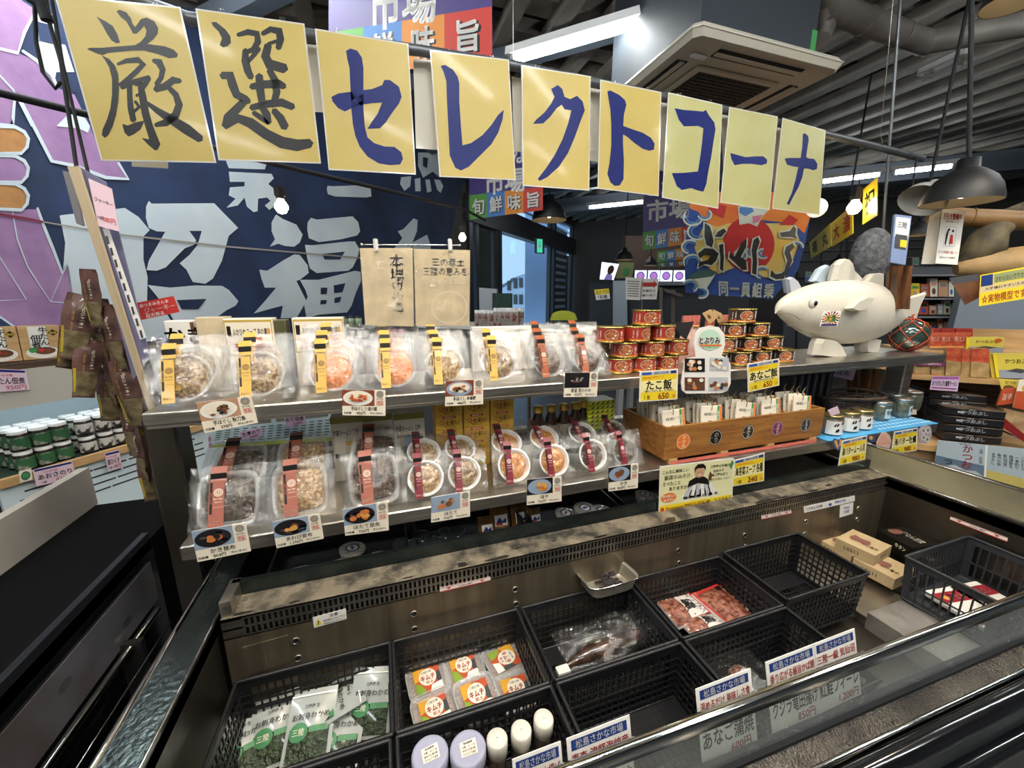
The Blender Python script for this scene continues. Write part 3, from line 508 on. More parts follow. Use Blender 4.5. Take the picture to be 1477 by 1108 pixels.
# suspension rods, wires, cords
def line(pts, r, m, name, lab, cat='wire', n=6): mb = MB(); mb.tube(pts, r, m, n); return mb.build(name, label=lab, cat=cat)
line([PY(740, -40, 1.65), PY(740, 90, 1.65)], .0015, steel, 'hanging_wire', 'thin steel wire holding the pipe beside the letter RE card')
line([PY(1302, -40, 1.66), PY(1283, 205, 1.66), PY(1276, 300, 1.66), PY(1270, 405, 1.66)], .0075, galv, 'hanging_rod', 'tall grey rod crossing the right end of the pipe down behind the fish', 'rod', 8)
line([PY(1290, -20, 1.6), PY(1270, 195, 1.62), PY(1274, 210, 1.63)], .0015, steel, 'hanging_wire', 'thin wire tied round the pipe just left of the tall grey rod')
line([PY(1322, 226, 1.63), PY(1312, 300, 1.6)], .004, black, 'power_cord', 'black cord dangling from the right end of the pipe', 'cord')
mb = MB(); mb.tube([PY(62, -30, 1.3), PY(72, 35, 1.3), PY(88, 90, 1.3), PY(112, 252, 1.25)], .004, black, 6); mb.tube([PY(70, -30, 1.3), PY(90, 90, 1.3), PY(130, 262, 1.25)], .0035, black, 6)
mb.tube([PY(50, 0, 1.32), PY(52, 60, 1.32), PY(62, 105, 1.32), PY(80, 128, 1.32), PY(88, 118, 1.32)], .004, black, 6); mb.tube([PY(40, -6, 1.3), PY(60, 6, 1.3), PY(68, 30, 1.3)], .012, black, 6)
mb.build('looped_cable', label='looped black cords hanging at the upper left in front of the purple flag crane', cat='cord')
pc = PR(400, 240, 2.3)
def PC(u, v): return PP(u, v, pc, Cd)
mb = MB(); mb.tube([PC(u, v) for u, v in ((-30, 128), (0, 134), (125, 165), (400, 238), (560, 275), (672, 303), (700, 318))], .011, black, 8); mb.build('light_rail', label='thin black rail running from the left edge behind the cards, carrying bare bulbs', cat='rail')
def bulb(p, lab, r=.03, drop=.13):
    t = thing('hanging_bulb', lab, 'lamp', p, 'bare bulbs hanging in the hall'); p = V(p)
    mb = MB(); mb.tube([p + V((0, 0, r * 1.2)), p + V((0, 0, r * 2.9))], r * .62, black, 10); mb.bx(p.x - r * .75, p.x + r * .75, p.y - r * .4, p.y + r * .4, p.z + r * 1.6, p.z + r * 3.1, black); mb.build('socket', t)
    mb = MB(); mb.tube([p + V((0, 0, r * 3)), p + V((.01, 0, drop * .7)), p + V((0, 0, drop))], r * .09, black, 5); mb.build('cord', t)
    mb = MB(); mb.lathe([(.001, -r), (r * .6, -r * .8), (r, -r * .1), (r * .9, r * .4), (r * .45, r * 1.1), (r * .4, r * 1.4)], bulb_m, 14, Matrix.Translation(p)); mb.build('bulb', t)
bulb(PC(406, 299), 'bare lit bulb in a black socket hanging left of centre, before the dark blue flag')
bulb(PC(667, 343), 'small bare lit bulb beside the right edge of the dark blue flag')
# ================================================================== BIG FISHING FLAG
az = math.radians(39); dF = V((math.sin(az), math.cos(az), 0)); nF = V((math.cos(az), -math.sin(az), 0)); pF = PR(100, 300, 3.0)
def PF(u, v, l=0): return PP(u, v, pF + nF * (l * .004), nF)
fn_ = M('navy flag cloth', S('#18243d'), .75, vcol=S('#23365a'), vscale=2.5, bump=.35, bscale=3); fw = M('white flag dye', S('#d3dde2'), .8, vcol=S('#c2ced6'), vscale=3); fp = M('purple flag dye', S('#a27fa6'), .85, vcol=S('#8d6b94'), vscale=9); fo = M('ochre flag dye', S('#b48350'), .85, vcol=S('#a27244'), vscale=14)
mb = MB()
mb.slab([PF(*p) for p in ((-90, 545), (-90, -90), (300, 20), (690, 150), (680, 230), (662, 290), (648, 345), (640, 400), (642, 480), (560, 500), (300, 520))], nF, .004, fn_)
def F(pts, m, l=1): mb.add([PF(u, v, l) for u, v in pts], [tuple(range(len(pts)))], m)
F(cA([(-200, -200), (160, 45), (110, 140), (80, 235), (165, 270), (230, 330), (255, 390), (330, 420), (400, 560), (450, 700), (530, 720), (575, 795), (470, 785), (330, 735), (230, 715), (150, 560), (90, 455), (70, 450), (55, 530), (40, 555), (-200, 550)]), fp)
for s_ in ([(160, 45), (110, 140), (80, 235), (-150, 180)], [(100, 225), (165, 270), (230, 330), (255, 390)], [(90, 440), (150, 560), (230, 715), (330, 735), (470, 788), (570, 795), (525, 722)], [(65, 440), (58, 520), (62, 560), (-100, 540)], [(-60, 270), (60, 400), (140, 560)]): F(stroke(cA(s_), 5 if len(s_) > 3 else 2.5), fw, 2)
F([(150, 40), (96, 60), (170, 80), (172, 130), (96, 128)] if 0 else cA([(160, 100), (170, 45), (230, 60), (250, 190), (290, 200), (330, 320), (250, 320), (240, 370), (170, 290)]), fw, 1)
F(cA([(165, 95), (225, 110), (250, 195), (175, 180)]), fn_, 2); F(cA([(270, 325), (320, 325), (340, 400), (322, 415)]), fn_, 2)
F(cA([(250, 560), (300, 510), (360, 500), (400, 560), (390, 590), (350, 570), (300, 565)]), fw, 2)
for a, b, m in (((-20, 182), 222, fo), ((-20, 224), 262, fp), ((-20, 264), 300, fo)):
    v0 = a[1]; F([(-30, v0), (22, v0 + 1), (34, v0 + 8), (40, v0 + 18), (38, v0 + 30), (30, v0 + 38), (-30, b)], m, 2); F(stroke([(-30, v0), (22, v0 + 1), (35, v0 + 8), (41, v0 + 18), (39, v0 + 30), (31, v0 + 39), (-30, b)], 5), fw, 3)
F([(-80, 302), (54, 302), (64, 328), (77, 360), (89, 392), (97, 378), (108, 430), (100, 438), (104, 470), (98, 500), (90, 518), (-80, 518)], fp, 1)
F([(-20, 455), (2, 460), (22, 474), (-20, 474)], fn_, 3)
for s_ in ([(54, 300), (64, 328), (77, 360), (90, 394)], [(18, 305), (25, 345), (40, 385), (73, 435), (97, 380)], [(-10, 355), (38, 432), (-10, 434)], [(73, 435), (108, 438)], [(-10, 450), (6, 462), (24, 474)]): F(stroke(s_, 4.5 if s_[0][0] in (54, -10) and s_[0][1] != 355 else 2), fw, 2)
F([(86, 311), (92, 310), (180, 300), (200, 313), (216, 332), (207, 341), (207, 375), (213, 400), (212, 440), (240, 452), (258, 480), (120, 520), (110, 470), (104, 430), (97, 395), (91, 390), (94, 350)], fw)
W_ = [[(45, 215), (58, 227), (335, 225), (442, 335), (400, 370), (370, 480), (330, 560), (295, 583), (240, 575), (212, 520), (182, 492), (225, 455), (262, 410), (280, 348), (225, 348), (255, 390), (245, 410), (205, 425), (160, 470), (120, 510), (80, 525), (35, 522), (45, 480), (118, 352), (80, 350), (45, 335), (32, 290), (33, 240)],
      [(40, 588), (140, 600), (250, 590), (370, 592), (400, 610), (443, 660), (430, 680), (390, 700), (355, 725), (340, 770), (170, 770), (130, 700)],
      [(610, 275), (640, 295), (700, 320), (728, 365), (715, 400), (690, 418), (650, 415), (620, 405), (582, 418), (605, 385), (590, 350), (590, 310)],
      [(765, 290), (790, 298), (950, 283), (975, 310), (983, 350), (970, 368), (900, 385), (800, 398), (755, 380), (748, 340), (750, 310)],
      [(738, 410), (770, 412), (930, 395), (960, 395), (980, 430), (970, 470), (950, 510), (930, 525), (790, 535), (760, 515), (748, 470)],
      [(535, 520), (570, 525), (640, 480), (690, 452), (715, 455), (750, 500), (755, 535), (715, 565), (700, 570), (720, 610), (745, 660), (700, 735), (630, 735), (640, 680), (600, 690), (510, 715), (560, 660), (610, 600), (560, 600), (545, 560)],
      [(715, 565), (800, 565), (960, 525), (985, 530), (987, 570), (965, 620), (945, 680), (925, 710), (800, 720), (745, 735), (735, 680), (750, 640), (740, 610)],
      [(1150, 350), (1175, 340), (1220, 292), (1238, 300), (1235, 350), (1215, 400), (1270, 370), (1280, 365), (1295, 410), (1300, 460), (1250, 500), (1150, 480), (1130, 430), (1170, 380)],
      [(400, 85), (590, 95), (600, 115), (575, 140), (600, 160), (615, 190), (610, 230), (580, 255), (560, 235), (585, 215), (570, 200), (530, 205), (528, 260), (510, 265), (480, 240), (470, 200), (440, 235), (390, 245), (430, 205), (400, 190), (405, 155), (470, 150), (470, 130), (405, 130)], [(385, 30), (575, 30), (560, 75), (400, 70)],
      [(838, 148), (860, 150), (1000, 145), (1030, 160), (1033, 195), (1010, 200), (870, 195), (840, 185), (835, 165)],
      [(1165, 110), (1210, 105), (1205, 150), (1180, 170), (1160, 140)], [(1225, 118), (1250, 112), (1252, 172), (1228, 172)], [(1272, 120), (1292, 120), (1300, 172), (1280, 178)], [(1312, 120), (1338, 122), (1352, 150), (1340, 180), (1325, 165)], [(1240, 0), (1330, 0), (1335, 110), (1305, 85), (1262, 112), (1240, 60)]]
for p in W_: F(cG(p), fw)
for p in ([(170, 655), (300, 650), (265, 695), (190, 695)], [(815, 450), (915, 440), (895, 475), (825, 475)], [(808, 600), (838, 600), (835, 628), (808, 630)], [(865, 590), (918, 580), (905, 620), (868, 625)], [(808, 655), (835, 655), (832, 672), (806, 675)], [(870, 645), (900, 640), (893, 665), (868, 668)], [(1262, 20), (1285, 25), (1280, 70), (1262, 60)]): F(cG(p), fn_, 2)
F(stroke([(-30, 304), (30, 314), (62, 320)], 4), M('dark red stripe', S('#6d2033'), .8), 3); F(stroke([(62, 320), (170, 338), (330, 356), (520, 372)], 2.4), M('flag seam', S('#9c958a'), .8), 3)
mb.build('fishing_flag', label='huge dark blue fishing boat flag with white characters and a purple crane, on the left', cat='flag', origin=PF(300, 500))
# ================================================================== LEFT WALL CASE
azG = math.radians(38); dG = V((math.sin(azG), math.cos(azG), 0)); nG = V((math.cos(azG), -math.sin(azG), 0)); pG = PR(100, 428, 2.6)
def PG(u, v, back=0.): return PP(u, v, pG - nG * back, nG)
wc = thing('refrigerated_wall_case', 'white lit wall case below the flag with jars inside, at the left edge', 'display case', V((pG.x, pG.y, 0)))
def gbox(mb, ua, ub, vz, h, m, b0=0., b1=.4, ref=100):        # board along the case: from pixel columns ua..ub, top at the height seen at (ref, vz)
    z = PG(ref, vz).z; A, B = PG(ua, 428), PG(ub, 428); P = []
    for p in (A, B):
        for bk in (b0, b1):
            for zz in (z, z - h): q = p - nG * bk; P.append(V((q.x, q.y, zz)))
    mb.add(P, [(0, 1, 3, 2), (4, 6, 7, 5), (0, 4, 5, 1), (2, 3, 7, 6), (0, 2, 6, 4), (1, 5, 7, 3)], m); return z
casew = M('white case panel', S('#b9b3a8'), .4, coat=.2); lit = M('pale blue case lining', S('#d5e6ec'), .5)
mb = MB(); zs = gbox(mb, -90, 300, 516, .035, dwood); mb.build('shelf_board', wc)
mb = MB(); gbox(mb, -90, 300, 525, .15, casew, -.01, .03); mb.build('header', wc)
zd = PG(57, 677).z
mb = MB(); A, B = PG(-90, 428, .5), PG(300, 428, .5); mb.slab([V((A.x, A.y, zd)), V((B.x, B.y, zd)), V((B.x, B.y, zs)), V((A.x, A.y, zs))], nG, .02, lit); mb.build('back_lining', wc)
mb = MB(); A, B = PG(-90, 428, .06), PG(300, 428, .06); z_ = PG(100, 566).z; mb.tube([V((A.x, A.y, z_)), V((B.x, B.y, z_))], .014, led_m, 8); mb.build('lamp', wc)
mb = MB(); gbox(mb, -90, 300, 0, .02, M('dark green mat', S('#1f3326'), .8), 0, .5, 100) if 0 else None
def gslab(ua, ub, z, h, b0, b1, m, mb=mb):
    A, B = PG(ua, 428), PG(ub, 428); P = []
    for p in (A, B):
        for bk in (b0, b1):
            for zz in (z, z - h): q = p - nG * bk; P.append(V((q.x, q.y, zz)))
    mb.add(P, [(0, 1, 3, 2), (4, 6, 7, 5), (0, 4, 5, 1), (2, 3, 7, 6), (0, 2, 6, 4), (1, 5, 7, 3)], m)
gslab(-90, 300, zd, .02, .0, .5, M('dark green mat', S('#1f3326'), .8)); mb.build('deck', wc)
mb = MB(); gslab(-90, 300, zd + .005, .035, -.025, 0, pine, mb); mb.build('price_rail', wc)
mb = MB(); gslab(-90, 300, zd - .03, .5, .0, .02, lit, mb)
for r_ in range(4):
    for i in range(26):
        p = PG(-60 + i * 12, 428) + nG * .001; z = zd - .07 - r_ * .035
        if (i + r_) % 5: q = p + dG * .045; mb.add([(p.x, p.y, z), (q.x, q.y, z), (q.x, q.y, z - .008), (p.x, p.y, z - .008)], [(0, 1, 2, 3)], dgrey)
mb.build('perforated_front', wc)
mb = MB(); gslab(-90, 300, .45, .45, .0, .02, casew, mb); mb.build('base', wc)
# jars
def jar_t(label_m, lid_m, r=.033, h=.075, name='jar'):
    t = thing(name, 'x', 'jar', (0, 0, 0)); mb = MB(); mb.lathe([(.001, 0), (r * .95, 0), (r, .004), (r, h - .014), (r * .88, h - .008)], M('dark jar contents', S('#241d18'), .2, coat=.6), 18); mb.build('glass', t)
    mb = MB(); mb.lathe([(r * 1.015, .01), (r * 1.015, h - .022)], label_m, 18); Pc = Pan(mb, 0, 0, 0, 0, fn=lambda a, b, l: V((-(r * 1.02 + l) * math.sin((a - .5) * 2.2) * -1, -(r * 1.02 + l) * math.cos((a - .5) * 2.2), .01 + b * (h - .032)))); Pc.W, Pc.H = r * 2.2, h - .032
    mb.build('label', t, local=True); mb = MB(); mb.lathe([(r * .93, h - .012), (r * .95, h), (r * .9, h + .003), (.001, h + .003)], lid_m, 18); mb.build('lid', t); return t, Pc
gl = M('green jar label', S('#2e5a3a'), .4, vcol=S('#8f8a80'), vscale=38, ramp=(.55, .6)); wl = M('white jar label with dark print', S('#c9c5bd'), .4, vcol=S('#2c2a2a'), vscale=34, ramp=(.5, .56))
jr = (PG(57, 660) - PG(24, 664)).length * .47; jh = (PG(57, 675) - PG(57, 647)).length
t1, _ = jar_t(gl, whitep, jr, jh); t2, _ = jar_t(wl, whitep, jr, jh * .95, 'jar'); first = {0: True, 1: True}
for g, (tt, cols, word) in enumerate(((t1, (24, 57, 86), 'green labelled jar of seaweed'), (t2, (124, 152, 176), 'white labelled dark jar'))):
    for ci, u in enumerate(cols):
        for lv in (0, 1):
            for dp in range(3):
                p = PG(u, 600) - nG * (.04 + dp * jr * 2.1); p.z = zd + lv * (jh + .006)
                rt = (0, 0, -azG - math.radians(8) + math.pi / 2 - math.radians(60)) if 0 else (0, 0, math.pi / 2 - azG - math.pi / 2 + math.radians(22))
                lab = f"{word}, {ORD[ci]} column, {('lower', 'upper')[lv]} layer, {('front', 'middle', 'back')[dp]} row"
                if first[g]: tt.location = p; tt.rotation_euler = rt; tt['label'] = lab; tt['group'] = word + 's in the wall case'; first[g] = False
                else: dup(tt, p, rt, lab)
for u, lab in ((-50, 'left'), (12, 'middle')): pass
# boxes of simmered beef tongue on the case
def gbx(q, lab):
    mb = MB(); P = [PG(u, v, .03) for u, v in q]; pn = Pan(mb, *P, pine, .05, pine); pn.rect(.22, .32, .66, .98, white); pn.ell(.5, .2, .42, .18, white).up().ell(.5, .21, .34, .13, cream).up().ell(.55, .24, .26, .11, brown); pn.up().ell(.45, .27, .08, .05, red).ell(.62, .25, .07, .05, M('sauce brown', S('#7a3f24'), .3)).ell(.25, .28, .1, .08, green)
    pn.text('牛たん', .58, .68, .18, ink, bold=.03, vert=True).text('佃煮', .36, .52, .2, ink, bold=.03, vert=True); pn.poly([(.82, .68), (.95, .78), (.82, .88), (.69, .78)], ink).up().text('仙台', .82, .78, .07, yellow)
    mb.build('food_box', label=lab, cat='box', group='boxes of simmered beef tongue')
gbx(((24, 471), (84, 469), (93, 515), (35, 520)), 'beige box of simmered beef tongue nearer the middle, on the wooden shelf under the flag'); gbx(((-37, 473), (22, 471), (33, 520), (-27, 525)), 'beige box of simmered beef tongue cut by the left picture edge')
def card(q, f, name, lab, cat='price card', base=None, fn=None, th=.0012, group=None, kind=None):
    mb = MB(); pn = Pan(mb, *[fn(u, v) for u, v in q], base or white, th); f(pn); return mb.build(name, label=lab, cat=cat, group=group)
pinkc = M('pale pink price card', S('#dfc3d0'), .4, coat=.3)
def pk(tt, price, head=''): return lambda p: (p.rect(.03, .86, .97, .97, navy), p.text('さかな市場 ' + head, .4, .72, .1, red, .7), p.text(tt, .5, .47, .3, ink, .85, .035), p.text(price, .68, .17, .24, red, .5, .02), p.text('1個', .2, .15, .12, ink))
card(((-20, 531), (37, 534), (43, 562), (-18, 567)), pk('牛たん佃煮', '950円'), 'price_card', 'pink price card reading 950 yen on the white case header', base=pinkc, fn=lambda u, v: PG(u, v, -.02))
card(((47, 678), (104, 665), (111, 688), (53, 702)), pk('あおさのり', '430円'), 'price_card', 'pink price card for aosa nori at 430 yen below the green jars', base=pinkc, fn=lambda u, v: PG(u, v, -.04))
card(((151, 654), (172, 649), (176, 674), (156, 680)), pk('銀ひらす', '480円'), 'price_card', 'pink price card half hidden by the hanging snack packs', base=pinkc, fn=lambda u, v: PG(u, v, -.04))
mb = MB(); pn = Pan(mb, *[PG(u, v, -.035) for u, v in ((27, 680), (45, 676), (47, 692), (29, 697))], cream, .0012); pn.ell(.5, .5, .38, .38, dgrey).up().ell(.5, .5, .3, .28, green); mb.build('round_badge', label='small hexagonal cream badge left of the aosa nori price card', cat='badge')
# tray and lilac price cards seen between the two steel shelves
def tray(p):
    for r_ in range(6):
        for i in range(14): p.rect(.04 + i * .068 + r_ * .004, .2 + r_ * .09, .08 + i * .068 + r_ * .004, .23 + r_ * .09, dgrey)
    p.rect(.0, .0, 1, .12, lime)
    for i in range(4): p.rect(.05 + i * .24, .78, .25 + i * .24, 1., M('grey packs', S('#7a7672'), .4))
card(((300, 612), (478, 590), (480, 636), (302, 646)), tray, 'perforated_tray', 'pale blue perforated tray seen between the two steel shelves on the left', 'tray', M('pale blue tray', S('#b9d3da'), .5), lambda u, v: PY(u, v, 1.42), .01)
lil = M('lilac price card', S('#cdb2d2'), .4, coat=.3)
def lc_(a, b): return lambda p: (p.text(a, .5, .66, .4, ink, .9, .03), p.text(b, .6, .22, .3, magenta, .6))
for q, a, lab in ((((345, 624), (377, 616), (379, 629), (348, 637)), '生青のり', 'lilac price card reading raw ao nori, lower of the two on the perforated tray'), (((409, 601), (439, 599), (441, 611), (413, 617)), 'のり佃煮', 'lilac price card reading simmered nori, upper of the two on the perforated tray'), (((300, 628), (304, 627), (306, 645), (301, 646)), 'のり', 'lilac price card slice right of the left steel post')):
    card(q, lc_(a, '500円'), 'price_card', lab, base=lil, fn=lambda u, v: PY(u, v, 1.40))
# ================================================================== HANGING SNACK PACKS AND SLOTTED STRIP
YH = 1.14
oc_ = M('wrapper gold print', S('#a8873f'), .4)
pkm = M('plum brown snack wrapper', S('#3d2a28'), .35, vcol=S('#63463f'), vscale=18, coat=.4, bump=.5, bscale=25); pkb = M('olive clear wrapper end', S('#7f7254'), .25, vcol=S('#4b4230'), vscale=30, coat=.5, bump=.6, bscale=30); pky = M('yellow wrapper edge', S('#a8952c'), .4)
def packbag(t):
    mb = MB()
    def fr(a, b, s=1):
        x = (a - .5) * .05 * (1 + .15 * math.sin(b * 5)); z = -b * .17; y = -s * .010 * math.sin(math.pi * a) * math.sin(math.pi * min(1, b * 1.0)) - .004 * noise.noise(V((a * 3, b * 6, s))); return V((x, y, z))
    mb.grid(lambda a, b: fr(a, b), 6, 12, pkm); mb.grid(lambda a, b: fr(a, b, -1), 6, 12, pkm); mb.build('wrapper', t)
    mb = MB(); mb.grid(lambda a, b: fr(.04 + a * .92, .55 + .42 * b) + V((0, -.001, 0)), 6, 6, pkb); mb.grid(lambda a, b: fr(.02 + a * .1, .5 + .4 * b) + V((0, -.0016, 0)), 1, 6, pky)
    pn = Pan(mb, 0, 0, 0, 0, fn=lambda a, b, l: fr(a, 1 - b) + V((0, -.0018 - l, 0))); pn.W, pn.H = .06, .17; pn.text('ぶりジャーキー', .62, .66, .048, cream, bold=.01, vert=True); pn.text('三陸の味覚 おつまみ', .35, .6, .03, oc_, bold=.01, vert=True); mb.build('label', t, local=True)
t = thing('snack_pack', 'x', 'snack pack'); packbag(t); ft = True
for i, (u, v, a, k) in enumerate(((126, 388, 3, .75), (120, 425, 16, 1.), (140, 430, 5, 1.), (112, 450, 20, .9), (152, 440, -4, 1.), (130, 490, 14, .9), (150, 500, 4, 1.), (168, 470, -6, 1.), (172, 520, -4, 1.1), (190, 545, -6, 1.1), (180, 570, 4, 1.1), (202, 580, -8, 1.), (196, 612, 2, 1.), (212, 618, -4, 1.05), (226, 622, -14, 1.1), (236, 632, -12, 1.1), (244, 640, -18, 1.05), (186, 505, -10, 1.), (146, 455, -2, .9), (158, 530, 8, .9), (176, 492, 12, .9), (206, 545, -2, .9), (190, 590, 10, .9), (220, 600, 6, .9), (232, 655, -6, .95), (214, 650, 4, .9))):
    p = PY(u, v, YH + .022 * (i % 4)); lab = 'plum snack pack hanging left of the shelf, ' + (ORD + ['thirteenth', 'fourteenth', 'fifteenth', 'sixteenth', 'seventeenth', 'eighteenth', 'nineteenth', 'twentieth', 'twenty-first', 'twenty-second', 'twenty-third', 'twenty-fourth', 'twenty-fifth', 'twenty-sixth'])[i] + ' down the bunch'
    if ft: t.location = p; t.rotation_euler = (0, math.radians(a), math.radians(-20)); t.scale = (k,) * 3; t['label'] = lab; t['group'] = 'snack packs hanging in a bunch'; ft = False
    else: dup(t, p, (0, math.radians(a), math.radians((-55, 20, -15, 60, -35, 40)[i % 6])), lab, scale=(k * .95, k, k * .88))
sp = thing('slotted_strip', 'lilac slotted hanging strip with beige edge, left of the steel shelf', 'hanging strip', PY(200, 540, 1.08))
mb = MB(); mb.slab([PY(192, 548, 1.1), PY(216, 516, 1.08), PY(152, 262, 1.08), PY(110, 238, 1.1)], (-.2, -1, 0), .003, M('lilac grey board', S('#70708e'), .5)); mb.build('board', sp)
mb = MB(); mb.slab([PY(216, 598, 1.09), PY(222, 592, 1.085), PY(112, 240, 1.085), PY(97, 240, 1.09)], (-.6, -.8, 0), .004, M('beige board', S('#bba98b'), .6)); mb.slab([PY(110, 322, 1.12), PY(119, 326, 1.115), PY(105, 250, 1.115), PY(90, 246, 1.12)], (-.6, -.8, 0), .004, M('grey board', S('#77757a'), .6)); mb.build('edge_board', sp)
mb = MB(); mb.slab([PY(202, 490, 1.07), PY(211, 487, 1.07), PY(156, 328, 1.07), PY(148, 330, 1.07)], (0, -1, 0), .001, whitep)
for i in range(9):
    u, v = 155 + i * 6.1, 345 + i * 17; mb.slab([PY(u, v + 7, 1.0685), PY(u + 3, v + 6, 1.0685), PY(u, v - 5, 1.0685), PY(u - 3, v - 4, 1.0685)], (0, -1, 0), .0004, dgrey)
mb.build('slot_rail', sp)
card(((127, 257), (161, 272), (172, 334), (142, 326)), lambda p: (p.text('ジャーキー', .5, .6, .1, ink, .8, .03), p.text('380円', .6, .2, .14, red, .6), p.text('1袋', .2, .2, .08, ink)), 'price_card', 'pink price card at the top of the slotted strip, catching a bulb reflection', base=pinkc, fn=lambda u, v: PY(u, v, 1.05))
card(((196, 437), (250, 427), (259, 450), (202, 462)), lambda p: (p.text('おつまみさんま', .45, .78, .2, white, .8), p.text('ジャーキー', .55, .45, .34, white, .8, .02), p.text('目方売る', .4, .15, .22, white, .6)), 'small_sign', 'small red sign with white katakana reading jerky above the first clear pouch', 'sign', red, lambda u, v: PY(u, v, 1.3))
# ================================================================== POUCHES ON THE UPPER SHELF
def pouch(name, lab, food, strip_m, mark_m, square=False, traym=None, seal=True):
    t = thing(name, lab, 'food pouch'); RX = Matrix.Rotation(math.pi / 2, 4, 'X')
    W2, H = (.072, .138) if not square else (.072, .14); cz = .062 if not square else .066; sd = rnd.random() * 50
    def fr(a, b, s):
        x = (a * 2 - 1); z = b; edge = max(0, 1 - abs(x) ** 3) * max(0, math.sin(math.pi * min(1, b * 1.02)))
        d = .013 * edge ** .6 if edge > 0 else 0
        n_ = (noise.noise(V((a * 9, b * 9, sd + s))) * .0035 + abs(noise.noise(V((a * 22 + b * 6, b * 17, sd + 9 * s)))) * .0045) * (1.8 - edge)
        return V((x * W2 * (1 + .03 * noise.noise(V((b * 6, sd, s)))), -s * d - n_ + (.006 if s < 0 else 0), z * H + .004 * noise.noise(V((a * 5, sd, 3))) * (b > .95)))
    tm = traym or clt
    mb = MB()
    if square:
        def sq(r, y, n=32):
            o = []
            for i in range(n):
                q = 6.2832 * i / n; c_, s_ = math.cos(q), math.sin(q); m_ = (abs(c_) ** 5 + abs(s_) ** 5) ** (-1 / 5); o.append(V((c_ * m_ * r, y, cz + s_ * m_ * r * 1.05)))
            return o
        rings = [sq(.044, .022), sq(.049, .002), sq(.052, -.003), sq(.056, -.004), sq(.058, -.001)]
        for a, b in zip(rings, rings[1:]): mb.add(a + b, [(i, (i + 1) % 32, (i + 1) % 32 + 32, i + 32) for i in range(32)], tm, smooth=True)
        mb.add(rings[0], [tuple(range(32))], tm)
    else: mb.lathe([(.001, -.02), (.040, -.02), (.046, -.002), (.0475, .002), (.052, .0035), (.0535, .001)], tm, 28, Matrix.Translation((0, 0, cz)) @ RX)
    mb.build('tray', t)
    mb = MB()
    def fd(a, b):
        q = a * 6.2832; r = b * (.043 if not square else .047); c_, s_ = math.cos(q), math.sin(q); k = (abs(c_) ** 5 + abs(s_) ** 5) ** (-.2) if square else 1
        return V((c_ * k * r, -.001 - .004 * (1 - b) + .005 * noise.noise(V((c_ * r * 90, s_ * r * 90, sd))) + .012 * b ** 6, cz + s_ * k * r))
    mb.grid(fd, 28, 9, food); mb.build('food', t)
    mb = MB(); mb.grid(lambda a, b: fr(a, b, 1), 22, 22, cl); mb.grid(lambda a, b: fr(a, b, -1), 12, 12, cl); mb.build('film', t)
    mb = MB(); w_ = .0115 if not square else .014; xc = -.023 if not square else -.018; z0, z1 = (.006, .100) if not square else (.012, .108)
    pn = Pan(mb, V((xc - w_, -.0165, z1)), V((xc + w_, -.0165, z1)), V((xc + w_, -.0155, z0)), V((xc - w_, -.0155, z0)), strip_m, .0006, strip_m)
    pn.rect(.06, .28, .24, .97, ink); pn.flower(.62, .74, .3, mark_m); pn.text('味のいち推し', .62, .6, .035, mark_m, .6); pn.text('手造り仕込み', .62, .53, .025, mark_m, .5); pn.rect(.3, .42, .95, .424, mark_m); pn.text('手ほぐし', .5, .1, .06, mark_m, .8, .02); pn.up().text('素材の旨味', .15, .62, .05, strip_m, vert=True, bold=0)
    mb.build('label', t, local=True)
    if seal:
        mb = MB(); x0, x1 = xc - w_ * .9, xc + w_ * .9 + .004; mb.quad((x0, -.0125, .112), (x1, -.0125, .112), (x1, -.0155, .124), (x0, -.0155, .124), ink); mb.quad((x0, -.0155, .124), (x1, -.0155, .124), (x1, -.009, .139), (x0, -.009, .139), strip_m); mb.quad((x0, -.0125, .112), (x1, -.0125, .112), (x1, -.013, .104), (x0, -.013, .104), strip_m)
        mb.build('seal', t, local=True)
    return t
ylab = M('gold pouch label', S('#cda54d'), .4, coat=.15); olab = M('burnt orange pouch label', S('#954e26'), .4, coat=.15); slab_ = M('salmon pink pouch label', S('#96594a'), .4, coat=.15); rlab = M('dark red pouch label', S('#6e1b28'), .4, coat=.15)
U = [pouch('food_pouch', 'x', f, m, k) for f, m, k in ((f_tan, ylab, ink), (f_tan, ylab, ink), (f_sal, ylab, ink), (f_sal, ylab, ink), (f_clam, ylab, ink), (f_tan, ylab, ink), (f_dark, olab, cream), (f_dark, olab, cream))]
ufood = ['brown saury flakes', 'brown saury flakes', 'orange salmon flakes', 'orange salmon flakes', 'pale fish flakes', 'tan fish flakes', 'dark stewed seaweed', 'dark stewed seaweed']
UX = [(262, 1.), (372, 1.), (480, 1.), (572, .97), (646, .95), (726, .95), (800, .93), (858, .93)]; depth = [2, 2, 3, 3, 3, 2, 3, 3]
def place(T, ux, deps, foods, colour, zbase, ybase, lean, vref, shelf, group, step=(.024, .02), extra=None):
    for i, (u, k) in enumerate(ux):
        for j in range(deps[i]):
            X = PY(u, vref(u), ybase).x; y = ybase + .018 + step[0] * j; z = zbase + .002 + step[1] * j
            q = rnd.uniform(-1, 1)
            lab = f"{foods[i]} pouch, {ORD[i]} stack from left, {('front', 'second', 'third')[j]} one, {shelf}"
            loc = (X + rnd.uniform(-.004, .004) * j, y, z); rt = (-math.radians(lean + 3 * j + q), math.radians(rnd.uniform(-2, 2)), math.radians(rnd.uniform(-3, 3)))
            if extra: loc, rt = extra(i, j, loc, rt)
            if j == 0: T[i].location = loc; T[i].rotation_euler = rt; T[i].scale = (k,) * 3; T[i]['label'] = lab; T[i]['group'] = group
            else: dup(T[i], loc, rt, lab, group, k)
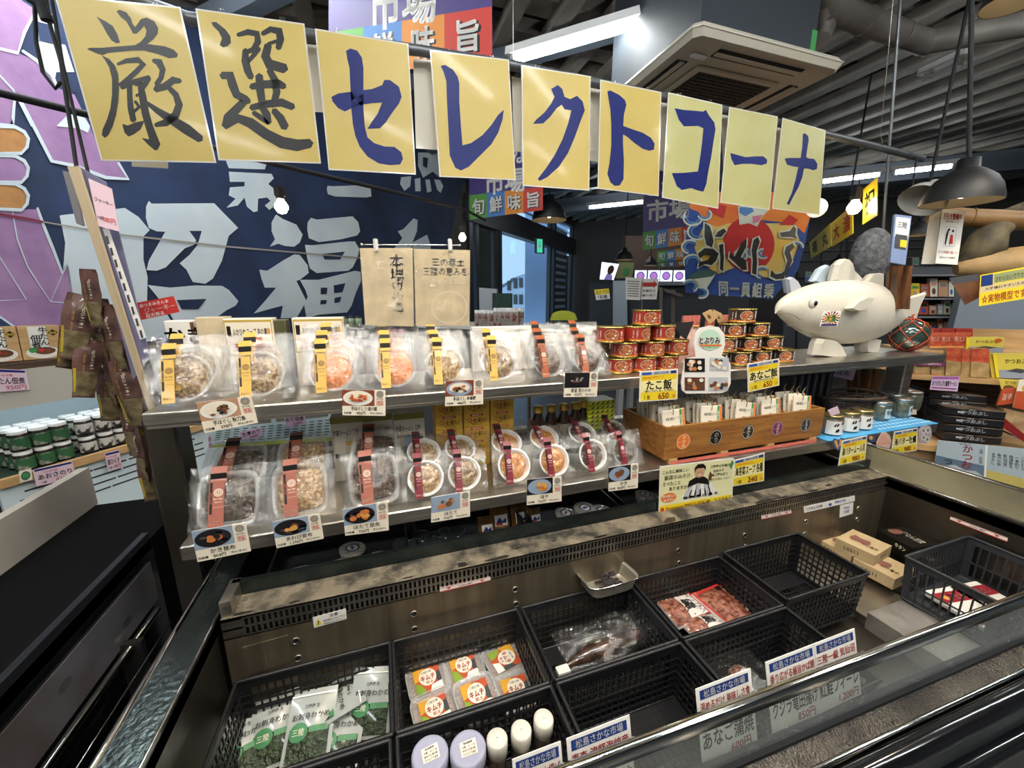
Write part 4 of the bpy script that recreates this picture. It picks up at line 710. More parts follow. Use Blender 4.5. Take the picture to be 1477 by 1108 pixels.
place(U, UX, depth, ufood, None, US, .965, 24, lambda u: 590 - (u - 262) * .09, 'upper shelf', 'clear pouches on the upper shelf')
# lower shelf
Lw = [pouch('food_pouch', 'x', f, m, cream, sq, tr) for f, m, sq, tr in ((f_seaw, slab_, True, clt), (f_clam, slab_, True, clt), (f_dark, slab_, True, clt), (f_clam, rlab, False, whitep), (f_tan, rlab, False, whitep), (f_oran, rlab, False, whitep), (f_oran, rlab, False, whitep), (f_dark, rlab, False, whitep), (f_dark, rlab, False, clt))]
lfood = ['oyster and kelp in a square tray', 'abalone and kelp in a square tray', 'scallop and kelp in a square tray', 'small scallops, dark red label', 'brown scallops, dark red label', 'amber ark shell, dark red label', 'amber mussels, dark red label', 'dark stewed oysters, dark red label', 'dark green stew, dark red label']
LX = [(322, 1.), (432, 1.), (542, 1.), (617, .84), (674, .82), (748, .86), (808, .84), (866, .84), (914, .8)]
def lx(i, j, loc, rt):
    if j and i >= 3: return (loc[0] + .01, loc[1] + .045, loc[2] + .034), (rt[0] - math.radians(28), rt[1], rt[2])
    if j and i < 3: return (loc[0], loc[1] + .04, loc[2] + .045), (rt[0] - math.radians(24), rt[1], rt[2])
    return loc, rt
place(Lw, LX, [2] * 9, lfood, None, LS, .895, 26, lambda u: 760 - (u - 322) * .17, 'lower shelf', 'clear pouches on the lower shelf', extra=lx)
# ------------------------------------------------------------------ price cards with a food picture
dish = M('printed dish dark', S('#1d1a1c'), .4); dishb = M('printed dish blue grey', S('#8ea0b5'), .4); tablem = M('printed table', S('#7a3f2a'), .4); tablel = M('printed pale table', S('#b58a6a'), .4); oc = M('printed food orange', S('#c8763e'), .4); oc2 = M('printed food gold', S('#d9a052'), .4); fc = M('printed food brown', S('#6f4a30'), .4); fl2 = M('printed food red', S('#b5502e'), .4)
def food_card(q, kind, title, price, lab, y, fn=None):
    mb = MB(); rr = random.Random(sum(map(ord, lab)) % 999); pn = Pan(mb, *[PY(u, v, y) for u, v in q], cream, .0014, white); pn.k = 1
    bg, bowl, cs, n = {'rice1': (tablel, white, (fc, dish, fc), 16), 'rice2': (tablem, white, (fl2, oc, fl2), 16), 'rice3': (tablem, dishb, (fc, oc, dish), 16), 'dark': (dish, dish, (fc, dishb, dish), 18), 'kelp1': (dishb, dish, (oc, oc, dish), 5), 'kelp2': (dishb, dish, (oc2, oc2, fc), 5), 'kelp3': (dishb, dish, (oc, oc2, oc), 9), 'plate': (dishb, dishb, (oc, fc, oc), 8), 'plate2': (dish, dishb, (oc2, oc, oc2), 8), 'plate3': (dish, dishb, (fc, fl2, fc), 7)}[kind]
    pn.rect(0, .38, .74, 1, bg); pn.up().ell(.36, .68, .34, .29, bowl)
    if kind in ('rice1', 'rice2', 'rice3'): pn.up().ell(.36, .71, .27, .2, cream)
    if kind.startswith('kelp'):
        for i in range(8): pn.up().ell(.36 + rr.uniform(-.26, .26), .68 + rr.uniform(-.18, .2), .07, .05, (blackg, dgrey)[i % 2], n=8)
    for i in range(n):
        sp_ = .1 if n < 8 else .16; pn.up().ell(.37 + rr.uniform(-sp_, sp_), .68 + rr.uniform(-sp_, sp_) * .8, rr.uniform(.03, .055) * (1.7 if n < 10 else 1), rr.uniform(.03, .06) * (1.8 if n < 10 else 1), cs[i % 3], n=9)
    pn.k = 2; pn.flower(.87, .84, .085, ink); pn.text('味のいち推し', .87, .66, .06, ink, .16); pn.ring(.87, .5, .075, .1, .85, red, n=4) if 0 else None
    pn.rect(.79, .42, .95, .435, red).rect(.79, .57, .95, .585, red).rect(.79, .42, .797, .585, red).rect(.943, .42, .95, .585, red); pn.text('常温', .87, .503, .1, red, .12)
    pn.text(title, .5, .27, .15, ink, .6); pn.text(price, .42, .1, .12, ink, .4); pn.text('（税込価格 8％）', .78, .1, .07, ink, .3); pn.text('内容量', .12, .1, .08, ink)
    return mb.build('price_card', label=lab, cat='price card', group=None)
yu, yl = .946, .874
food_card(((283, 581), (362, 571), (372, 610), (295, 625)), 'rice1', '手ほぐし 秋刀魚', '378円', 'price card with a rice bowl photo below the two leftmost pouches of the upper shelf', yu)
food_card(((493, 562), (556, 563), (556, 600), (494, 599)), 'rice2', '手ほぐし 伊達の銀', '486円', 'price card with red salmon flakes on rice, on the upper shelf edge', yu)
food_card(((643, 550), (697, 547), (697, 583), (642, 586)), 'rice3', '手ほぐし 金華鯖', '486円', 'price card with brown fish flakes in a grey bowl, on the upper shelf edge', yu)
food_card(((815, 538), (863, 537), (861, 572), (813, 573)), 'dark', '茶豆 茎わかめ', '432円', 'price card with a dark seaweed photo in its corner, left of the red cans', yu)
food_card(((276, 767), (354, 754), (362, 795), (285, 811)), 'kelp1', 'かき昆布', '864円', 'price card with two orange oysters on kelp, leftmost on the lower shelf', yl)
food_card(((392, 753), (461, 741), (467, 777), (399, 791)), 'kelp2', 'あわび昆布', '1,296円', 'price card with golden abalone on kelp, second on the lower shelf', yl)
food_card(((494, 735), (559, 723), (561, 765), (498, 773)), 'kelp3', 'ほたて昆布', '756円', 'price card with a heap of orange scallops on kelp, third on the lower shelf', yl)
food_card(((622, 718), (678, 708), (678, 745), (622, 754)), 'plate', 'ほたて', '756円', 'price card with round brown scallops on a blue plate, fourth on the lower shelf', yl)
food_card(((760, 692), (810, 687), (810, 723), (760, 729)), 'plate2', 'ほや', '756円', 'price card with golden pieces on a dark plate, fifth on the lower shelf', yl)
food_card(((877, 675), (921, 668), (920, 704), (878, 709)), 'plate3', 'かき', '864円', 'price card with dark brown pieces on a blue plate, rightmost of the photo cards', yl)
# ================================================================== YELLOW PRICE SIGNS AND POSTER
def ysign(head, big, price, unit, note='', eh=.3):
    def f(p):
        p.rect(.03, .03, .97, .97, yellow); p.up().rect(.03, .3, .97, .68, M('pale lemon', S('#efe3a0'), .45)); p.rect(.03, .86, .97, .97, lgrey); p.up().rect(.05, .875, .3, .955, blue).rect(.8, .875, .95, .955, navy); p.text('松島さかな市場', .55, .915, .07, navy, .45)
        p.text(head, .35, .78, .08, orange, .55); p.text(big, .5, .53, eh, ink, .88, .04); p.text(note, .5, .34, .07, ink, .8); p.text(unit, .2, .14, .13, ink, .25, .02); p.text(price[:-1], .62, .165, .25, red, .5, .03).text('円', .9, .12, .1, red); return p
    return f
S_ = [(((923, 536), (978, 532), (977, 576), (922, 580)), ('本州屈指の三陸産シリーズ', 'たこ飯', '650円', '1 缶', '〜国産タコの炊き、蒸し、甘い味付け〜'), 'yellow price sign reading octopus rice 650 yen', .93), (((1078, 525), (1124, 517), (1124, 556), (1079, 566)), ('本州屈指の三陸産シリーズ', 'あなご飯', '650円', '1 缶', '〜国産穴子の炊き込みご飯〜'), 'yellow price sign reading conger eel rice 650 yen', .93),
      (((1059, 664), (1103, 653), (1102, 694), (1056, 702)), ('三陸産わかめ使用 LL7A', '海苔菜スープ 各種', '240円', '1個', ''), 'yellow price sign reading 240 yen beside the miso soup poster', .852), (((1215, 636), (1251, 628), (1248, 663), (1209, 672)), ('気仙沼完熟牡蠣', '海バタームール貝', '980円', '1個', ''), 'yellow price sign for butter mussels under the jars with mussel pictures', .862), (((1290, 623), (1324, 617), (1322, 650), (1285, 656)), ('バターを贅沢に', '海バター牡蠣', '980円', '1個', ''), 'yellow price sign for butter oysters, rightmost on the lower shelf edge', .862)]
for q, a, lab, y in S_:
    mb = MB(); pn = Pan(mb, *[PY(u, v, y) for u, v in q], white, .0015, white); ysign(*a)(pn); mb.build('price_sign', label=lab, cat='price sign')
mb = MB(); pn = Pan(mb, *[PY(u, v, .85) for u, v in ((952, 673), (1059, 661), (1056, 723), (950, 742))], white, .0015, white)
pn.rect(.01, .02, .99, .98, M('pale poster yellow', S('#e3dfae'), .4, coat=.3)); pn.up().rect(.01, .02, .99, .17, yellow); pn.up()
for i in range(6): pn.poly([(.3 + i * .075, .24), (.4 + i * .075, .24), (.44 + i * .05, .52), (.38 + i * .05, .52)], (lgrey, white)[i % 2]); pn.ell(.34 + i * .085, .26, .03, .035, (blue, lgrey)[i % 2], n=10)
pn.up(); pn.poly([(.36, .48), (.38, .62), (.46, .68), (.58, .68), (.64, .6), (.66, .48), (.5, .55)], ink); pn.ell(.52, .78, .065, .12, skin); pn.up().poly([(.45, .8), (.45, .9), (.49, .96), (.56, .96), (.6, .9), (.595, .8), (.57, .87), (.48, .87)], ink); pn.ell(.497, .785, .007, .012, ink, n=6).ell(.54, .785, .007, .012, ink, n=6).ell(.52, .725, .025, .01, white, n=8)
pn.text('こんなに美味しい', .2, .87, .075, ink, .34); pn.text('即席のみそ汁、', .24, .75, .095, ink, .36, .02); pn.text('食べたこと', .15, .62, .08, ink, .26); pn.text('ありますか？', .25, .51, .08, ink, .28)
pn.text('三陸産の海藻が', .8, .87, .065, ink, .3); pn.text('仙台みそ', .78, .77, .065, ink, .2); pn.text('県三陸ねぎと', .8, .68, .065, ink, .26); pn.text('手作りコラボレーション！', .8, .58, .06, ink, .3); pn.ell(.12, .33, .1, .1, orange); pn.up().text('海の幸入り', .12, .36, .06, white, .17); pn.text('みそ汁!!', .12, .28, .06, white, .15)
pn.text('Japanese MISO SOUP!', .38, .095, .12, M('deep orange lettering', S('#c9771e'), .4), .6, .03); pn.text('とぶりみそ', .86, .1, .1, ink, .24, .02); pn.ell(.04, .09, .025, .045, red, n=10); pn.poly([(.64, .64), (.66, .78), (.69, .7), (.68, .6), (.65, .58)], brown); pn.poly([(.93, .86), (.97, .97), (.99, .9), (.96, .76)], green)
mb.build('poster', label='pale yellow miso soup poster with a man in black above fanned soup packets', cat='poster')
# bottle shaped board with four pictures
T_ = [(1004, 515), (1001, 496), (1003, 482), (1011, 473), (1024, 470), (1037, 472), (1045, 482), (1046, 497), (1041, 513), (1049, 517), (1054, 526), (1054, 553), (1049, 564), (1041, 567), (990, 568), (984, 563), (983, 552), (988, 522), (993, 517)]
mb = MB(); mb.slab([PY(u, v, .935) for u, v in T_][::-1], (0, -1, 0), .004, white)
pn = Pan(mb, *[PY(u, v, .9345) for u, v in ((983, 470), (1054, 470), (1054, 568), (983, 568))]); pn.k = 2
rr = random.Random(4)
for (a0, b0, a1, b1, base) in ((.06, .33, .46, .53, dish), (.56, .35, .96, .54, lgrey), (.06, .05, .46, .25, brown), (.54, .05, .94, .25, lgrey)):
    pn.rect(a0, b0, a1, b1, base)
    for i in range(9): pn.up().ell(rr.uniform(a0 + .05, a1 - .05), rr.uniform(b0 + .035, b1 - .035), .045, .03, (oc, fc, cream, skin, dgrey)[rr.randrange(5)], n=9)
    pn.k = 2
pn.ell(.56, .8, .23, .15, M('pale mint', S('#b9d6bd'), .5)); pn.up().text('とぶりみ', .56, .79, .1, magenta, .42, .05); pn.up().rect(.36, .71, .8, .735, orange); pn.text('よろずめしもそう', .58, .695, .035, green, .44)
mb.build('product_board', label='white bottle shaped cardboard cutout with a round logo and four small photos', cat='sign')
# cut-out shellfish tags
def cut(pts, m, lab, f=None, y=.8635):
    mb = MB(); mb.slab([PY(u, v, y) for u, v in pts][::-1], (0, -1, 0), .0015, m); us, vs = [p[0] for p in pts], [p[1] for p in pts]
    pn = Pan(mb, *[PY(u, v, y - .0002) for u, v in ((min(us), min(vs)), (max(us), min(vs)), (max(us), max(vs)), (min(us), max(vs)))]); f(pn); mb.build('shell_tag', label=lab, cat='tag', group='shell shaped tags on the lower shelf edge')
c2 = crop(1080, 520, 4.616)
bluem = M('mussel shell blue', S('#3a4a72'), .4); shellp = M('pale pink shell', S('#dfa58f'), .5)
cut(c2([(555, 540), (570, 520), (590, 525), (600, 540), (615, 515), (635, 520), (638, 540), (615, 580), (598, 600), (580, 590)]), bluem, 'blue open mussel cutout left of the butter mussel sign', lambda p: (p.poly([(.15, .75), (.35, .85), (.5, .3), (.4, .1)], oc2), p.poly([(.6, .85), (.8, .9), (.7, .4), (.55, .3)], oc2)))
cut(c2([(790, 500), (815, 490), (840, 515), (842, 545), (810, 540), (792, 520)]), bluem, 'small mussel cutout right of the butter mussel sign', lambda p: p.ell(.45, .55, .25, .25, oc2))
cut(c2([(890, 480), (915, 478), (940, 500), (950, 540), (940, 580), (905, 608), (870, 610), (850, 590), (852, 550), (870, 510)]), M('pale shell', S('#d9b3a2'), .5), 'pink scallop shell cutout between the two butter signs', lambda p: (p.poly([(.35, .9), (.6, .9), (.9, .5), (.2, .3)], shellp), p.text('のこったスープも', .5, .45, .1, red, .8)))
cut(c2([(1150, 445), (1185, 428), (1212, 440), (1220, 480), (1210, 530), (1180, 557), (1145, 550), (1130, 515), (1132, 470)]), M('lilac grey oyster card', S('#b3a3ad'), .5), 'oval cutout with four oysters at the right end of the lower shelf', lambda p: [p.ell(a, b, .17, .16, cream).up().ell(a, b, .1, .09, grey) for a, b in ((.35, .7), (.68, .72), (.35, .35), (.62, .25))])
# ================================================================== CANS
def can(lab, base, txt, loc=None):
    r, h = .0425, .047; t = thing('food_can', lab, 'can'); gold = M('gold can rim', S('#b9a25c'), .25, .95)
    mb = MB(); mb.lathe([(.001, .002), (r * .93, .002), (r * .95, 0), (r, .001), (r, .004), (r * .97, .006)], gold, 28); mb.lathe([(r * .97, h - .005), (r, h - .004), (r, h - .0005), (r * .95, h), (r * .93, h - .003), (.001, h - .003)], gold, 28); mb.build('rim', t)
    mb = MB(); mb.lathe([(r * .97, .005), (r * .97, h - .004)], base, 36)
    pn = Pan(mb, 0, 0, 0, 0, eps=.0004, fn=lambda a, b, l: V(((r * .972 + l) * math.sin((a - .5) * 2.6), -(r * .972 + l) * math.cos((a - .5) * 2.6), .006 + b * (h - .011)))); pn.W, pn.H = r * 2.6, h - .011
    pn.rect(0, .0, 1, .12, orange, n=12)
    for k_ in range(6): pn.ell(.52, .5, .2 - .001 * k_, .46 - .003 * k_, cream, n=20) if k_ == 0 else None
    pn.mb.grid(lambda i, j: pn.P(.52 + .19 * j * math.cos(6.2832 * i), .5 + .44 * j * math.sin(6.2832 * i), 3), 18, 3, foodm('printed rice', '#7a3020', '#c98c5a', 260))
    pn.k = 4
    rr = random.Random(3)
    for i in range(12): pn.ell(.52 + rr.uniform(-.13, .13), .5 + rr.uniform(-.3, .3), .035, .07, (fl2, oc, cream, fc)[i % 4], n=7)
    pn.k = 2; pn.text(txt, .82, .5, .3, white, bold=.05, vert=True); pn.text('三陸産めし', .2, .5, .15, white, bold=.02, vert=True); pn.text('炊込みご飯', .1, .5, .12, white, bold=.01, vert=True)
    mb.build('label', t, local=True); return t
tk = can('x', M('red can label', S('#9b2f22'), .35, coat=.4), 'たこ'); ag = can('x', M('dark brown can label', S('#33221c'), .35, coat=.4), 'あなご')
def cans(T, L, word, y0):
    rows = {}
    for i, (lv, u, v, rz) in enumerate(L):
        row = rows.setdefault(lv, []); row.append(i)
        p = PY(u, v, y0); loc = (p.x, y0 + .0425 + .004 * (len(row) % 2), US + .001 + lv * .0475); lab = f"{word} can, {ORD[len(row) - 1]} from left in the {('bottom', 'second', 'third', 'top')[lv]} layer of its pyramid"
        if i == 0: T.location = loc; T.rotation_euler = (0, 0, rz); T['label'] = lab; T['group'] = word + ' cans'
        else: dup(T, loc, (0, 0, rz), lab)
cans(tk, [(0, 888, 531, -.5), (0, 908, 530, -.3), (0, 941, 527, -.35), (0, 976, 526, -.5), (1, 913, 506, -.5), (1, 951, 505, -.2), (1, 990, 503, -.3), (2, 893, 481, -.4), (2, 930, 481, .1), (2, 969, 481, -.05), (3, 947, 458, -.35)], 'red octopus rice', .985) if 0 else None
cans(tk, [(0, 905, 531, -.4), (0, 939, 528, -.3), (0, 973, 526, -.45), (1, 913, 506, -.5), (1, 951, 505, -.2), (1, 988, 503, -.3), (2, 893, 481, -.5), (2, 930, 481, .25), (2, 968, 481, .1), (3, 947, 458, -.35)], 'red octopus rice', .985)
cans(ag, [(0, 1046, 521, -.6), (0, 1079, 519, -.55), (0, 1110, 517, -.5), (0, 1142, 515, -.5), (1, 1060, 500, -.5), (1, 1094, 498, -.6), (1, 1127, 496, -.55), (2, 1073, 477, -.6), (2, 1106, 475, -.5), (3, 1088, 455, -.5)], 'dark conger eel rice', .985)
# clear bags with red tops and kraft tags, behind the board
bag = thing('dried_fish_bag', 'x', 'food bag')
mb = MB(); mb.grid(lambda a, b: V(((a - .5) * .05 * (1 - .25 * (b > .7)), -.012 * math.sin(math.pi * a) * (b < .8) - .003, b * .13)), 8, 10, M('red and white printed film', S('#c9897c'), .3, vcol=S('#d9c9c2'), vscale=30, coat=.5)); mb.grid(lambda a, b: V(((a - .5) * .05, .008 * math.sin(math.pi * a), b * .13)), 6, 6, cl); mb.build('film', bag)
mb = MB(); mb.bx(-.018, .018, -.004, .004, .125, .165, M('gathered red top', S('#b5675c'), .3, bump=.8, bscale=60, coat=.5)); mb.build('top', bag); mb = MB(); mb.tube([(-.012, -.005, .127), (.012, -.006, .127)], .003, oc2, 6); mb.build('tie', bag)
for i, (u, k) in enumerate(((985, 1), (1000, 1), (1018, 1), (1043, 1))):
    p = PY(u, 520, 1.12); lab = 'clear bag with gathered red top behind the white cutout, ' + ORD[i] + ' from left'
    if i == 0: bag.location = (p.x, 1.12, US); bag['label'] = lab; bag['group'] = 'red topped bags'
    else: dup(bag, (p.x, 1.12 + .01 * (i % 2), US), (0, 0, 0), lab)
for i, q in enumerate((((1013, 452), (1025, 446), (1037, 456), (1024, 468)), ((1028, 446), (1041, 452), (1046, 464), (1036, 466)))):
    mb = MB(); pn = Pan(mb, *[PY(u, v, 1.085 + i * .005) for u, v in q], kraft, .001); pn.ell(.35, .5, .14, .2, brown); mb.build('kraft_tag', label=('square kraft tag with a brown seal on the red topped bags', 'second kraft tag tucked behind the first one')[i], cat='tag')
mb = MB(); mb.slab([PY(u, v, 1.05) for u, v in ((970, 466), (1001, 464), (990, 490), (982, 484))][::-1], (0, -1, 0), .004, black); mb.build('black_sign_holder', label='black angled card holder right of the top red can', cat='holder')
# ================================================================== CRATE OF SOUP PACKETS ON THE LOWER SHELF
CX0, CX1, CYf, CYb, CZ, CH = .784, 1.456, .905, 1.125, LS + .018, .098
cr = thing('wooden_crate', 'brown wooden crate with five round character stickers, full of soup packets', 'crate', (1.12, 1.015, LS))
mb = MB(); mb.bx(CX0, CX1, CYf, CYf + .009, CZ, CZ + CH, oak)
for k_ in (.02, .18, .38, .6, .8, .98):
    for zz in (.2, .8):
        mb.lathe([(.001, .0006), (.0018, .0004), (.0018, 0)], black, 8, Matrix.Translation((CX0 + (CX1 - CX0) * k_, CYf - .0001, CZ + CH * zz)) @ Matrix.Rotation(math.pi / 2, 4, 'X'))
mb.build('front_panel', cr); mb = MB(); mb.bx(CX0, CX1, CYb - .009, CYb, CZ, CZ + CH, oak); mb.build('back_panel', cr)
for a in (CX0, CX1 - .009): mb = MB(); mb.bx(a, a + .009, CYf + .009, CYb - .009, CZ, CZ + CH, oak); mb.build('side_panel', cr)
mb = MB(); mb.bx(CX0, CX1, CYf, CYb, CZ - .004, CZ, oak); mb.build('bottom', cr)
cw = (CX1 - CX0) / 5
for i in range(1, 5): mb = MB(); mb.bx(CX0 + cw * i - .003, CX0 + cw * i + .003, CYf + .009, CYb - .009, CZ, CZ + CH - .012, oak); mb.build('partition', cr)
mb = MB()
for i in range(4): mb.bx(CX0 + .02 + i * .2, CX0 + .05 + i * .2, CYf - .002, CYb, LS, LS + .013, pine)
mb.build('runner', cr)
for i, (u, v, m, s_) in enumerate(((985.5, 637, orange, 'わかめ'), (1032, 631, ink, 'のり'), (1078.6, 623, M('sticker brown black', S('#2c2a25'), .4), 'めかぶ'), (1121, 618, magenta, 'ふのり'), (1162, 613, M('sticker slate', S('#2e2c33'), .4), 'とろろ'))):
    p = PY(u, v, CYf); r = .0255; mb = MB(); pn = Pan(mb, p + V((-r, 0, r)), p + V((r, 0, r)), p + V((r, 0, -r)), p + V((-r, 0, -r))); pn.k = 2; pn.ell(.5, .5, .5, .5, m, n=28); pn.up().ring(.5, .5, .46, .46, .95, cream).text(s_, .55, .5, .26 if len(s_) == 3 else .34, cream, bold=.03, vert=True); pn.rect(.06, .49, .32, .505, cream); mb.build('round_sticker', cr)
mb = MB(); Pan(mb, V((.8, .8915, LS + .012)), V((1.42, .8915, LS + .012)), V((1.42, .8915, LS + .002)), V((.8, .8915, LS + .002)), M('pink red edge strip', S('#c96a5c'), .5), .001); mb.build('edge_strip', label='thin red and pink strip along the shelf edge under the wooden crate', cat='label strip')
# packets
pk_ = thing('soup_packet', 'x', 'soup packet')
mb = MB(); mb.bbox((0, 0, .055), (.088, .007, .105), cream, .002); pn = Pan(mb, V((-.043, -.0036, .107)), V((.043, -.0036, .107)), V((.043, -.0036, .003)), V((-.043, -.0036, .003)))
pn.text('本場の磯生スープ', .42, .8, .075, ink, .6, .01).ring(.42, .38, .3, .26, .93, ink).ell(.42, .4, .22, .16, grey); pn.up().ell(.42, .36, .2, .1, fc); pn.rect(.76, 0, .86, 1, green).rect(.88, 0, .97, 1, orange); pn.up().text('素材を選んだ即席みそ汁', .815, .5, .065, cream, vert=True, bold=.01); mb.build('pouch', pk_, local=True)
mb = MB(); mb.tube([(-.004, -.006, .095), (-.003, -.008, .112), (.001, .0, .119), (.004, .004, .11)], .0014, M('twine', S('#8d7a58'), .9), 5); mb.tube([(.001, 0, .118), (.006, -.006, .13)], .0012, M('twine', ()), 5); mb.build('twine', pk_)
cnt = 0
for c_ in range(5):
    n = (9, 7, 8, 6, 4)[c_]
    for j in range(n):
        loc = (CX0 + cw * (c_ + .5) + .004 * ((j % 3) - 1) + .002, CYf + .024 + j * .0185 + (.03 if c_ in (2,) else 0) * (j == 0), CZ + .002 + .003 * (j % 2)); rt = (-math.radians(9 + 2 * (j % 2)), math.radians((-4, 3, 8, -3, 4)[c_] * (j < 2)), math.radians(-3 + 2 * (j % 3)))
        if c_ == 2 and j == 0: loc = (loc[0], CYf + .024, loc[2] - 0)
        sc_ = (.92, 1, 1.27); lab = f"white soup packet in the {ORD[c_]} compartment of the crate, {ORD[j]} from the front"
        if cnt == 0: pk_.location = loc; pk_.rotation_euler = rt; pk_['label'] = lab; pk_['group'] = 'soup packets in the wooden crate'; pk_.scale = sc_
        else: dup(pk_, loc, rt, lab, scale=sc_)
        cnt += 1
# ================================================================== RIGHT END OF THE LOWER SHELF
mb = MB(); mb.bbox((1.775, 1.01, LS + .002), (.63, .262, .003), M('sky blue mat', S('#4ba0d0'), .5, vcol=S('#3b8fc4'), vscale=6), .002)
for i in range(22):
    for j in range(9):
        if i > 8: mb.ell if 0 else mb.bx(1.55 + i * .025, 1.562 + i * .025, .9 + j * .026, .911 + j * .026, LS + .0036, LS + .004, M('white weave', S('#bcdcea'), .6))
mb.build('shelf_mat', label='sky blue woven mat on the right end of the lower shelf', cat='mat')
zt = LS + .004
def gjar(name, lab, r, h, body, wrap=None, f=None, lid=None):
    t = thing(name, lab, 'jar'); mb = MB(); mb.lathe([(.001, .003), (r * .9, .003), (r * .97, .008), (r * .97, h * .76), (r * .85, h * .84)], body, 22); mb.build('contents', t)
    mb = MB(); mb.lathe([(.001, 0), (r * .93, 0), (r, .005), (r, h * .77), (r * .86, h * .86)], clt if 0 else film('jar glass', gloss=.25, rough=.04, bump=0, white=.03), 22); mb.build('glass', t)
    mb = MB(); mb.lathe([(r * .9, h * .85), (r * .96, h * .86), (r * .96, h * .98), (r * .9, h), (.001, h)], lid or M('gold jar lid', S('#c8b27a'), .25, .9), 22); mb.build('lid', t)
    if f:
        mb = MB(); pn = Pan(mb, 0, 0, 0, 0, eps=.0003, fn=lambda a, b, l: V(((r * 1.01 + l) * math.sin((a - .5) * 3.), -(r * 1.01 + l) * math.cos((a - .5) * 3.), .006 + b * h * .66))); pn.W, pn.H = r * 3, h * .66; f(pn); mb.build('label', t, local=True)
    return t
def musl(p):
    p.rect(0, 0, 1, 1, white, n=10); p.up()
    for a, b, rr_, m in ((.3, .7, .08, ink), (.5, .85, .06, ink), (.62, .3, .08, fc), (.35, .28, .07, ink), (.7, .72, .05, ink), (.8, .4, .05, ink)): p.poly([(a - rr_, b - .12), (a - rr_ * .6, b + .1), (a + rr_ * .4, b + .18), (a + rr_, b + .1), (a + rr_ * .5, b - .08)], m)
J1 = gjar('food_jar', 'x', .034, .075, M('pale jar contents', S('#6f6250'), .3), None, musl)
for i, u in enumerate((1204, 1229, 1249)):
    p = PY(u, 590, .93); lab = f'short jar with a white mussel print label, {ORD[i]} from left on the blue mat'
    if not i: J1.location = (p.x, .93, zt); J1['label'] = lab; J1['group'] = 'mussel print jars'
    else: dup(J1, (p.x, .93 + i * .004, zt), (0, 0, .1 * i), lab)
J2 = gjar('food_jar', 'x', .034, .08, M('dark green jar contents', S('#2c352c'), .2, vcol=S('#5a6350'), vscale=60), None, lambda p: (p.rect(.3, .15, .7, .9, M('frosty label', S('#aebfc6'), .4), n=6), p.up().text('牡蠣', .5, .6, .3, ink, .3, .03)), M('silver lid', S('#c4c2ba'), .25, .9))
for i, (x_, y_) in enumerate([(PY(u_, 590, y_).x, y_) for u_, y_ in ((1270, .985), (1257, 1.045), (1299, .985), (1286, 1.045), (1312, 1.05))]):
    p = None; lab = f'jar of dark oysters with silver lid, {ORD[i]} of five at the blue mat\'s back'
    if not i: J2.location = (x_, y_, zt); J2['label'] = lab; J2['group'] = 'oyster jars'
    else: dup(J2, (x_, y_, zt), (0, 0, -.3 + .3 * i), lab)
mb = MB(); Pan(mb, *[PY(u, v, .9) for u, v in ((1194, 592), (1208, 586), (1212, 596), (1199, 600))], pinkc, .001); mb.build('paper_tag', label='small pink paper tag behind the first mussel jar lid', cat='tag')
# wicker basket
WY = 1.07; WX = PY(1228, 575, WY).x
bk = thing('wicker_basket', 'dark wicker basket behind the jars on the blue mat', 'basket', (WX, WY, zt)); wk = M('dark wicker', S('#4a3524'), .6, vcol=S('#2e2118'), vscale=40)
mb = MB()
for k_ in range(8):
    r_ = .075 + .004 * k_; pts = [(WX + (r_ * 1.3) * math.cos(a) * 1.1, WY + r_ * .7 * math.sin(a), zt + .006 + k_ * .0095 + .002 * math.sin(a * 12 + k_ * 3.14)) for a in [6.2832 * i / 36 for i in range(37)]]; mb.tube(pts, .0042, wk, 5)
mb.build('side', bk, kind='stuff'); mb = MB(); pts = [(WX + .165 * math.cos(a) * .95, WY + .085 * math.sin(a), zt + .088 + .004 * math.sin(2 * a)) for a in [6.2832 * i / 30 for i in range(31)]]; mb.tube(pts, .007, wk, 6); mb.build('rim', bk)
mb = MB()
for i in range(18): a = 6.2832 * i / 18; mb.tube([(WX + .105 * math.cos(a), WY + .05 * math.sin(a), zt), (WX + .15 * math.cos(a), WY + .08 * math.sin(a), zt + .088)], .003, wk, 5)
mb.build('stake', bk, kind='stuff')
# black cartons
for i, u in enumerate((1142, 1152, 1162, 1172, 1182, 1192)):
    p = PY(u, 570, 1.13); mb = MB(); mb.bbox((p.x, 1.17, LS + .1), (.03, .09, .198 - .004 * (i % 2)), M('black carton', S('#17171c'), .35, coat=.3), .002)
    pn = Pan(mb, V((p.x - .015, 1.1245, LS + .195)), V((p.x + .015, 1.1245, LS + .195)), V((p.x + .015, 1.1245, LS + .002)), V((p.x - .015, 1.1245, LS + .002))); pn.k = 2; pn.rect(.25, .08, .75, .32, dgrey).rect(.3, .4, .45, .9, M('foil grey', S('#8a8a92'), .3, .3)); mb.build('black_carton', label='slim black upright carton behind the crate, ' + ORD[i] + ' from left', cat='carton', group='black cartons')
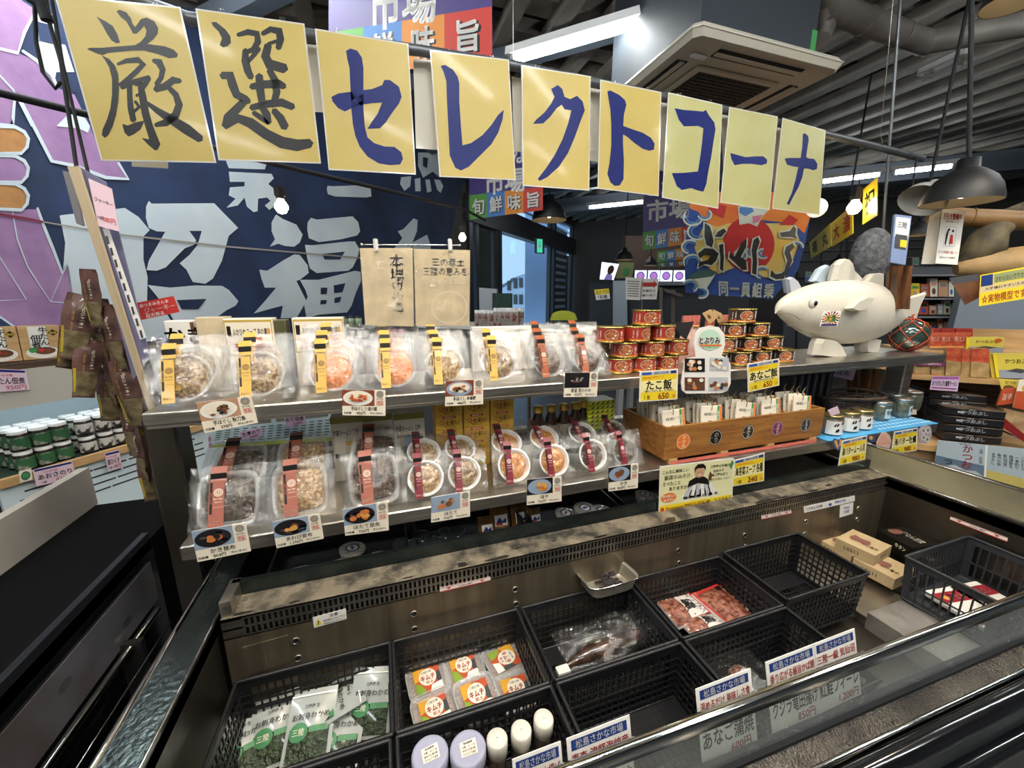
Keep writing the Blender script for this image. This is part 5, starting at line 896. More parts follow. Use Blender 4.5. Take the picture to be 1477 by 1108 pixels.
# ================================================================== BETWEEN THE SHELVES
k_ = 0
for c_, (ua, ub) in enumerate(((628, 667), (669, 706), (708, 741))):
    A, B = PY(ua, 600, 1.075), PY(ub, 600, 1.075)
    for r_ in range(5):
        mb = MB(); z = LS + .001 + r_ * .041; mb.bx(A.x, B.x, 1.075 + .002 * (r_ % 2), 1.145, z, z + .04, M('mustard carton', S('#cfa63e'), .45))
        pn = Pan(mb, V((A.x, 1.075 + .002 * (r_ % 2), z + .04)), V((B.x, 1.075 + .002 * (r_ % 2), z + .04)), V((B.x, 1.075 + .002 * (r_ % 2), z)), V((A.x, 1.075 + .002 * (r_ % 2), z))); pn.k = 2; pn.rect(.25, .76, .75, .95, fl2); pn.up().text('みちのく', .5, .86, .16, cream, .4).text('七彩い', .62, .45, .38, ink, .5, .02); pn.ring(.22, .5, .08, .17, .7, fl2).ring(.34, .36, .08, .17, .7, fl2).text('まざりうどん', .55, .15, .12, ink, .5)
        mb.build('yellow_carton', label=f'mustard yellow carton, {ORD[c_]} column, {ORD[r_]} from the bottom, between the shelves', cat='carton', group='mustard cartons')
bt = thing('sauce_bottle', 'x', 'bottle'); mb = MB(); mb.lathe([(.001, 0), (.020, 0), (.021, .006), (.021, .115), (.016, .13), (.013, .14), (.013, .15)], M('dark brown bottle glass', S('#241407'), .1, coat=.8), 18); mb.build('glass', bt)
mb = MB(); mb.lathe([(.0214, .02), (.0214, .105)], M('grey beige label', S('#8e887a'), .5, vcol=S('#5e594e'), vscale=55, ramp=(.55, .6)), 18); mb.build('label', bt); mb = MB(); mb.lathe([(.015, .146), (.0165, .148), (.0165, .165), (.001, .166)], M('gold cap', S('#b59a48'), .3, .8), 16); mb.build('cap', bt)
for i, u in enumerate((776, 795, 813, 830, 843)):
    p = PY(u, 600, 1.08); lab = 'dark sauce bottle with beige label between the shelves, ' + ORD[i] + ' from left'; loc = (p.x, 1.08 + .012 * (i == 4), LS + .001)
    if not i: bt.location = loc; bt['label'] = lab; bt['group'] = 'sauce bottles'
    else: dup(bt, loc, (0, 0, i), lab)
for i, (ua, ub, vt, m) in enumerate(((475, 523, 603, M('white carton', S('#c9c3b4'), .5)), (523, 566, 600, M('white carton', ())), (567, 612, 598, M('white carton', ())))):
    A, B = PY(ua, vt, 1.09), PY(ub, vt, 1.09); mb = MB(); mb.bx(A.x + .001, B.x - .001, 1.09, 1.14, LS + .001, A.z, m); pn = Pan(mb, V((A.x, 1.09, A.z)), V((B.x, 1.09, A.z)), V((B.x, 1.09, LS + .002)), V((A.x, 1.09, LS + .002))); pn.k = 2
    pn.rect(.0, .9, 1, 1, M('olive edge', S('#7f7a3a'), .5)); pn.text('海草ラーメン 三陸', .45, .75, .09, ink, .8)
    if i == 2: pn.ell(.45, .4, .2, .26, M('blue grey round', S('#8b9bb5'), .5)); pn.up().text('塩味', .45, .4, .12, ink); pn.text('原材料名 わかめ', .45, .62, .05, ink, .8); pn.rect(.75, .3, .92, .6, dgrey)
    else: pn.rect(.4, .55, .75, .62, M('mustard carton', ())); pn.text('素材の磯の香', .4, .4, .08, ink, .7)
    mb.build('noodle_carton', label=('white carton behind the second square tray', 'white carton behind the third square tray', 'white carton with a grey blue round seal behind the lower pouches')[i], cat='carton')
mb = MB()
for i in range(3): mb.bbox((.17 + .11 * i, 1.15, LS + .12), (.1, .03, .012), M('olive tray', S('#6e6a34'), .5), .003)
# striped yellow packs and little white bottles
for i in range(7):
    A, B = PY(850, 590, 1.06), PY(889, 590, 1.06); mb = MB(); z = LS + .07 + i * .0145; mb.bbox(((A.x + B.x) / 2, 1.1, z + .006), (B.x - A.x, .07, .0125), M('lime yellow pack', S('#b6bd35'), .4), .003); pn = Pan(mb, V((A.x, 1.0648, z + .012)), V((B.x, 1.0648, z + .012)), V((B.x, 1.0648, z)), V((A.x, 1.0648, z))); pn.k = 2
    for q in range(5): pn.poly([(.1 + q * .18, .1), (.16 + q * .18, .1), (.22 + q * .18, .8), (.16 + q * .18, .8)], dgrey)
    mb.build('striped_pack', label='lime yellow pack with slanted dark stripes, ' + ORD[i] + ' from the bottom of its stack', cat='pack', group='lime packs')
sb = thing('small_bottle', 'x', 'bottle'); mb = MB(); mb.lathe([(.001, 0), (.013, 0), (.013, .055), (.009, .062), (.009, .068), (.001, .068)], M('cloudy pale bottle', S('#b5b1a8'), .3), 14); mb.build('body', sb); mb = MB(); mb.lathe([(.0133, .012), (.0133, .045)], M('speckled label', S('#8d8880'), .5, vcol=S('#c9c4b8'), vscale=70), 14); mb.build('label', sb)
for i in range(6):
    p = PY(859 + (i % 3) * 13, 600, 1.03 + .03 * (i // 3)); loc = (p.x, p.y, LS + .001); lab = f"small pale bottle left of the crate, {('front', 'back')[i // 3]} row, {ORD[i % 3]} from left"
    if not i: sb.location = loc; sb['label'] = lab; sb['group'] = 'small pale bottles'
    else: dup(sb, loc, (0, 0, i), lab)
# ================================================================== BACK OF THE UPPER SHELF
def zbox(ua, ub, vt, y, d, m, f, lab, name='food_carton', zb=US, n=None):
    A, B = PY(ua, vt, y), PY(ub, vt, y); mb = MB(); mb.bbox(((A.x + B.x) / 2, y + d / 2, (A.z + zb) / 2 + .0005), (B.x - A.x, d, A.z - zb - .001), m, .002); pn = Pan(mb, V((A.x, y, A.z)), V((B.x, y, A.z)), V((B.x, y, zb + .001)), V((A.x, y, zb + .001))); pn.k = 2
    if f: f(pn)
    mb.build(name, label=lab, cat='carton')
zbox(235, 279, 463, 1.13, .04, white, lambda p: (p.rect(.86, .02, .99, .98, fc), p.text('かき', .62, .8, .22, ink, bold=.04, vert=False).text('うふ煮', .5, .5, .2, ink, .7, .04), p.ell(.5, .25, .3, .08, ink)), 'white box with black brush writing and brown side at the shelf left end')
zbox(280, 322, 458, 1.12, .06, beige, None, 'plain beige box behind the second and third pouch stacks')
def fuka(p): p.rect(.02, .5, .98, .98, M('olive gold border', S('#b89c46'), .4)); p.up().rect(.04, .52, .96, .95, cream); p.up().text('ふかひれスープ 丼の素', .52, .82, .09, ink, .7, .03).rect(.4, .7, .75, .75, fl2); p.rect(.06, .76, .14, .9, ink).ell(.9, .82, .04, .05, oc2).ell(.4, .6, .1, .06, fl2).ell(.4, .61, .07, .03, cream).rect(.14, .56, .26, .66, fl2).rect(.58, .56, .78, .66, fl2).rect(.82, .57, .94, .66, pinkc).rect(.15, .575, .22, .6, white)
zbox(320, 392, 460, 1.11, .05, cream, fuka, 'cream carton of shark fin soup behind the second pouch stack')
zbox(392, 411, 462, 1.12, .05, M('olive carton', S('#4a4a2c'), .5), None, 'narrow dark olive carton end beside the shark fin soup carton')
zbox(420, 495, 459, 1.12, .05, cream, fuka, 'cream carton of shark fin soup behind the third pouch stack')
zbox(680, 772, 472, 1.17, .02, white, lambda p: p.text('よろこんぶ こだわり', .6, .9, .06, ink, .4), 'long white box behind the fifth and sixth pouch stacks', zb=US)
gj = thing('food_jar', 'x', 'jar'); mb = MB(); mb.lathe([(.001, 0), (.03, 0), (.032, .005), (.032, .085), (.025, .098)], M('dark honey contents', S('#1f140c'), .1, coat=.8), 20); mb.build('glass', gj); mb = MB(); mb.lathe([(.03, .096), (.033, .098), (.033, .114), (.03, .117), (.001, .117)], M('gold dark lid', S('#6e5c36'), .25, .9), 20); mb.build('lid', gj); mb = MB(); Pan(mb, V((-.012, -.034, .09)), V((.014, -.04, .085)), V((.012, -.04, .055)), V((-.014, -.036, .06)), cream, .001); mb.build('tag', gj, local=True)
for i, u in enumerate((784, 809, 832, 868)):
    p = PY(u, 470, 1.16); loc = (p.x, 1.16, US); lab = 'dark jar with gold lid and cream tag behind the orange label pouches, ' + ORD[i] + ' from left'
    if not i: gj.location = loc; gj['label'] = lab; gj['group'] = 'dark gold lidded jars'
    else: dup(gj, loc, (0, 0, .25 * i), lab)
# plastic sleeves on a T stand
ts = thing('sign_stand', 'chrome T shaped stand holding two clear plastic sleeves over the pouches', 'sign stand', PY(600, 480, 1.09) * 1)
mb = MB(); P0 = PY(594, 355, 1.09); mb.tube([V((P0.x, 1.09, US)), V((P0.x, 1.09, P0.z))], .003, chrome, 8); mb.tube([PY(522, 353, 1.09), PY(663, 354, 1.09)], .0022, chrome, 8); mb.blob(PY(522, 353, 1.09), .004, chrome); mb.blob(PY(663, 354, 1.09), .004, chrome); mb.build('pole', ts)
def sleeve(q, f, lab):
    t = thing('plastic_sleeve', lab, 'sleeve', PY(q[3][0], q[3][1], 1.08)); mb = MB(); pn = Pan(mb, *[PY(u, v, 1.08) for u, v in q], beige, .0015); emb = M('shown through print', S('#d8ccb4'), .4); f(pn, emb); mb.build('sheet', t)
    mb = MB(); pn2 = [PY(u + du, v + dv, 1.077) for (u, v), (du, dv) in zip(q, ((-1, -1), (1, -1), (1, 1), (-1, 1)))]; tl, tr, br, bl = pn2
    mb.grid(lambda a, b: (bl * (1 - a) + br * a) * (1 - b) + (tl * (1 - a) + tr * a) * b + V((0, .0015 * noise.noise(V((a * 6, b * 6, 2))), 0)), 14, 16, pfilm); mb.build('sleeve', t)
    p = PY((q[0][0] + q[1][0]) / 2 - 15 if q[0][0] < 560 else 649, 353, 1.083); mb = MB(); mb.tube([p + V((0, 0, .012)), p + V((0, -.004, 0)), p + V((0, -.006, -.016))], .006, film('clear clip', gloss=.5, rough=.05, bump=0, white=.3), 8); mb.build('clip', t)
sleeve(((519, 358), (595, 358), (597, 471), (527, 469)), lambda p, m: (p.text('本場', .68, .75, .17, m, bold=.04, vert=True), p.text('粉の海', .68, .4, .15, m, bold=.05, vert=True)), 'left clear sleeve with a beige back print hanging from the stand')
sleeve(((597, 359), (678, 361), (677, 470), (600, 470)), lambda p, m: (p.text('三の幸土', .6, .84, .1, m, .6, .04), p.text('三陸の恵みを', .55, .72, .1, m, .8, .04), p.text('ぎゅっと瓶詰', .6, .6, .07, m, .7), p.ring(.62, .25, .34, .22, .94, m)), 'right clear sleeve with a faint round print hanging from the stand')
# ================================================================== CARVED FISH
fsm = M('white painted carved foam', S('#d0c9b8'), .5, vcol=S('#bdbdb6'), vscale=3, bump=.12, bscale=60); fdk = M('groove grey', S('#8d877a'), .7)
YFi = 1.10; cF = crop(1080, 340, 5.275)
fi = thing('carved_fish', 'large white carved wooden fish with black eye and sticker on the upper shelf', 'sculpture', PY(1240, 515, YFi))
st = [(203, 590, 4), (215, 520, 45, ), (260, 470, 150), (330, 425, 245), (420, 385, 335), (520, 355, 420), (640, 338, 475), (760, 342, 475), (870, 362, 440), (960, 395, 380), (1030, 445, 290), (1090, 510, 190), (1140, 570, 100), (1185, 605, 45), (1200, 615, 36)]
rings = []
for x_, yt, hh in [(a[0], a[1], a[2]) for a in st]:
    (ut, vt), (ub_, vb) = cF([(x_, yt), (x_, yt + hh)]); A, B = PY(ut, vt, YFi), PY(ub_, vb, YFi); c_ = (A + B) / 2; rz = (A - B).length / 2; ry = min(rz * .72, .1) + .002
    rings.append([V((c_.x, YFi + ry * math.cos(q) * (abs(math.cos(q)) ** -.15 if abs(math.cos(q)) > .01 else 0), c_.z + rz * math.sin(q))) for q in [6.2832 * j / 24 for j in range(24)]])
mb = MB(); vs = [p for r_ in rings for p in r_]; mb.add(vs, [(i * 24 + j, i * 24 + (j + 1) % 24, (i + 1) * 24 + (j + 1) % 24, (i + 1) * 24 + j) for i in range(len(rings) - 1) for j in range(24)] + [tuple(range(24)), tuple(range(len(vs) - 24, len(vs)))], fsm, smooth=True); body = mb.build('body', fi)
sub = body.modifiers.new('s', 'SUBSURF'); sub.levels = 1; sub.render_levels = 2
def fin(pts, y, th, name='fin', m=fsm):
    mb = MB(); P = [PY(u, v, y) for u, v in cF(pts)]; c_ = sum(P, V()) / len(P)
    k2 = len(P); F_ = [p + (c_ - p) * .12 - V((0, th / 2, 0)) for p in P]; Bk = [p + (c_ - p) * .12 + V((0, th / 2, 0)) for p in P]
    mb.add(P + F_, [(i, (i + 1) % k2, (i + 1) % k2 + k2, i + k2) for i in range(k2)] + [tuple(range(k2, 2 * k2))], m); mb.add(P + Bk, [(i, (i + 1) % k2, (i + 1) % k2 + k2, i + k2) for i in range(k2)] + [tuple(range(k2, 2 * k2))], m); mb.build(name, fi)
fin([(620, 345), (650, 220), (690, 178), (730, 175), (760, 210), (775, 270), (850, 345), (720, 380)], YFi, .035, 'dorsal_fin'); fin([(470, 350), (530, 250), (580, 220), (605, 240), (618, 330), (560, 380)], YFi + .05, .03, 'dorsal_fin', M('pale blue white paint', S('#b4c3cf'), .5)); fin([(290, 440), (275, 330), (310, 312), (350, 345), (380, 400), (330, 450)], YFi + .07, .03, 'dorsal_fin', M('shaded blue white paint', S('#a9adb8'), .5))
fin([(870, 350), (920, 290), (1003, 285), (1000, 400), (940, 400)], YFi + .02, .03, 'dorsal_fin'); fin([(1120, 590), (1200, 470), (1335, 430), (1290, 520), (1250, 640), (1190, 625)], YFi, .025, 'tail_fin')
fin([(500, 815), (520, 780), (620, 790), (665, 830), (710, 925), (600, 925), (480, 908)], YFi - .035, .05, 'pelvic_fin'); fin([(845, 830), (860, 780), (965, 785), (950, 850), (935, 893), (850, 885)], YFi + .0, .05, 'pelvic_fin'); fin([(745, 555), (800, 500), (880, 462), (935, 470), (900, 520), (850, 570), (790, 575)], YFi - .105, .03, 'pectoral_fin')
mb = MB(); p = PY(*cF([(488, 515)])[0], YFi - .093); mb.blob(p, .019, fsm, 12, 8, (1, .5, 1)); mb.blob(p + V((.002, -.008, 0)), .0095, blackg, 12, 8, (1, .5, 1)); mb.build('eye', fi)
def yb(x_, y_):                                               # depth of the body skin under a traced pixel
    for k in range(len(st) - 1):
        if st[k][0] <= x_ <= st[k + 1][0]: t_ = (x_ - st[k][0]) / (st[k + 1][0] - st[k][0]); top = st[k][1] * (1 - t_) + st[k + 1][1] * t_; hh = st[k][2] * (1 - t_) + st[k + 1][2] * t_; break
    rz = hh / 2 / 5.275 * 1.1 / 420; q = max(-1, min(1, (y_ - top - hh / 2) / (hh / 2))); return YFi - (min(rz * .72, .1) + .002) * math.sqrt(max(0, 1 - q * q)) ** .85
mb = MB(); mb.tube([PY(*cF([(a, b)])[0], yb(a, b) - .006) for a, b in ((208, 586), (250, 588), (310, 592), (350, 605), (385, 635), (405, 640))], .0022, fdk, 5); mb.tube([PY(*cF([(a, b)])[0], yb(a, b) - .005) for a, b in ((290, 680), (360, 705), (440, 740), (520, 748), (600, 740), (650, 722))], .0018, fdk, 5); mb.build('mouth_groove', fi)
mb = MB(); q = [(572, 572), (708, 572), (672, 688), (540, 690)]; pn = Pan(mb, *[PY(*cF([a])[0], YFi - .108) for a in q], white, .001)
for i in range(16): a = 6.2832 * i / 16; pn.poly([(.5, .5), (.5 + .5 * math.cos(a), .5 + .48 * math.sin(a)), (.5 + .5 * math.cos(a + .2), .5 + .48 * math.sin(a + .2))], (ink, oc, red)[i % 3])
pn.up().rect(.05, .02, .95, .15, purple).ell(.5, .52, .33, .25, oc2).up().text('大漁', .5, .52, .42, green, .6, .06); mb.build('sticker', fi)
# glass float in a net
gf = thing('glass_float', 'dark green glass float in a red rope net behind the fish tail', 'float', PY(1311, 507, 1.06)); c_ = PY(1311, 483, 1.06); r_ = c_.z - US - .004
mb = MB(); mb.blob(c_, r_, M('dark green glass', S('#2c3f38'), .05, coat=1, spec=.8), 24, 16, (1.05, 1, 1)); mb.build('glass_ball', gf)
mb = MB(); rp = M('red orange rope', S('#a3402a'), .8); R = r_ * 1.05
for k in range(6):
    for sgn in (1, -1): mb.tube([c_ + V((R * 1.05 * math.sin(t) * math.cos(sgn * t * .9 + k * 1.047), R * math.sin(t) * math.sin(sgn * t * .9 + k * 1.047), R * math.cos(t))) for t in [.05 + .3 * i for i in range(11)]], .0022, rp, 5)
mb.build('net', gf, kind='stuff')
mb = MB(); mb.tube([c_ + V((0, 0, R)), c_ + V((-.004, 0, R + .012)), c_ + V((.004, 0, R + .016))], .004, rp, 6); mb.build('knot', gf)
# ================================================================== BASKETS IN THE NEAR FREEZER
def basket(lab, m, W, D, H, nx=18, ny=12, nz=7):
    t = thing('plastic_basket', lab, 'basket'); w, d = W / 2, D / 2; k = .93
    mb = MB(); R_ = [(w, d), (-w, d), (-w, -d), (w, -d)]
    for i in range(4):
        a, b = R_[i], R_[(i + 1) % 4]; A, B = V((*a, 0)), V((*b, 0)); n_ = V((-(B - A).y, (B - A).x, 0)).normalized()
        mb.tube([A, B], .004, m, 6); A2, B2 = V((a[0] * .985, a[1] * .985, -.02)), V((b[0] * .985, b[1] * .985, -.02)); mb.add([A, B, B2, A2], [(0, 1, 2, 3)], m)
        q = .018; e = (B - A).normalized(); Ab, Bb = V((a[0] * k, a[1] * k, -H)), V((b[0] * k, b[1] * k, -H))
        mb.add([A, A + e * q, Ab + e * q, Ab], [(0, 1, 2, 3)], m); mb.add([B - e * q, B, Bb, Bb - e * q], [(0, 1, 2, 3)], m); mb.tube([Ab, Bb], .004, m, 6); mb.add([Ab, Bb, Bb + V((0, 0, .014)), Ab + V((0, 0, .014))], [(0, 1, 2, 3)], m)
    mb.build('rim', t)
    for i in range(4):
        a, b = R_[i], R_[(i + 1) % 4]; A, B = V((a[0] * .985, a[1] * .985, -.02)), V((b[0] * .985, b[1] * .985, -.02)); Ab, Bb = V((a[0] * k, a[1] * k, -H)), V((b[0] * k, b[1] * k, -H)); mb = MB(); nn = nx if i % 2 == 0 else ny
        for j in range(nn): s_ = .07 + .86 * j / (nn - 1); mb.tube([A.lerp(B, s_), Ab.lerp(Bb, s_)], .0023, m, 4, False)
        for j in range(1, nz): s_ = j / nz; mb.tube([A.lerp(Ab, s_), B.lerp(Bb, s_)], .0024 if j != 3 else .004, m, 4, False)
        mb.build('side_lattice', t)
    mb = MB()
    for j in range(19): s_ = -1 + 2 * j / 18; mb.tube([(w * k * s_, -d * k, -H), (w * k * s_, d * k, -H)], .0018, m, 4, False)
    for j in range(12): s_ = -1 + 2 * j / 11; mb.tube([(-w * k, d * k * s_, -H), (w * k, d * k * s_, -H)], .0022, m, 4, False)
    mb.bx(-w * k, w * k, -d * k, -d * k * .45, -H - .001, -H + .001, m); mb.bx(-w * k, w * k, d * k * .45, d * k, -H - .001, -H + .001, m); mb.build('bottom_lattice', t); return t
RZ = .752; BH = .135
B0 = basket('x', blackp, .292, .196, BH)
cols = [(-.318, -.032), (-.024, .27), (.28, .582), (.592, .9), (.91, 1.216)]
bl = [(0, 0, 'holding seaweed packets, back left'), (1, 0, 'holding six kimchi tubs'), (2, 0, 'holding the vacuum packed fish'), (3, 0, 'holding red meat packs'), (4, 0, 'empty, back row, beside the boxes'), (0, 1, 'at the bottom left corner of the picture'), (1, 1, 'holding white capped jars and bottles'), (2, 1, 'empty, front row, behind the second price tag'), (3, 1, 'holding one brown vacuum packed lump')]
for i, (c_, r_, w_) in enumerate(bl):
    a, b = cols[c_]; loc = ((a + b) / 2, (.672, .468)[r_], RZ + (.0 if (c_, r_) != (4, 0) else .012)); lab = 'black lattice plastic basket ' + w_
    if not i: B0.location = loc; B0['label'] = lab; B0['group'] = 'black baskets in the freezer'
    else: dup(B0, loc, (0, 0, 0), lab, scale=((b - a - .004) / .292, 1, 1))
GB_ = basket('charcoal grey basket holding red and white packs at the right of the freezer', M('charcoal basket plastic', S('#2b2e32'), .45), .30, .19, .13, 18, 10, 2); GB_.location = (1.505, .475, .787)
for i, (x_, y_, a) in enumerate(((1.47, .50, .15), (1.56, .49, .12), (1.46, .43, .1))):
    mb = MB(); mb.bbox((0, 0, 0), (.11, .075, .014), white, .003); pn = Pan(mb, V((-.055, .037, .0075)), V((.055, .037, .0075)), V((.055, -.037, .0075)), V((-.055, -.037, .0075))); pn.rect(0, .3, 1, .78, M('crimson band', S('#8c1f2a'), .4)); pn.up().text('牛たん', .6, .54, .3, cream, .5, .03).ell(.25, .54, .08, .12, oc2)
    o = mb.build('food_pack', label=('white pack with crimson band, back left in the grey basket', 'white pack with crimson band, back right in the grey basket', 'white pack with crimson band, nearest in the grey basket')[i], cat='food pack', origin=V((0, 0, 0))); o.location = (x_, y_, .672 + .0); o.rotation_euler = (0, 0, -a)
FLZ = RZ - BH + .004
# seaweed packs
def seaw():
    mb = MB(); mb.grid(lambda a, b: V(((a - .5) * .088, (b - .5) * .12, .006 * math.sin(math.pi * a) * math.sin(math.pi * b) + .001)), 6, 8, M('printed clear bag', S('#a5aaa5'), .25, coat=.5)); mb.grid(lambda a, b: V(((a - .5) * .088, (b - .5) * .12, -.002 * math.sin(math.pi * a) * math.sin(math.pi * b))), 2, 2, M('printed clear bag', ()))
    pn = Pan(mb, 0, 0, 0, 0, eps=.0003, fn=lambda a, b, l: V(((a - .5) * .088, (b - .5) * .12, .006 * math.sin(math.pi * a) * math.sin(math.pi * b) + .0018 + l))); pn.W, pn.H = .088, .12; pn.k = 1
    mb.grid(lambda i, j: pn.P(.08 + .84 * i, .05 + .42 * j, 1), 8, 4, f_green); pn.k = 3; pn.mb.grid(lambda i, j: pn.P(.28 + .2 * j * math.cos(6.2832 * i), .42 + .13 * j * math.sin(6.2832 * i), 4), 14, 3, M('green badge', S('#3f7d4e'), .4)); pn.rect(.5, .4, .9, .48, M('green badge', ()), n=3); pn.k = 6
    pn.text('お刺身わかめ', .5, .62, .09, ink, .8, .02).text('三陸', .28, .42, .09, cream, .25, .02).text('三陸産 生', .5, .75, .05, ink, .6); pn.rect(.02, .9, .98, .925, white, n=4); return mb.build('seaweed_pack', label='x', cat='food pack', group='seaweed packets', origin=V((0, 0, 0)))
sw = seaw(); first_ = True
for (u, v, z, rz, tl, w_) in ((352, 1075, .645, .25, 25, 'leftmost'), (397, 1052, .65, .05, 30, 'second from left, upright'), (448, 1046, .66, -.12, 28, 'middle one showing dark seaweed'), (483, 1010, .665, -1.4, 12, 'lying sideways at the back'), (490, 1060, .64, -.2, 22, 'right of the middle one, low'), (536, 1012, .665, -.25, 38, 'rightmost, standing against the basket side')):
    p = PZ(u, v, z); o = sw if first_ else sw.copy()
    if not first_: COL.objects.link(o)
    first_ = False; o.location = p; o.rotation_euler = (math.radians(tl), 0, rz); o['label'] = 'clear seaweed packet with green badge, ' + w_
# kimchi tubs
kt = thing('kimchi_tub', 'x', 'food tub')
def sqr(r, z, n=32, p_=5):
    o = []
    for i in range(n):
        q = 6.2832 * i / n; c_, s_ = math.cos(q), math.sin(q); m_ = (abs(c_) ** p_ + abs(s_) ** p_) ** (-1 / p_); o.append(V((c_ * m_ * r, s_ * m_ * r, z)))
    return o
def loft(mb, rings, m, cap0=True, cap1=False, smooth=True):
    n = len(rings[0])
    for a, b in zip(rings, rings[1:]): mb.add(a + b, [(i, (i + 1) % n, (i + 1) % n + n, i + n) for i in range(n)], m, smooth=smooth)
    if cap0: mb.add(rings[0], [tuple(range(n))], m)
    if cap1: mb.add(rings[-1], [tuple(range(n))], m)
mb = MB(); loft(mb, [sqr(.034, 0), sqr(.04, .034)], f_kim, True, True); mb.build('contents', kt)
mb = MB(); loft(mb, [sqr(.036, -.001), sqr(.0425, .036), sqr(.046, .037), sqr(.046, .041), sqr(.042, .0415), sqr(.041, .0385)], clt); mb.add(sqr(.041, .0385), [tuple(range(32))], clt); mb.build('tub', kt)
mb = MB(); pn = Pan(mb, V((-.029, .031, .0405)), V((.029, .031, .0405)), V((.029, -.031, .0405)), V((-.029, -.031, .0405)), fl2, .0004); pn.poly([(0, .5), (0, 1), (.45, 1), (.3, .6)], M('kimchi label amber', S('#d29a35'), .4)).poly([(0, 0), (0, .5), (.2, .4), (.35, .15), (.35, 0)], M('kimchi label green', S('#7f9a3a'), .4)).poly([(.75, .6), (1, .75), (1, .25), (.85, .3)], dgrey).poly([(.5, 0), (1, 0), (1, .3), (.6, .25)], white)
pn.up().ell(.52, .6, .33, .34, cream, n=22); pn.up().text('キムチ', .52, .58, .22, M('kimchi lettering', S('#a3202c'), .4), .55, .05).text('三陸の味', .5, .8, .1, ink, .4, .02).text('和え', .55, .38, .12, M('kimchi lettering', ()), .3, .03); mb.build('label', kt, local=True)
for i, (u, v, z, rz, w_) in enumerate(((617, 980, .60, .12, 'back left'), (669, 962, .60, .05, 'back middle'), (727, 949, .602, -1.35, 'back right, turned sideways'), (627, 1024, .60, .15, 'front left'), (687, 1001, .625, .1, 'front middle'), (745, 995, .60, .0, 'front right'))):
    p = PZ(u, v, RZ - BH + .005 + .041 + (.012 if i == 4 else 0)); loc = (p.x, p.y, p.z - .041); lab = 'clear square kimchi tub with red label, ' + w_ + ' of the six'
    if not i: kt.location = loc; kt.rotation_euler = (0, 0, rz); kt['label'] = lab; kt['group'] = 'kimchi tubs'
    else: dup(kt, loc, (math.radians(6 if i == 4 else 0), 0, rz), lab)
# jars and spice bottles
bj = thing('jar', 'x', 'jar'); mb = MB(); mb.lathe([(.001, 0), (.029, 0), (.03, .08), (.027, .085)], M('amber jar contents', S('#55412f'), .3, coat=.5), 22); mb.build('body', bj); mb = MB(); mb.lathe([(.0305, .078), (.031, .082), (.031, .1), (.028, .1035), (.024, .1025), (.001, .1025)], M('lavender grey lid', S('#9fa0b5'), .35), 26); mb.build('lid', bj)
mb = MB(); pn = Pan(mb, V((-.014, .009, .1035)), V((.014, .013, .1035)), V((.016, -.011, .1035)), V((-.012, -.014, .1035)), cream, .0004)
for r_, s_ in enumerate(('製造期限', '冷蔵　25.11.28', '保存方法 要冷蔵', '10℃以下で保存')): pn.text(s_, .5, .85 - r_ * .24, .15, ink, .8)
mb.build('sticker', bj, local=True)
for i, (u, v) in enumerate(((620, 1086), (675, 1078))):
    p = PZ(u, v, .745); loc = (p.x, p.y, .745 - .1035)
    if not i: bj.location = loc; bj['label'] = 'big jar with lavender grey lid and sticker, left of the pair'; bj['group'] = 'lavender lidded jars'
    else: dup(bj, loc, (0, 0, -.1), 'big jar with lavender grey lid and sticker, beside the white caps')
sp_ = thing('spice_bottle', 'x', 'bottle'); mb = MB(); mb.lathe([(.001, 0), (.0165, 0), (.0165, .07), (.015, .078)], M('spice contents', S('#6f6354'), .3, vcol=S('#473c30'), vscale=90, coat=.5), 18); mb.build('body', sp_); mb = MB(); mb.lathe([(.0155, .072), (.0185, .074), (.0185, .103), (.0165, .106), (.001, .106)], M('ivory cap', S('#d6d2c6'), .45), 22); mb.build('cap', sp_)
for i, (u, v, w_) in enumerate(((717, 1064, 'leftmost'), (750, 1046, 'middle'), (782, 1030, 'rightmost, red date on its cap'), (757, 1098, 'half hidden behind the price tag'))):
    p = PZ(u, v, .745 if i < 3 else .72); loc = (p.x, p.y, p.z - .106); lab = 'slim spice bottle with ivory cap, ' + w_
    if not i: sp_.location = loc; sp_['label'] = lab; sp_['group'] = 'ivory capped bottles'
    else: dup(sp_, loc, (math.radians(4), 0, 0), lab)
# vacuum packed fish
vf = thing('packed_fish', 'brown dried fish in a clear vacuum bag lying in the third basket', 'packed fish', PZ(870, 940, FLZ))
a, b = PZ(815, 962, .655), PZ(955, 905, .66); mb = MB(); mb.tube([a.lerp(b, t) + V((0, .006 * math.sin(t * 3), .004 * math.sin(t * 9))) for t in (0, .1, .25, .45, .65, .8, .92, 1)], [.003, .013, .021, .023, .019, .013, .008, .012], M('brown fish skin', S('#4a3329'), .25, vcol=S('#1f1713'), vscale=18, coat=.8), 12); mb.build('fish', vf)
mb = MB(); q = PZ(812, 968, .655); mb.box(q, (.03, .02, .012), white, None); mb.build('head_wrap', vf)
c4 = [PZ(794, 915, .68), PZ(925, 870, .70), PZ(962, 912, .67), PZ(832, 985, .645)]
mb = MB(); mb.grid(lambda s, t: (c4[0] * (1 - s) + c4[1] * s) * (1 - t) + (c4[3] * (1 - s) + c4[2] * s) * t + V((0, 0, .012 * math.sin(math.pi * s) * math.sin(math.pi * t) + .01 * noise.noise(V((s * 7, t * 6, 5))) + (.03 * (s > .9) * (1 - t)))), 22, 16, cl); mb.build('bag', vf)
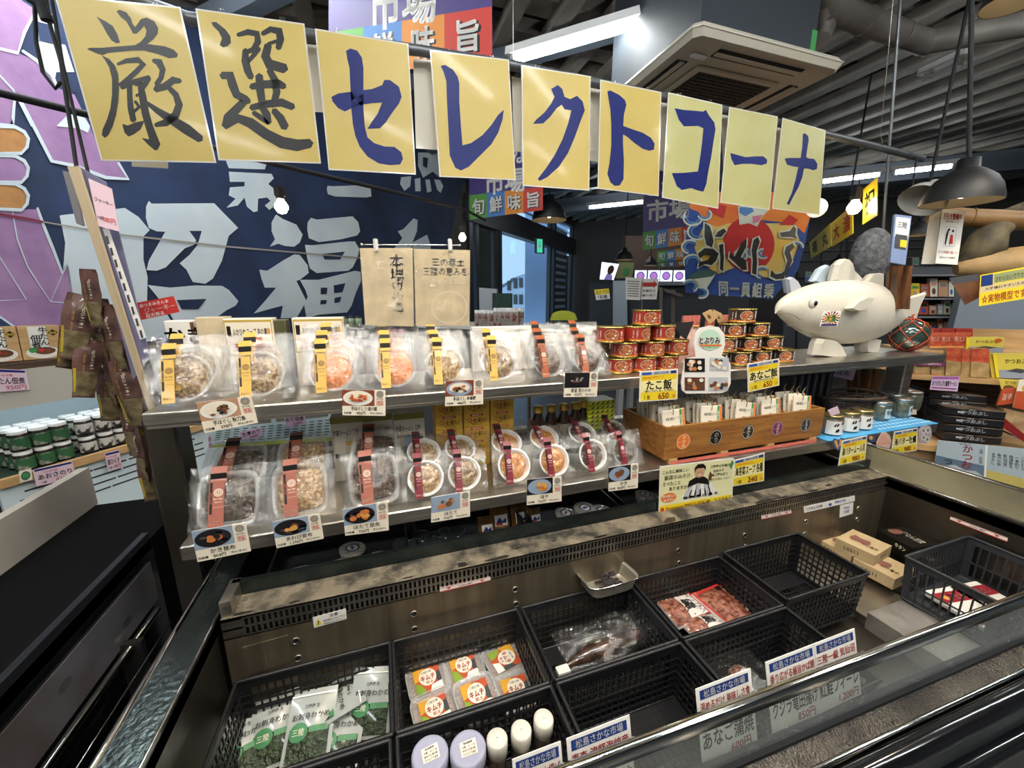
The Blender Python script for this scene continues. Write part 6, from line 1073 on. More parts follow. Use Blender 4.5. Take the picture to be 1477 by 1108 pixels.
# meat packs
c5 = crop(780, 780, 3.517)
for i, (q, z) in enumerate((([(590, 310), (750, 265), (870, 370), (700, 440)], .66), ([(690, 400), (870, 365), (965, 430), (790, 492)], .655), ([(765, 270), (930, 207), (1085, 388), (950, 425)], .668))):
    P = [PZ(u, v, z) for u, v in c5(q)]; mb = MB(); tl, tr, br, bl_ = P
    def sf(a, b, P=P): return (P[3] * (1 - a) + P[2] * a) * (1 - b) + (P[0] * (1 - a) + P[1] * a) * b + V((0, 0, .012 * math.sin(math.pi * a) * math.sin(math.pi * b) + .003 * noise.noise(V((a * 8, b * 8, 3)))))
    mb.grid(sf, 14, 14, f_meat); mb.slab([bl_, br, tr, tl], (0, 0, 1), .008, white)
    pn = Pan(mb, 0, 0, 0, 0, eps=.0006, fn=lambda a, b, l: sf(a, b) + V((0, 0, l))); pn.W, pn.H = .1, .08
    if i < 2: mb.grid(lambda a, b: pn.P(.45 + .5 * a, .08 + .84 * b, 2), 6, 6, M('white meat label', S('#cfcac4'), .4)); pn.k = 4; pn.text('鯨', .62, .5, .4, ink, .3, .04).text('ベーコン', .85, .5, .2, ink, bold=.02, vert=True); mb.grid(lambda a, b: pn.P(.95 + .05 * a, b, 3), 1, 6, red)
    else: mb.grid(lambda a, b: pn.P(a, .9 + .1 * b, 2), 6, 1, red); mb.grid(lambda a, b: pn.P(.6 + .15 * a, .8 + .12 * b, 3), 3, 3, ink); mb.grid(lambda a, b: pn.P(a * .04, b, 2), 1, 6, red)
    mb.build('meat_pack', label=('red meat pack with white label, back left one', 'red meat pack with white label, nearest one', 'red meat pack without label, at the right with red end seal')[i], cat='meat pack')
# steel tray with sachets, resting on the rims
stt = thing('steel_tray', 'small rectangular stainless tray on the basket rims holding dark sachets', 'tray', (.53, .68, RZ + .004)); P = [PZ(u, v, RZ + .042) for u, v in ((829, 822), (894, 806), (925, 832), (856, 852))]; c_ = sum(P, V()) / 4
def trr(k, z, n=32):
    o = []
    for i in range(n):
        q = 6.2832 * i / n; a, b = math.cos(q), math.sin(q); m_ = (abs(a) ** 6 + abs(b) ** 6) ** (-1 / 6); ex = (P[1] - P[0] + P[2] - P[3]) / 4; ey = (P[0] - P[3] + P[1] - P[2]) / 4; r_ = c_ + ex * a * m_ * k + ey * b * m_ * k; o.append(V((r_.x, r_.y, RZ + .004 + z)))
    return o
mb = MB(); loft(mb, [trr(.8, .0), trr(.86, .003), trr(.96, .034), trr(1.04, .036), trr(1.05, .033)], M('bright tray steel', S('#b9b3a4'), .35, .75)); mb.build('pan', stt); mb = MB(); rr_ = trr(1.045, .036); mb.tube(rr_ + [rr_[0]], .0022, chrome, 6, False); mb.build('rim', stt)
mb = MB()
for i in range(22): mb.box(c_ + V((rnd.uniform(-.035, .035), rnd.uniform(-.02, .02), -.028 + rnd.uniform(0, .01))), (.018, .008, .003), M('dark sachet', S('#2d2528'), .2, coat=.6), Matrix.Identity(4))
mb.build('sachet', stt, kind='stuff')
# brown lump and black tray in the front basket
pb = PZ(1066, 975, .66); mb = MB(); mb.blob(pb, .026, foodm('brown minced lump', '#5b3526', '#8d6250', 120), 16, 10, (1, .8, .75), .0015); mb.grid(lambda a, b: pb + V(((a - .5) * .13, (b - .5) * .1, .012 * math.sin(math.pi * a) * math.sin(math.pi * b) + .014 + .008 * noise.noise(V((a * 7, b * 7, 8))))), 14, 12, cl); mb.build('packed_food', label='brown vacuum packed lump at the front of the fourth basket', cat='food pack')
mb = MB(); pq = PZ(1105, 960, .64); mb.bbox(pq, (.075, .05, .02), blackg, .006); mb.build('black_tray', label='small empty black tray beside the brown lump', cat='tray')
# boxes with lot numbers, black boxes
bxm = M('ivory carton', S('#b8a27c'), .5, vcol=S('#ab9570'), vscale=14)
def lotbox(near, left, L, zt_, h, m, lab, blk=False):
    a, b = PZ(*near, zt_), PZ(*left, zt_); e = (b - a); n_ = V((-e.y, e.x, 0)).normalized()
    if n_.x < 0: n_ = -n_
    c_, d_ = a + n_ * L, b + n_ * L; mb = MB(); mb.slab([a, c_, d_, b], (0, 0, 1), h, m)
    nrm = V((-n_.x, -n_.y, 0)); fr = Pan(mb, b, a, a - V((0, 0, h)), b - V((0, 0, h))); tp = Pan(mb, d_, c_, a, b)
    if not blk:
        fr.k = 2; fr.n = nrm; fr.text('L0211', .42, .5, .42, ink, .6, .008); tp.k = 2; tp.poly([(.15, .45), (.25, .3), (.45, .35), (.6, .3), (.68, .5), (.6, .68), (.4, .62), (.2, .7)], M('printed meat', S('#7d5348'), .4)); tp.text('いか塩辛', .72, .35, .14, ink, .4, .02)
    else: tp.k = 2; tp.text('牛たん旨煮', .55, .55, .22, cream, .6, .03); tp.poly([(.05, .3), (.12, .2), (.3, .22), (.34, .4), (.3, .6), (.1, .6)], M('printed meat', ())); fr.k = 2; fr.text('牛タン', .7, .5, .4, cream, .3)
    side = Pan(mb, a, c_, c_ - V((0, 0, h)), a - V((0, 0, h))); side.k = 2; side.text('要冷凍' if not blk else '仙台', .5, .5, .3, ink if not blk else grey, .3); mb.build('food_box', label=lab, cat='box')
lotbox((1291, 836), (1231, 805), .11, .686, .036, bxm, 'ivory box stamped L0211, lower and nearest to the viewer')
lotbox((1228, 803), (1180, 777), .11, .686, .036, bxm, 'ivory box stamped L0211, lower and leftmost'); lotbox((1263, 802), (1206, 776), .11, .723, .036, bxm, 'ivory box stamped L0211 lying on top of the other two')
lotbox((1316, 791), (1266, 764), .12, .723, .036, M('black box', S('#15130f'), .3, coat=.4), 'black box with pale lettering behind the ivory boxes, upper one', True); lotbox((1324, 814), (1300, 800), .13, .686, .036, M('black box', ()), 'black box under the upper black box', True)
# ------------------------------------------------------------------ price tags standing on the front rail
hd = M('header navy', S('#1b3570'), .5, spec=.3)
for i, (u0, v0, u1, v1, rtx, big) in enumerate(((741, 1099, 812, 1076, '宮城 石巻水揚げ', 'あおさ佃煮'), (820, 1077, 912, 1038, '青森 津軽海峡産', '塩うに瓶詰'), (1007, 1008, 1086, 980, '温めるだけ 美味しさ食', 'あなご蒲焼'), (1108, 970, 1178, 946, '香り広がる極旨かば焼', 'クジラ竜田揚げ'), (1176, 946, 1236, 922, '三陸一級 気仙沼', '紅鮭フィーレ'))):
    x0, x1 = PY(u0, v0, .381).x, PY(u1, v1, .381).x; mb = MB(); pn = Pan(mb, V((x0, .388, .884)), V((x1, .388, .884)), V((x1, .356, .765)), V((x0, .356, .765)), white, .0012)
    pn.rect(.06, .84, .94, .96, hd); pn.up().text('松島さかな市場', .5, .9, .095, white, .75, .018); pn.text(rtx, .5, .74, .12, red, .9, .03); pn.text(big, .5, .31, .22, ink, .92, .03); pn.text(('780円', '980円', '600円', '850円', '1,200円')[i], .7, .1, .13, red, .5, .03)
    mb.build('price_tag', label='slanted price tag with navy header on the front rail, ' + ORD[i] + ' from left', cat='price tag', group='price tags along the freezer rail')
# ------------------------------------------------------------------ trays and goods in the far freezer
for i, (xa, xb) in enumerate(((-.3, .03), (.05, .36), (.38, .68), (.70, 1.02))):
    mb = MB(); y0, y1, z0, z1 = .885, 1.12, .80, .855
    for a in ((xa, xb, y0, y0 + .006, z0, z1), (xa, xb, y1 - .006, y1, z0, z1), (xa, xa + .006, y0, y1, z0, z1), (xb - .006, xb, y0, y1, z0, z1), (xa, xb, y0, y1, z0, z0 + .004), (xa - .004, xb + .004, y0 - .006, y0 + .002, z1 - .004, z1 + .002)): mb.bx(*a, blackp)
    mb.build('shallow_tray', label='shallow black tray under the steel shelf in the far freezer, ' + ORD[i] + ' from left', cat='tray', group='shallow black trays')
for i, (xa, xb) in enumerate(((-.31, 1.04),)): mb = MB(); mb.bx(xa, xb, .885, 1.3, .68, .795, void); mb.build('tray_support', fb)
lidb = thing('food_cup', 'x', 'food cup'); mb = MB(); mb.lathe([(.001, 0), (.02, 0), (.022, .035)], M('cloudy cup side', S('#7e8588'), .3), 18); mb.build('cup', lidb); mb = MB(); mb.lathe([(.0225, .034), (.024, .036), (.024, .042), (.021, .043), (.001, .042)], M('dark clear lid', S('#2e3336'), .1, coat=.8), 20); mb.build('lid', lidb)
for i, (u, v) in enumerate(((578, 770), (596, 771), (607, 762), (624, 764), (641, 758), (658, 756))):
    p = PZ(u, v, .87); loc = (p.x, max(p.y, .93), .81); lab = 'dark lidded cup in the far freezer, ' + ORD[i] + ' from left'
    if not i: lidb.location = loc; lidb.rotation_euler = (.5, 0, 0); lidb['label'] = lab; lidb['group'] = 'dark lidded cups'
    else: dup(lidb, loc, (.5 if i < 2 else .15, 0, 0), lab)
for i, (u, v, k) in enumerate(((702, 754, .8), (722, 744, 1), (752, 740, 1), (772, 738, .7))):
    p = PZ(u, v, .85); mb = MB(); mb.grid(lambda a, b: V(((a - .5) * .06 * k, -.012 * math.sin(math.pi * a), b * .07 * k)), 6, 6, M('brown jelly pack', S('#6b4c2c'), .2, coat=.6, vcol=S('#8f6b40'), vscale=30)); pn = Pan(mb, V((-.02 * k, -.0145, .04 * k)), V((.02 * k, -.0145, .04 * k)), V((.02 * k, -.0145, .008)), V((-.02 * k, -.0145, .008)), white, .0005); pn.poly([(.1, .3), (.4, .8), (.6, .4), (.9, .7), (.9, .2)], hd).rect(.1, .05, .6, .3, red)
    o = mb.build('jelly_pack', label='brown pack with white and blue label in the far freezer, ' + ORD[i] + ' from left', cat='food pack', group='brown packs in the far freezer', origin=V((0, 0, 0))); o.location = (p.x, max(.94, p.y), .81); o.rotation_euler = (-.35, 0, 0)
rc_ = thing('round_cup', 'x', 'food cup'); mb = MB(); mb.lathe([(.001, 0), (.027, 0), (.032, .022), (.034, .024), (.034, .03), (.031, .031), (.001, .029)], film('cup plastic', gloss=.3, rough=.08, bump=.2, white=.25), 24); mb.build('cup', rc_); mb = MB(); mb.lathe([(.001, .001), (.025, .001), (.029, .018), (.001, .02)], foodm('pale squid', '#7d6a58', '#b8aa98'), 16); mb.build('contents', rc_); mb = MB(); mb.lathe([(.001, .0316), (.02, .0316)], white, 20); mb.lathe([(.014, .032), (.019, .032)], dgrey, 20); mb.bx(-.009, .009, -.003, .004, .0321, .0324, blue); mb.build('label', rc_)
for i, (u, v, z, w_) in enumerate(((843, 724, .865, 'lower of the stacked pair'), (843, 720, .897, 'upper of the stacked pair'), (868, 726, .86, 'right of the stacked pair'), (815, 730, .86, 'left of the stacked pair'), (930, 700, .87, 'beside the miso soup poster'), (944, 708, .86, 'half behind the miso soup poster'), (505, 780, .86, 'below the third square tray'))):
    p = PZ(u, v, z); loc = (p.x, max(p.y, .925), .806 + (.032 if i == 1 else 0)); lab = 'round clear cup with blue label in the far freezer, ' + w_
    if not i: rc_.location = loc; rc_.rotation_euler = (.12, 0, 0); rc_['label'] = lab; rc_['group'] = 'round clear cups'
    else: dup(rc_, loc, (.12, 0, .3 * i), lab)
mb = MB(); p = PZ(410, 800, .86)
for i in range(3):
    mb = MB(); mb.grid(lambda a, b: V((p.x + .09 * i + a * .085, .95 + b * .06, .815 + .025 * math.sin(math.pi * a) * math.sin(math.pi * b) + .004 * noise.noise(V((a * 5, b * 5, i))))), 8, 6, M('speckled olive pack', S('#4a4638'), .25, vcol=S('#77715f'), vscale=40, coat=.6)); Pan(mb, V((p.x + .09 * i + .03, .965, .85)), V((p.x + .09 * i + .06, .965, .85)), V((p.x + .09 * i + .06, .945, .833)), V((p.x + .09 * i + .03, .945, .833)), white, .001).text('磯の幸', .5, .5, .4, ink, .8, .03)
    mb.build('olive_pack', label='speckled olive pack with a small white label under the square trays, ' + ORD[i] + ' from left', cat='food pack', group='speckled olive packs')
# ================================================================== RIGHT HAND STAND
pR_ = V((2.58, 1.085, 1.5))
def RT_(u, v, back=0.): return PP(u, v, pR_ + Dd * back, Dd)
def rbox(mb, ua, ub, za, zb, b0, b1, m, w=None):
    A, B = RT_(ua, 428, b0), RT_(ub, 428, b0); P = []
    for p in (A, B):
        for bk in (0, b1 - b0):
            for z in (za, zb): q = p + Dd * bk; P.append(V((q.x, q.y, z)))
    mb.add(P, [(0, 1, 3, 2), (4, 6, 7, 5), (0, 4, 5, 1), (2, 3, 7, 6), (0, 2, 6, 4), (1, 5, 7, 3)], m); return A, B
rs = thing('display_stand', 'light wooden stepped stand of packets and boxes at the right edge', 'display stand', V((2.7, 1.1, 0)))
z1 = RT_(1400, 546, .0).z; z2 = RT_(1400, 508, .14).z; z0 = RT_(1400, 641, -.02).z
mb = MB(); rbox(mb, 1313, 1600, z1 - .022, z1, -.0, .32, pine); mb.build('lower_board', rs); mb = MB(); rbox(mb, 1316, 1600, z2 - .02, z2, .14, .40, pine); mb.build('upper_board', rs)
mb = MB(); rbox(mb, 1314, 1600, z0 - .02, z1, .33, .35, dwood); rbox(mb, 1390, 1600, z2, z2 + .1, .40, .42, pine); mb.build('back_board', rs); mb = MB(); rbox(mb, 1300, 1620, z0 - .03, z0, -.12, .34, pine); rbox(mb, 1300, 1620, .1, z0 - .03, -.1, .3, dwood); mb.build('counter', rs)
def rface(q, m, f, name, lab, cat, b=0., th=.02, grp=None, side=None):
    mb = MB(); pn = Pan(mb, *[RT_(u, v, b) for u, v in q], m, th, side or m)
    if f: f(pn)
    mb.build(name, label=lab, cat=cat, group=grp)
def yb_(p): p.rect(.0, 0, 1, .35, M('printed sea grey', S('#8d96a3'), .4)); p.up().text('かつおぶし', .55, .72, .2, ink, .6, .03).rect(0, 0, .08, 1, yellow); p.ell(.85, .8, .1, .14, fl2).poly([(.25, .3), (.5, .42), (.85, .35), (.6, .22)], dgrey)
yc = M('yellow fish box', S('#cdbb4e'), .4)
rface(((1394, 487), (1449, 487), (1446, 509), (1393, 507)), yc, yb_, 'fish_box', 'yellow bonito box on the upper step of the right stand', 'box', .15, .05)
rface(((1432, 511), (1500, 512), (1497, 547), (1437, 545)), yc, yb_, 'fish_box', 'yellow bonito box at the right picture edge on the lower step', 'box', .05, .06); rface(((1426, 512), (1434, 511), (1440, 545), (1431, 546)), yc, None, 'fish_box', 'edge-on yellow box beside the bags on the lower step', 'box', .06, .05)
rdp = M('red foil packet', S('#a83a28'), .3, vcol=S('#c86a4a'), vscale=30, coat=.5)
for i, (ua, ub) in enumerate(((1341, 1357), (1357, 1373), (1373, 1399))): rface(((ua, 480 - i * .2), (ub, 480), (ub, 502), (ua, 502)), rdp, lambda p: (p.text('鮭とば', .5, .6, .3, cream, .7, .02), p.rect(0, 0, 1, .12, oc2)), 'red_packet', 'red foil packet on the upper step, front row, ' + ORD[i] + ' from left', 'packet', .16, .02, 'red foil packets')
for i, (ua, ub) in enumerate(((1339, 1357), (1358, 1377), (1379, 1403))): rface(((ua, 474), (ub, 474), (ub, 490), (ua, 490)), M('dull red packet', S('#8d2f24'), .35, coat=.3), lambda p: p.rect(.1, .5, .9, .6, oc2), 'red_packet', 'red foil packet on the upper step, back row, ' + ORD[i] + ' from left', 'packet', .22, .03, 'red foil packets behind')
bgm = M('noodle snack bag', S('#b5986a'), .3, vcol=S('#8f744a'), vscale=35, coat=.5)
for i, (ua, ub, vt) in enumerate(((1319, 1341, 524), (1343, 1362, 524), (1364, 1386, 502), (1386, 1402, 504), (1400, 1427, 503))): rface(((ua + 2, vt), (ub, vt), (ub, 541 + i), (ua, 540 + i)), bgm, (lambda p: p.poly([(0, .55), (1, .5), (1, 1), (0, 1)], rdp)) if i > 1 else (lambda p: p.rect(0, 0, .5, .1, rdp)), 'snack_bag', ('clear' if i < 2 else 'red topped') + ' noodle snack bag on the lower step, ' + ORD[i] + ' from left', 'snack bag', .03 + .01 * (i % 2), .03, 'snack bags on the lower step')
rface(((1321, 521), (1364, 523), (1362, 529), (1320, 527)), magenta, lambda p: p.text('めかぶ風味揚げせん', .5, .5, .5, cream, .8), 'price_strip', 'narrow magenta strip above the two small bags', 'label strip', .02, .002)
rface(((1345, 543), (1384, 543), (1381, 565), (1341, 562)), lil, lambda p: (p.rect(.02, .8, .98, .97, M('lilac header', S('#a05a9c'), .4)), p.text('まぐちぎんざけ濃厚ラーメン', .5, .5, .36, ink, .9, .05), p.rect(.05, .12, .95, .2, magenta)), 'price_card', 'pink and lilac price card above the black box stack', 'price card', -.012, .002)
# black box stack
kb = M('black printed box', S('#191a1f'), .35, coat=.3); kt_ = M('brown printed box top', S('#7d6a58'), .5, vcol=S('#3a2f28'), vscale=20)
def kbox(ua, va, ub, vb_, h, lab, b):
    A, B = RT_(ua, va, b), RT_(ub, vb_, b); z = (A.z + B.z) / 2; A.z = B.z = z; mb = MB(); e = Dd * .2; mb.slab([V(A), V(B), B + e, A + e], (0, 0, 1), .003, kt_); lo = V((0, 0, h)); mb.slab([A - lo, B - lo, B + V((0, 0, -.003)), A + V((0, 0, -.003))], -Dd, .2, kb)
    pn = Pan(mb, V(A), V(B), B - lo, A - lo); pn.k = 2; pn.rect(.22, .35, .33, .6, lgrey).text('かつおぶし', .5, .5, .5, lgrey, .45, .04).text('本場焼津', .45, .85, .16, lgrey, .3); mb.build('black_box', label=lab, cat='box', group='stack of flat black boxes'); return z
for i in range(4): kbox(1362 - (i == 0) * -2, 588 + i * 12.3, 1452 - i * 2, 594 + i * 12.3, .034, 'flat black box with grey lettering, ' + ORD[i] + ' of the wide four from top', -.05)
for i in range(2): kbox(1342, 567 + i * 10, 1424, 571 + i * 10, .028, 'flat black box with grey lettering, ' + ('topmost of the whole stack', 'just under the topmost')[i], .03 + .0 * i)
# posters on the stand front, carton, red card sleeves
def seap(p):
    p.rect(0, 0, .48, .35, M('printed misty hills', S('#5d7286'), .5)); p.rect(0, .35, .48, 1, M('printed pale sky', S('#a9b7be'), .5)); p.rect(.5, 0, 1, .25, M('printed sand yellow', S('#c2b163'), .5)); p.rect(.5, .25, 1, 1, M('printed pale sky', ())); p.up(); p.text('かつおラーメン', .3, .45, .16, M('printed kana red', S('#9c2f38'), .4), bold=.03, vert=True, asp=2.2) if 0 else None
    for k, ch in enumerate('かつお'): p.text(ch, .31, .8 - k * .27, .26, M('printed kana red', S('#9c2f38'), .4) if k != 1 else red, .1, .03)
    p.text('マルニ', .28, .95, .09, ink, .14, .03); p.text('ラ', .13, .2, .22, ink, .1, .03); p.poly([(.1, .0), (.2, .15), (.3, .05), (.4, .12), (.48, 0)], lgrey); p.text('宮城', .44, .78, .07, ink, bold=.02, vert=True); p.text('気仙沼', .44, .5, .07, ink, bold=.02, vert=True)
    for k in range(8): p.text(('まずだし', '魚介の旨', '気仙沼港', '焼津節を', '一本釣り', 'こだわり', '味わい', '宮城県産')[k], .56 + k * .055, .62, .085, ink, bold=.01, vert=True)
rface(((1353, 635), (1502, 650), (1502, 712), (1348, 668)), white, seap, 'poster', 'pale sea poster with red kana below the black box stack', 'poster', -.14, .002)
mb = MB(); A, B = RT_(1300, 645, -.1), RT_(1352, 655, -.1); A.z = B.z = (A.z + B.z) / 2; mb.slab([A - V((0, 0, .12)), B - V((0, 0, .12)), V(B), V(A)], -Dd, .18, kraft); mb.slab([V(A), V(B), B + Dd * .18, A + Dd * .18], (0, 0, 1), .003, kraft); mb.build('cardboard_box', label='plain brown cardboard box left of the sea poster, behind the freezer end', cat='box')
rface(((1440, 546), (1470, 548), (1465, 572), (1447, 570)), yc, lambda p: (p.ell(.5, .35, .4, .3, fc), p.text('かつお', .6, .8, .2, ink, .6, .03)), 'small_card', 'small yellow card with a brown fish picture hanging under the lower step', 'card', -.02, .002)
rface(((1446, 562), (1467, 560), (1462, 582), (1438, 585)), fl2, lambda p: p.text('旨辛', .5, .5, .4, cream, .6, .03), 'red_card', 'red folded card beside the yellow fish card', 'card', -.03, .01); rface(((1470, 548), (1500, 545), (1500, 596), (1461, 588)), cream, lambda p: (p.rect(.0, .0, 1, .6, fl2), p.ell(.4, .7, .2, .12, oc2)), 'red_card', 'red and cream sign at the right picture edge', 'sign', -.05, .004)
rface(((1448, 590), (1500, 600), (1500, 645), (1447, 620)), M('printed rice photo', S('#b59a72'), .5, vcol=S('#8d6b48'), vscale=18), lambda p: p.poly([(0, .6), (1, 0), (1, -.2), (0, .1)], M('dark red band', S('#7d1f22'), .4)), 'photo_box', 'box with a rice bowl photo and dark red band, right of the black stack', 'box', -.04, .05)
# small stacks behind the jars
for i in range(4): rface(((1296, 563 + i * 9), (1322, 563 + i * 9), (1322, 571 + i * 9), (1296, 571 + i * 9)), cream, lambda p: p.rect(.1, .3, .9, .5, lgrey), 'flat_carton', 'cream flat carton right of the steel post, ' + ORD[i] + ' from top', 'carton', .06, .12, 'cream flat cartons')
rface(((1300, 524), (1313, 524), (1311, 552), (1298, 552)), white, lambda p: p.ell(.5, .65, .3, .12, brown), 'paper_strip', 'narrow white card with a small brown oval beside the steel post', 'card', .0, .002)
# grey partition and pictures behind
mb = MB(); p0 = PR(1386, 428, 4.1); f_ = lambda u, v: PP(u, v, p0, Dd); A, B = f_(1386, 428), f_(1700, 428); mb.slab([V((A.x, A.y, 0)), V((B.x, B.y, 0)), V((B.x, B.y, f_(1400, 428).z + .03)), V((A.x, A.y, f_(1400, 428).z + .03))], -Dd, .08, w_grey); mb.build('partition', label='plain blue grey partition behind the right stand', cat='partition')
fr4 = cplane(4.4, 1345)
rk = thing('goods_rack', 'busy rack of souvenirs seen between the fish tail and the grey partition', 'rack', fr4(1345, 520) * 1)
mb = MB(); mb.slab([fr4(1290, 620), fr4(1388, 620), fr4(1388, 385), fr4(1290, 385)], -Dd, .03, dgrey); mb.build('back_panel', rk)
for v in (398, 430, 455, 478): mb = MB(); mb.slab([fr4(1292, v + 2), fr4(1387, v + 2), fr4(1387, v), fr4(1292, v)], -Dd, -.2, grey); mb.build('shelf', rk)
rr = random.Random(11); pal = [cream, lgrey, grey, blue, fl2, ink, brown, green, yellow, skin]
for r_, (v0, v1) in enumerate(((400, 428), (432, 453), (457, 476))):
    u = 1294 + r_ * 2; k_ = 0
    while u < 1380:
        w_ = rr.uniform(7, 13); h_ = (v1 - v0) * rr.uniform(.6, .95); mb = MB(); P = [fr4(a, b) - Dd * .1 for a, b in ((u, v1), (u + w_, v1), (u + w_, v1 - h_), (u, v1 - h_))]; mb.slab(P, -Dd, .05, pal[rr.randrange(10)]); pn = Pan(mb, P[3], P[2], P[1], P[0]); pn.k = 2; pn.rect(.15, .6, .85, .8, pal[rr.randrange(10)]).ell(.5, .3, .25, .18, pal[rr.randrange(10)])
        mb.build('souvenir', label=f"small souvenir pack on the {('top', 'middle', 'bottom')[r_]} level of the busy rack, {(ORD + ['last', 'very last'])[k_]} from left", cat='pack', group='souvenir packs'); u += w_ + 1.5; k_ += 1
# driftwood fish, bamboo pole, notices
fr3 = cplane(2.9, 1400)
mb = MB(); bam = M('bamboo', S('#8a6a42'), .45, vcol=S('#6e5230'), vscale=6); mb.tube([fr3(1345, 309), fr3(1395, 314), fr3(1440, 316), fr3(1520, 322)], .04, bam, 14); mb.tube([fr3(1400, 314) , fr3(1402, 314)], .043, bam, 14); mb.tube([fr3(1341, 308.5), fr3(1345, 309)], [.03, .041], pine, 14); mb.build('bamboo_pole', label='thick bamboo pole running out of the picture at the upper right', cat='pole')
dfm = M('dried fish skin', S('#6b6048'), .7, vcol=S('#3f3a30'), vscale=14, bump=.8, bscale=30)
t = thing('dried_fish', 'grey brown dried fish hanging under the bamboo pole with split tail', 'fish model', fr3(1420, 370)); mb = MB(); mb.tube([fr3(1470, 318), fr3(1440, 328), fr3(1425, 350), fr3(1400, 368), fr3(1380, 385)], [.02, .05, .075, .05, .01], dfm, 12); mb.build('body', t); mb = MB(); mb.slab([fr3(1440, 322), fr3(1462, 318), fr3(1425, 352), fr3(1418, 345)], -Dd, .01, dfm); mb.slab([fr3(1440, 305), fr3(1480, 290), fr3(1480, 312), fr3(1450, 322)], -Dd, .01, dfm); mb.build('tail', t)
t = thing('spiny_fish_model', 'tan model of a spiny fish behind the yellow notice at the right edge', 'fish model', fr3(1440, 400)); mb = MB(); tanm = M('tan carved fish', S('#a98a5c'), .6, vcol=S('#7d6a4c'), vscale=9, bump=.4, bscale=20); mb.tube([fr3(1378, 388), fr3(1400, 384), fr3(1440, 380), fr3(1520, 376)], [.03, .055, .065, .08], tanm, 12); mb.build('body', t)
for i in range(6): mb = MB(); u = 1424 + i * 11; mb.slab([fr3(u, 374 - i * .6), fr3(u + 9, 373 - i * .6), fr3(u + 6, 361 - i)], -Dd, .02, tanm); mb.build('spine', t)
def not_(p): p.rect(0, 0, 1, .42, yellow); p.rect(0, .42, 1, .62, M('sand print', S('#cdb98a'), .5)); p.rect(.02, .62, .25, .97, hd); p.rect(.27, .66, 1, .95, M('green grey print', S('#8d9468'), .5)); p.up().text('☆実物模型です☆', .52, .2, .26, fl2, .95, .04); p.text('さわらないで下さい', .6, .78, .16, ink, .6, .02); p.text('大変壊れやすいため、', .5, .52, .09, ink, .8)
rface(((1414, 397), (1490, 383), (1490, 429), (1412, 442)), yellow, not_, 'notice', 'yellow notice with red lettering about a real size model, right edge', 'notice', -.2, .003)
rface(((1369, 401), (1412, 395), (1412, 430), (1392, 440)), M('dark food photo', S('#4f3a30'), .4, vcol=S('#7a4a30'), vscale=9), lambda p: (p.ell(.7, .35, .28, .35, fc), p.rect(0, .75, 1, 1, dgrey)), 'photo_card', 'tilted laminated food photo left of the yellow notice', 'card', -.15, .002)
def steal(p): p.text('万引き警備中', .5, .88, .11, red, .8, .05); p.rect(.25, .33, .75, .7, lgrey); p.up().rect(.27, .34, .73, .69, white); p.up().poly([(.3, .36), (.36, .36), (.42, .6), (.36, .65), (.3, .55)], ink).poly([(.48, .38), (.66, .38), (.62, .55), (.5, .55)], red).ell(.42, .64, .05, .025, ink).ell(.6, .62, .05, .025, ink).rect(.52, .4, .54, .34, ink); p.k = 2; p.text('見つけ次第警察に通報します', .5, .22, .05, red, .85, .02); p.text('店内カメラ作動中', .5, .12, .04, ink, .7); p.text('ご協力をお願いします', .5, .79, .035, ink, .6)
rface(((1359, 302), (1392, 304), (1381, 382), (1349, 380)), white, steal, 'notice', 'white shoplifting warning notice with red heading hanging from the bamboo pole', 'notice', -.06, .002); rface(((1341, 312), (1357, 305), (1349, 381), (1329, 381)), cream, None, 'board', 'blank cream board behind the shoplifting notice', 'board', -.02, .004)
# brochures, kelp, net
rface(((1291, 309), (1315, 312), (1306, 382), (1284, 378)), M('brochure blue', S('#7d8fb5'), .4), lambda p: (p.rect(.1, .55, .95, .95, white), p.up().text('三陸', .5, .8, .12, hd, .6, .03).rect(.15, .3, .9, .6, dgrey).up().rect(.5, .35, .9, .5, yellow)), 'brochures', 'blue and white brochures clipped to the tall grey rod', 'brochures', -.6, .02)
mb = MB(); kf = cplane(2.2, 1300); kel = M('dried brown kelp', S('#3a2416'), .3, vcol=S('#6e4526'), vscale=9, stretch=(6, 6, 1), coat=.4)
mb.grid(lambda a, b: kf(1284 + 30 * a - 4 * b, 384 + 62 * b) + V((0, .02 * math.sin(a * 14), 0)), 12, 8, kel); mb.build('kelp', label='dried brown kelp sheet hanging behind the tall grey rod', cat='kelp'); mb = MB(); kf2 = cplane(2.3, 1240); mb.grid(lambda a, b: kf2(1222 + 50 * a * (1 - .3 * b), 532 + 48 * b) + V((0, .02 * math.sin(a * 18), 0)), 14, 8, kel); mb.build('kelp', label='dried brown kelp bunch seen under the upper shelf behind the wicker basket', cat='kelp')
rface(((1192, 526), (1235, 533), (1230, 549), (1190, 540)), lil, lambda p: p.text('真昆布', .5, .5, .5, ink, .7, .03), 'price_card', 'lilac price card under the upper shelf beside the kelp bunch', 'price card', -.4, .002)
mb = MB(); nf = cplane(2.4, 1260); mb.blob(nf(1256, 372), .1, M('grey fishing net', S('#5f6266'), .9, vcol=S('#3c3e42'), vscale=50, bump=1, bscale=60), 18, 12, (1, .6, 1.25), .004); mb.blob(nf(1240, 402), .06, M('dark felt', S('#2b2d33'), .8), 14, 9, (1.4, .6, .7), .002); mb.build('net_bundle', label='grey bundled fishing net hanging behind the fish fins', cat='net')
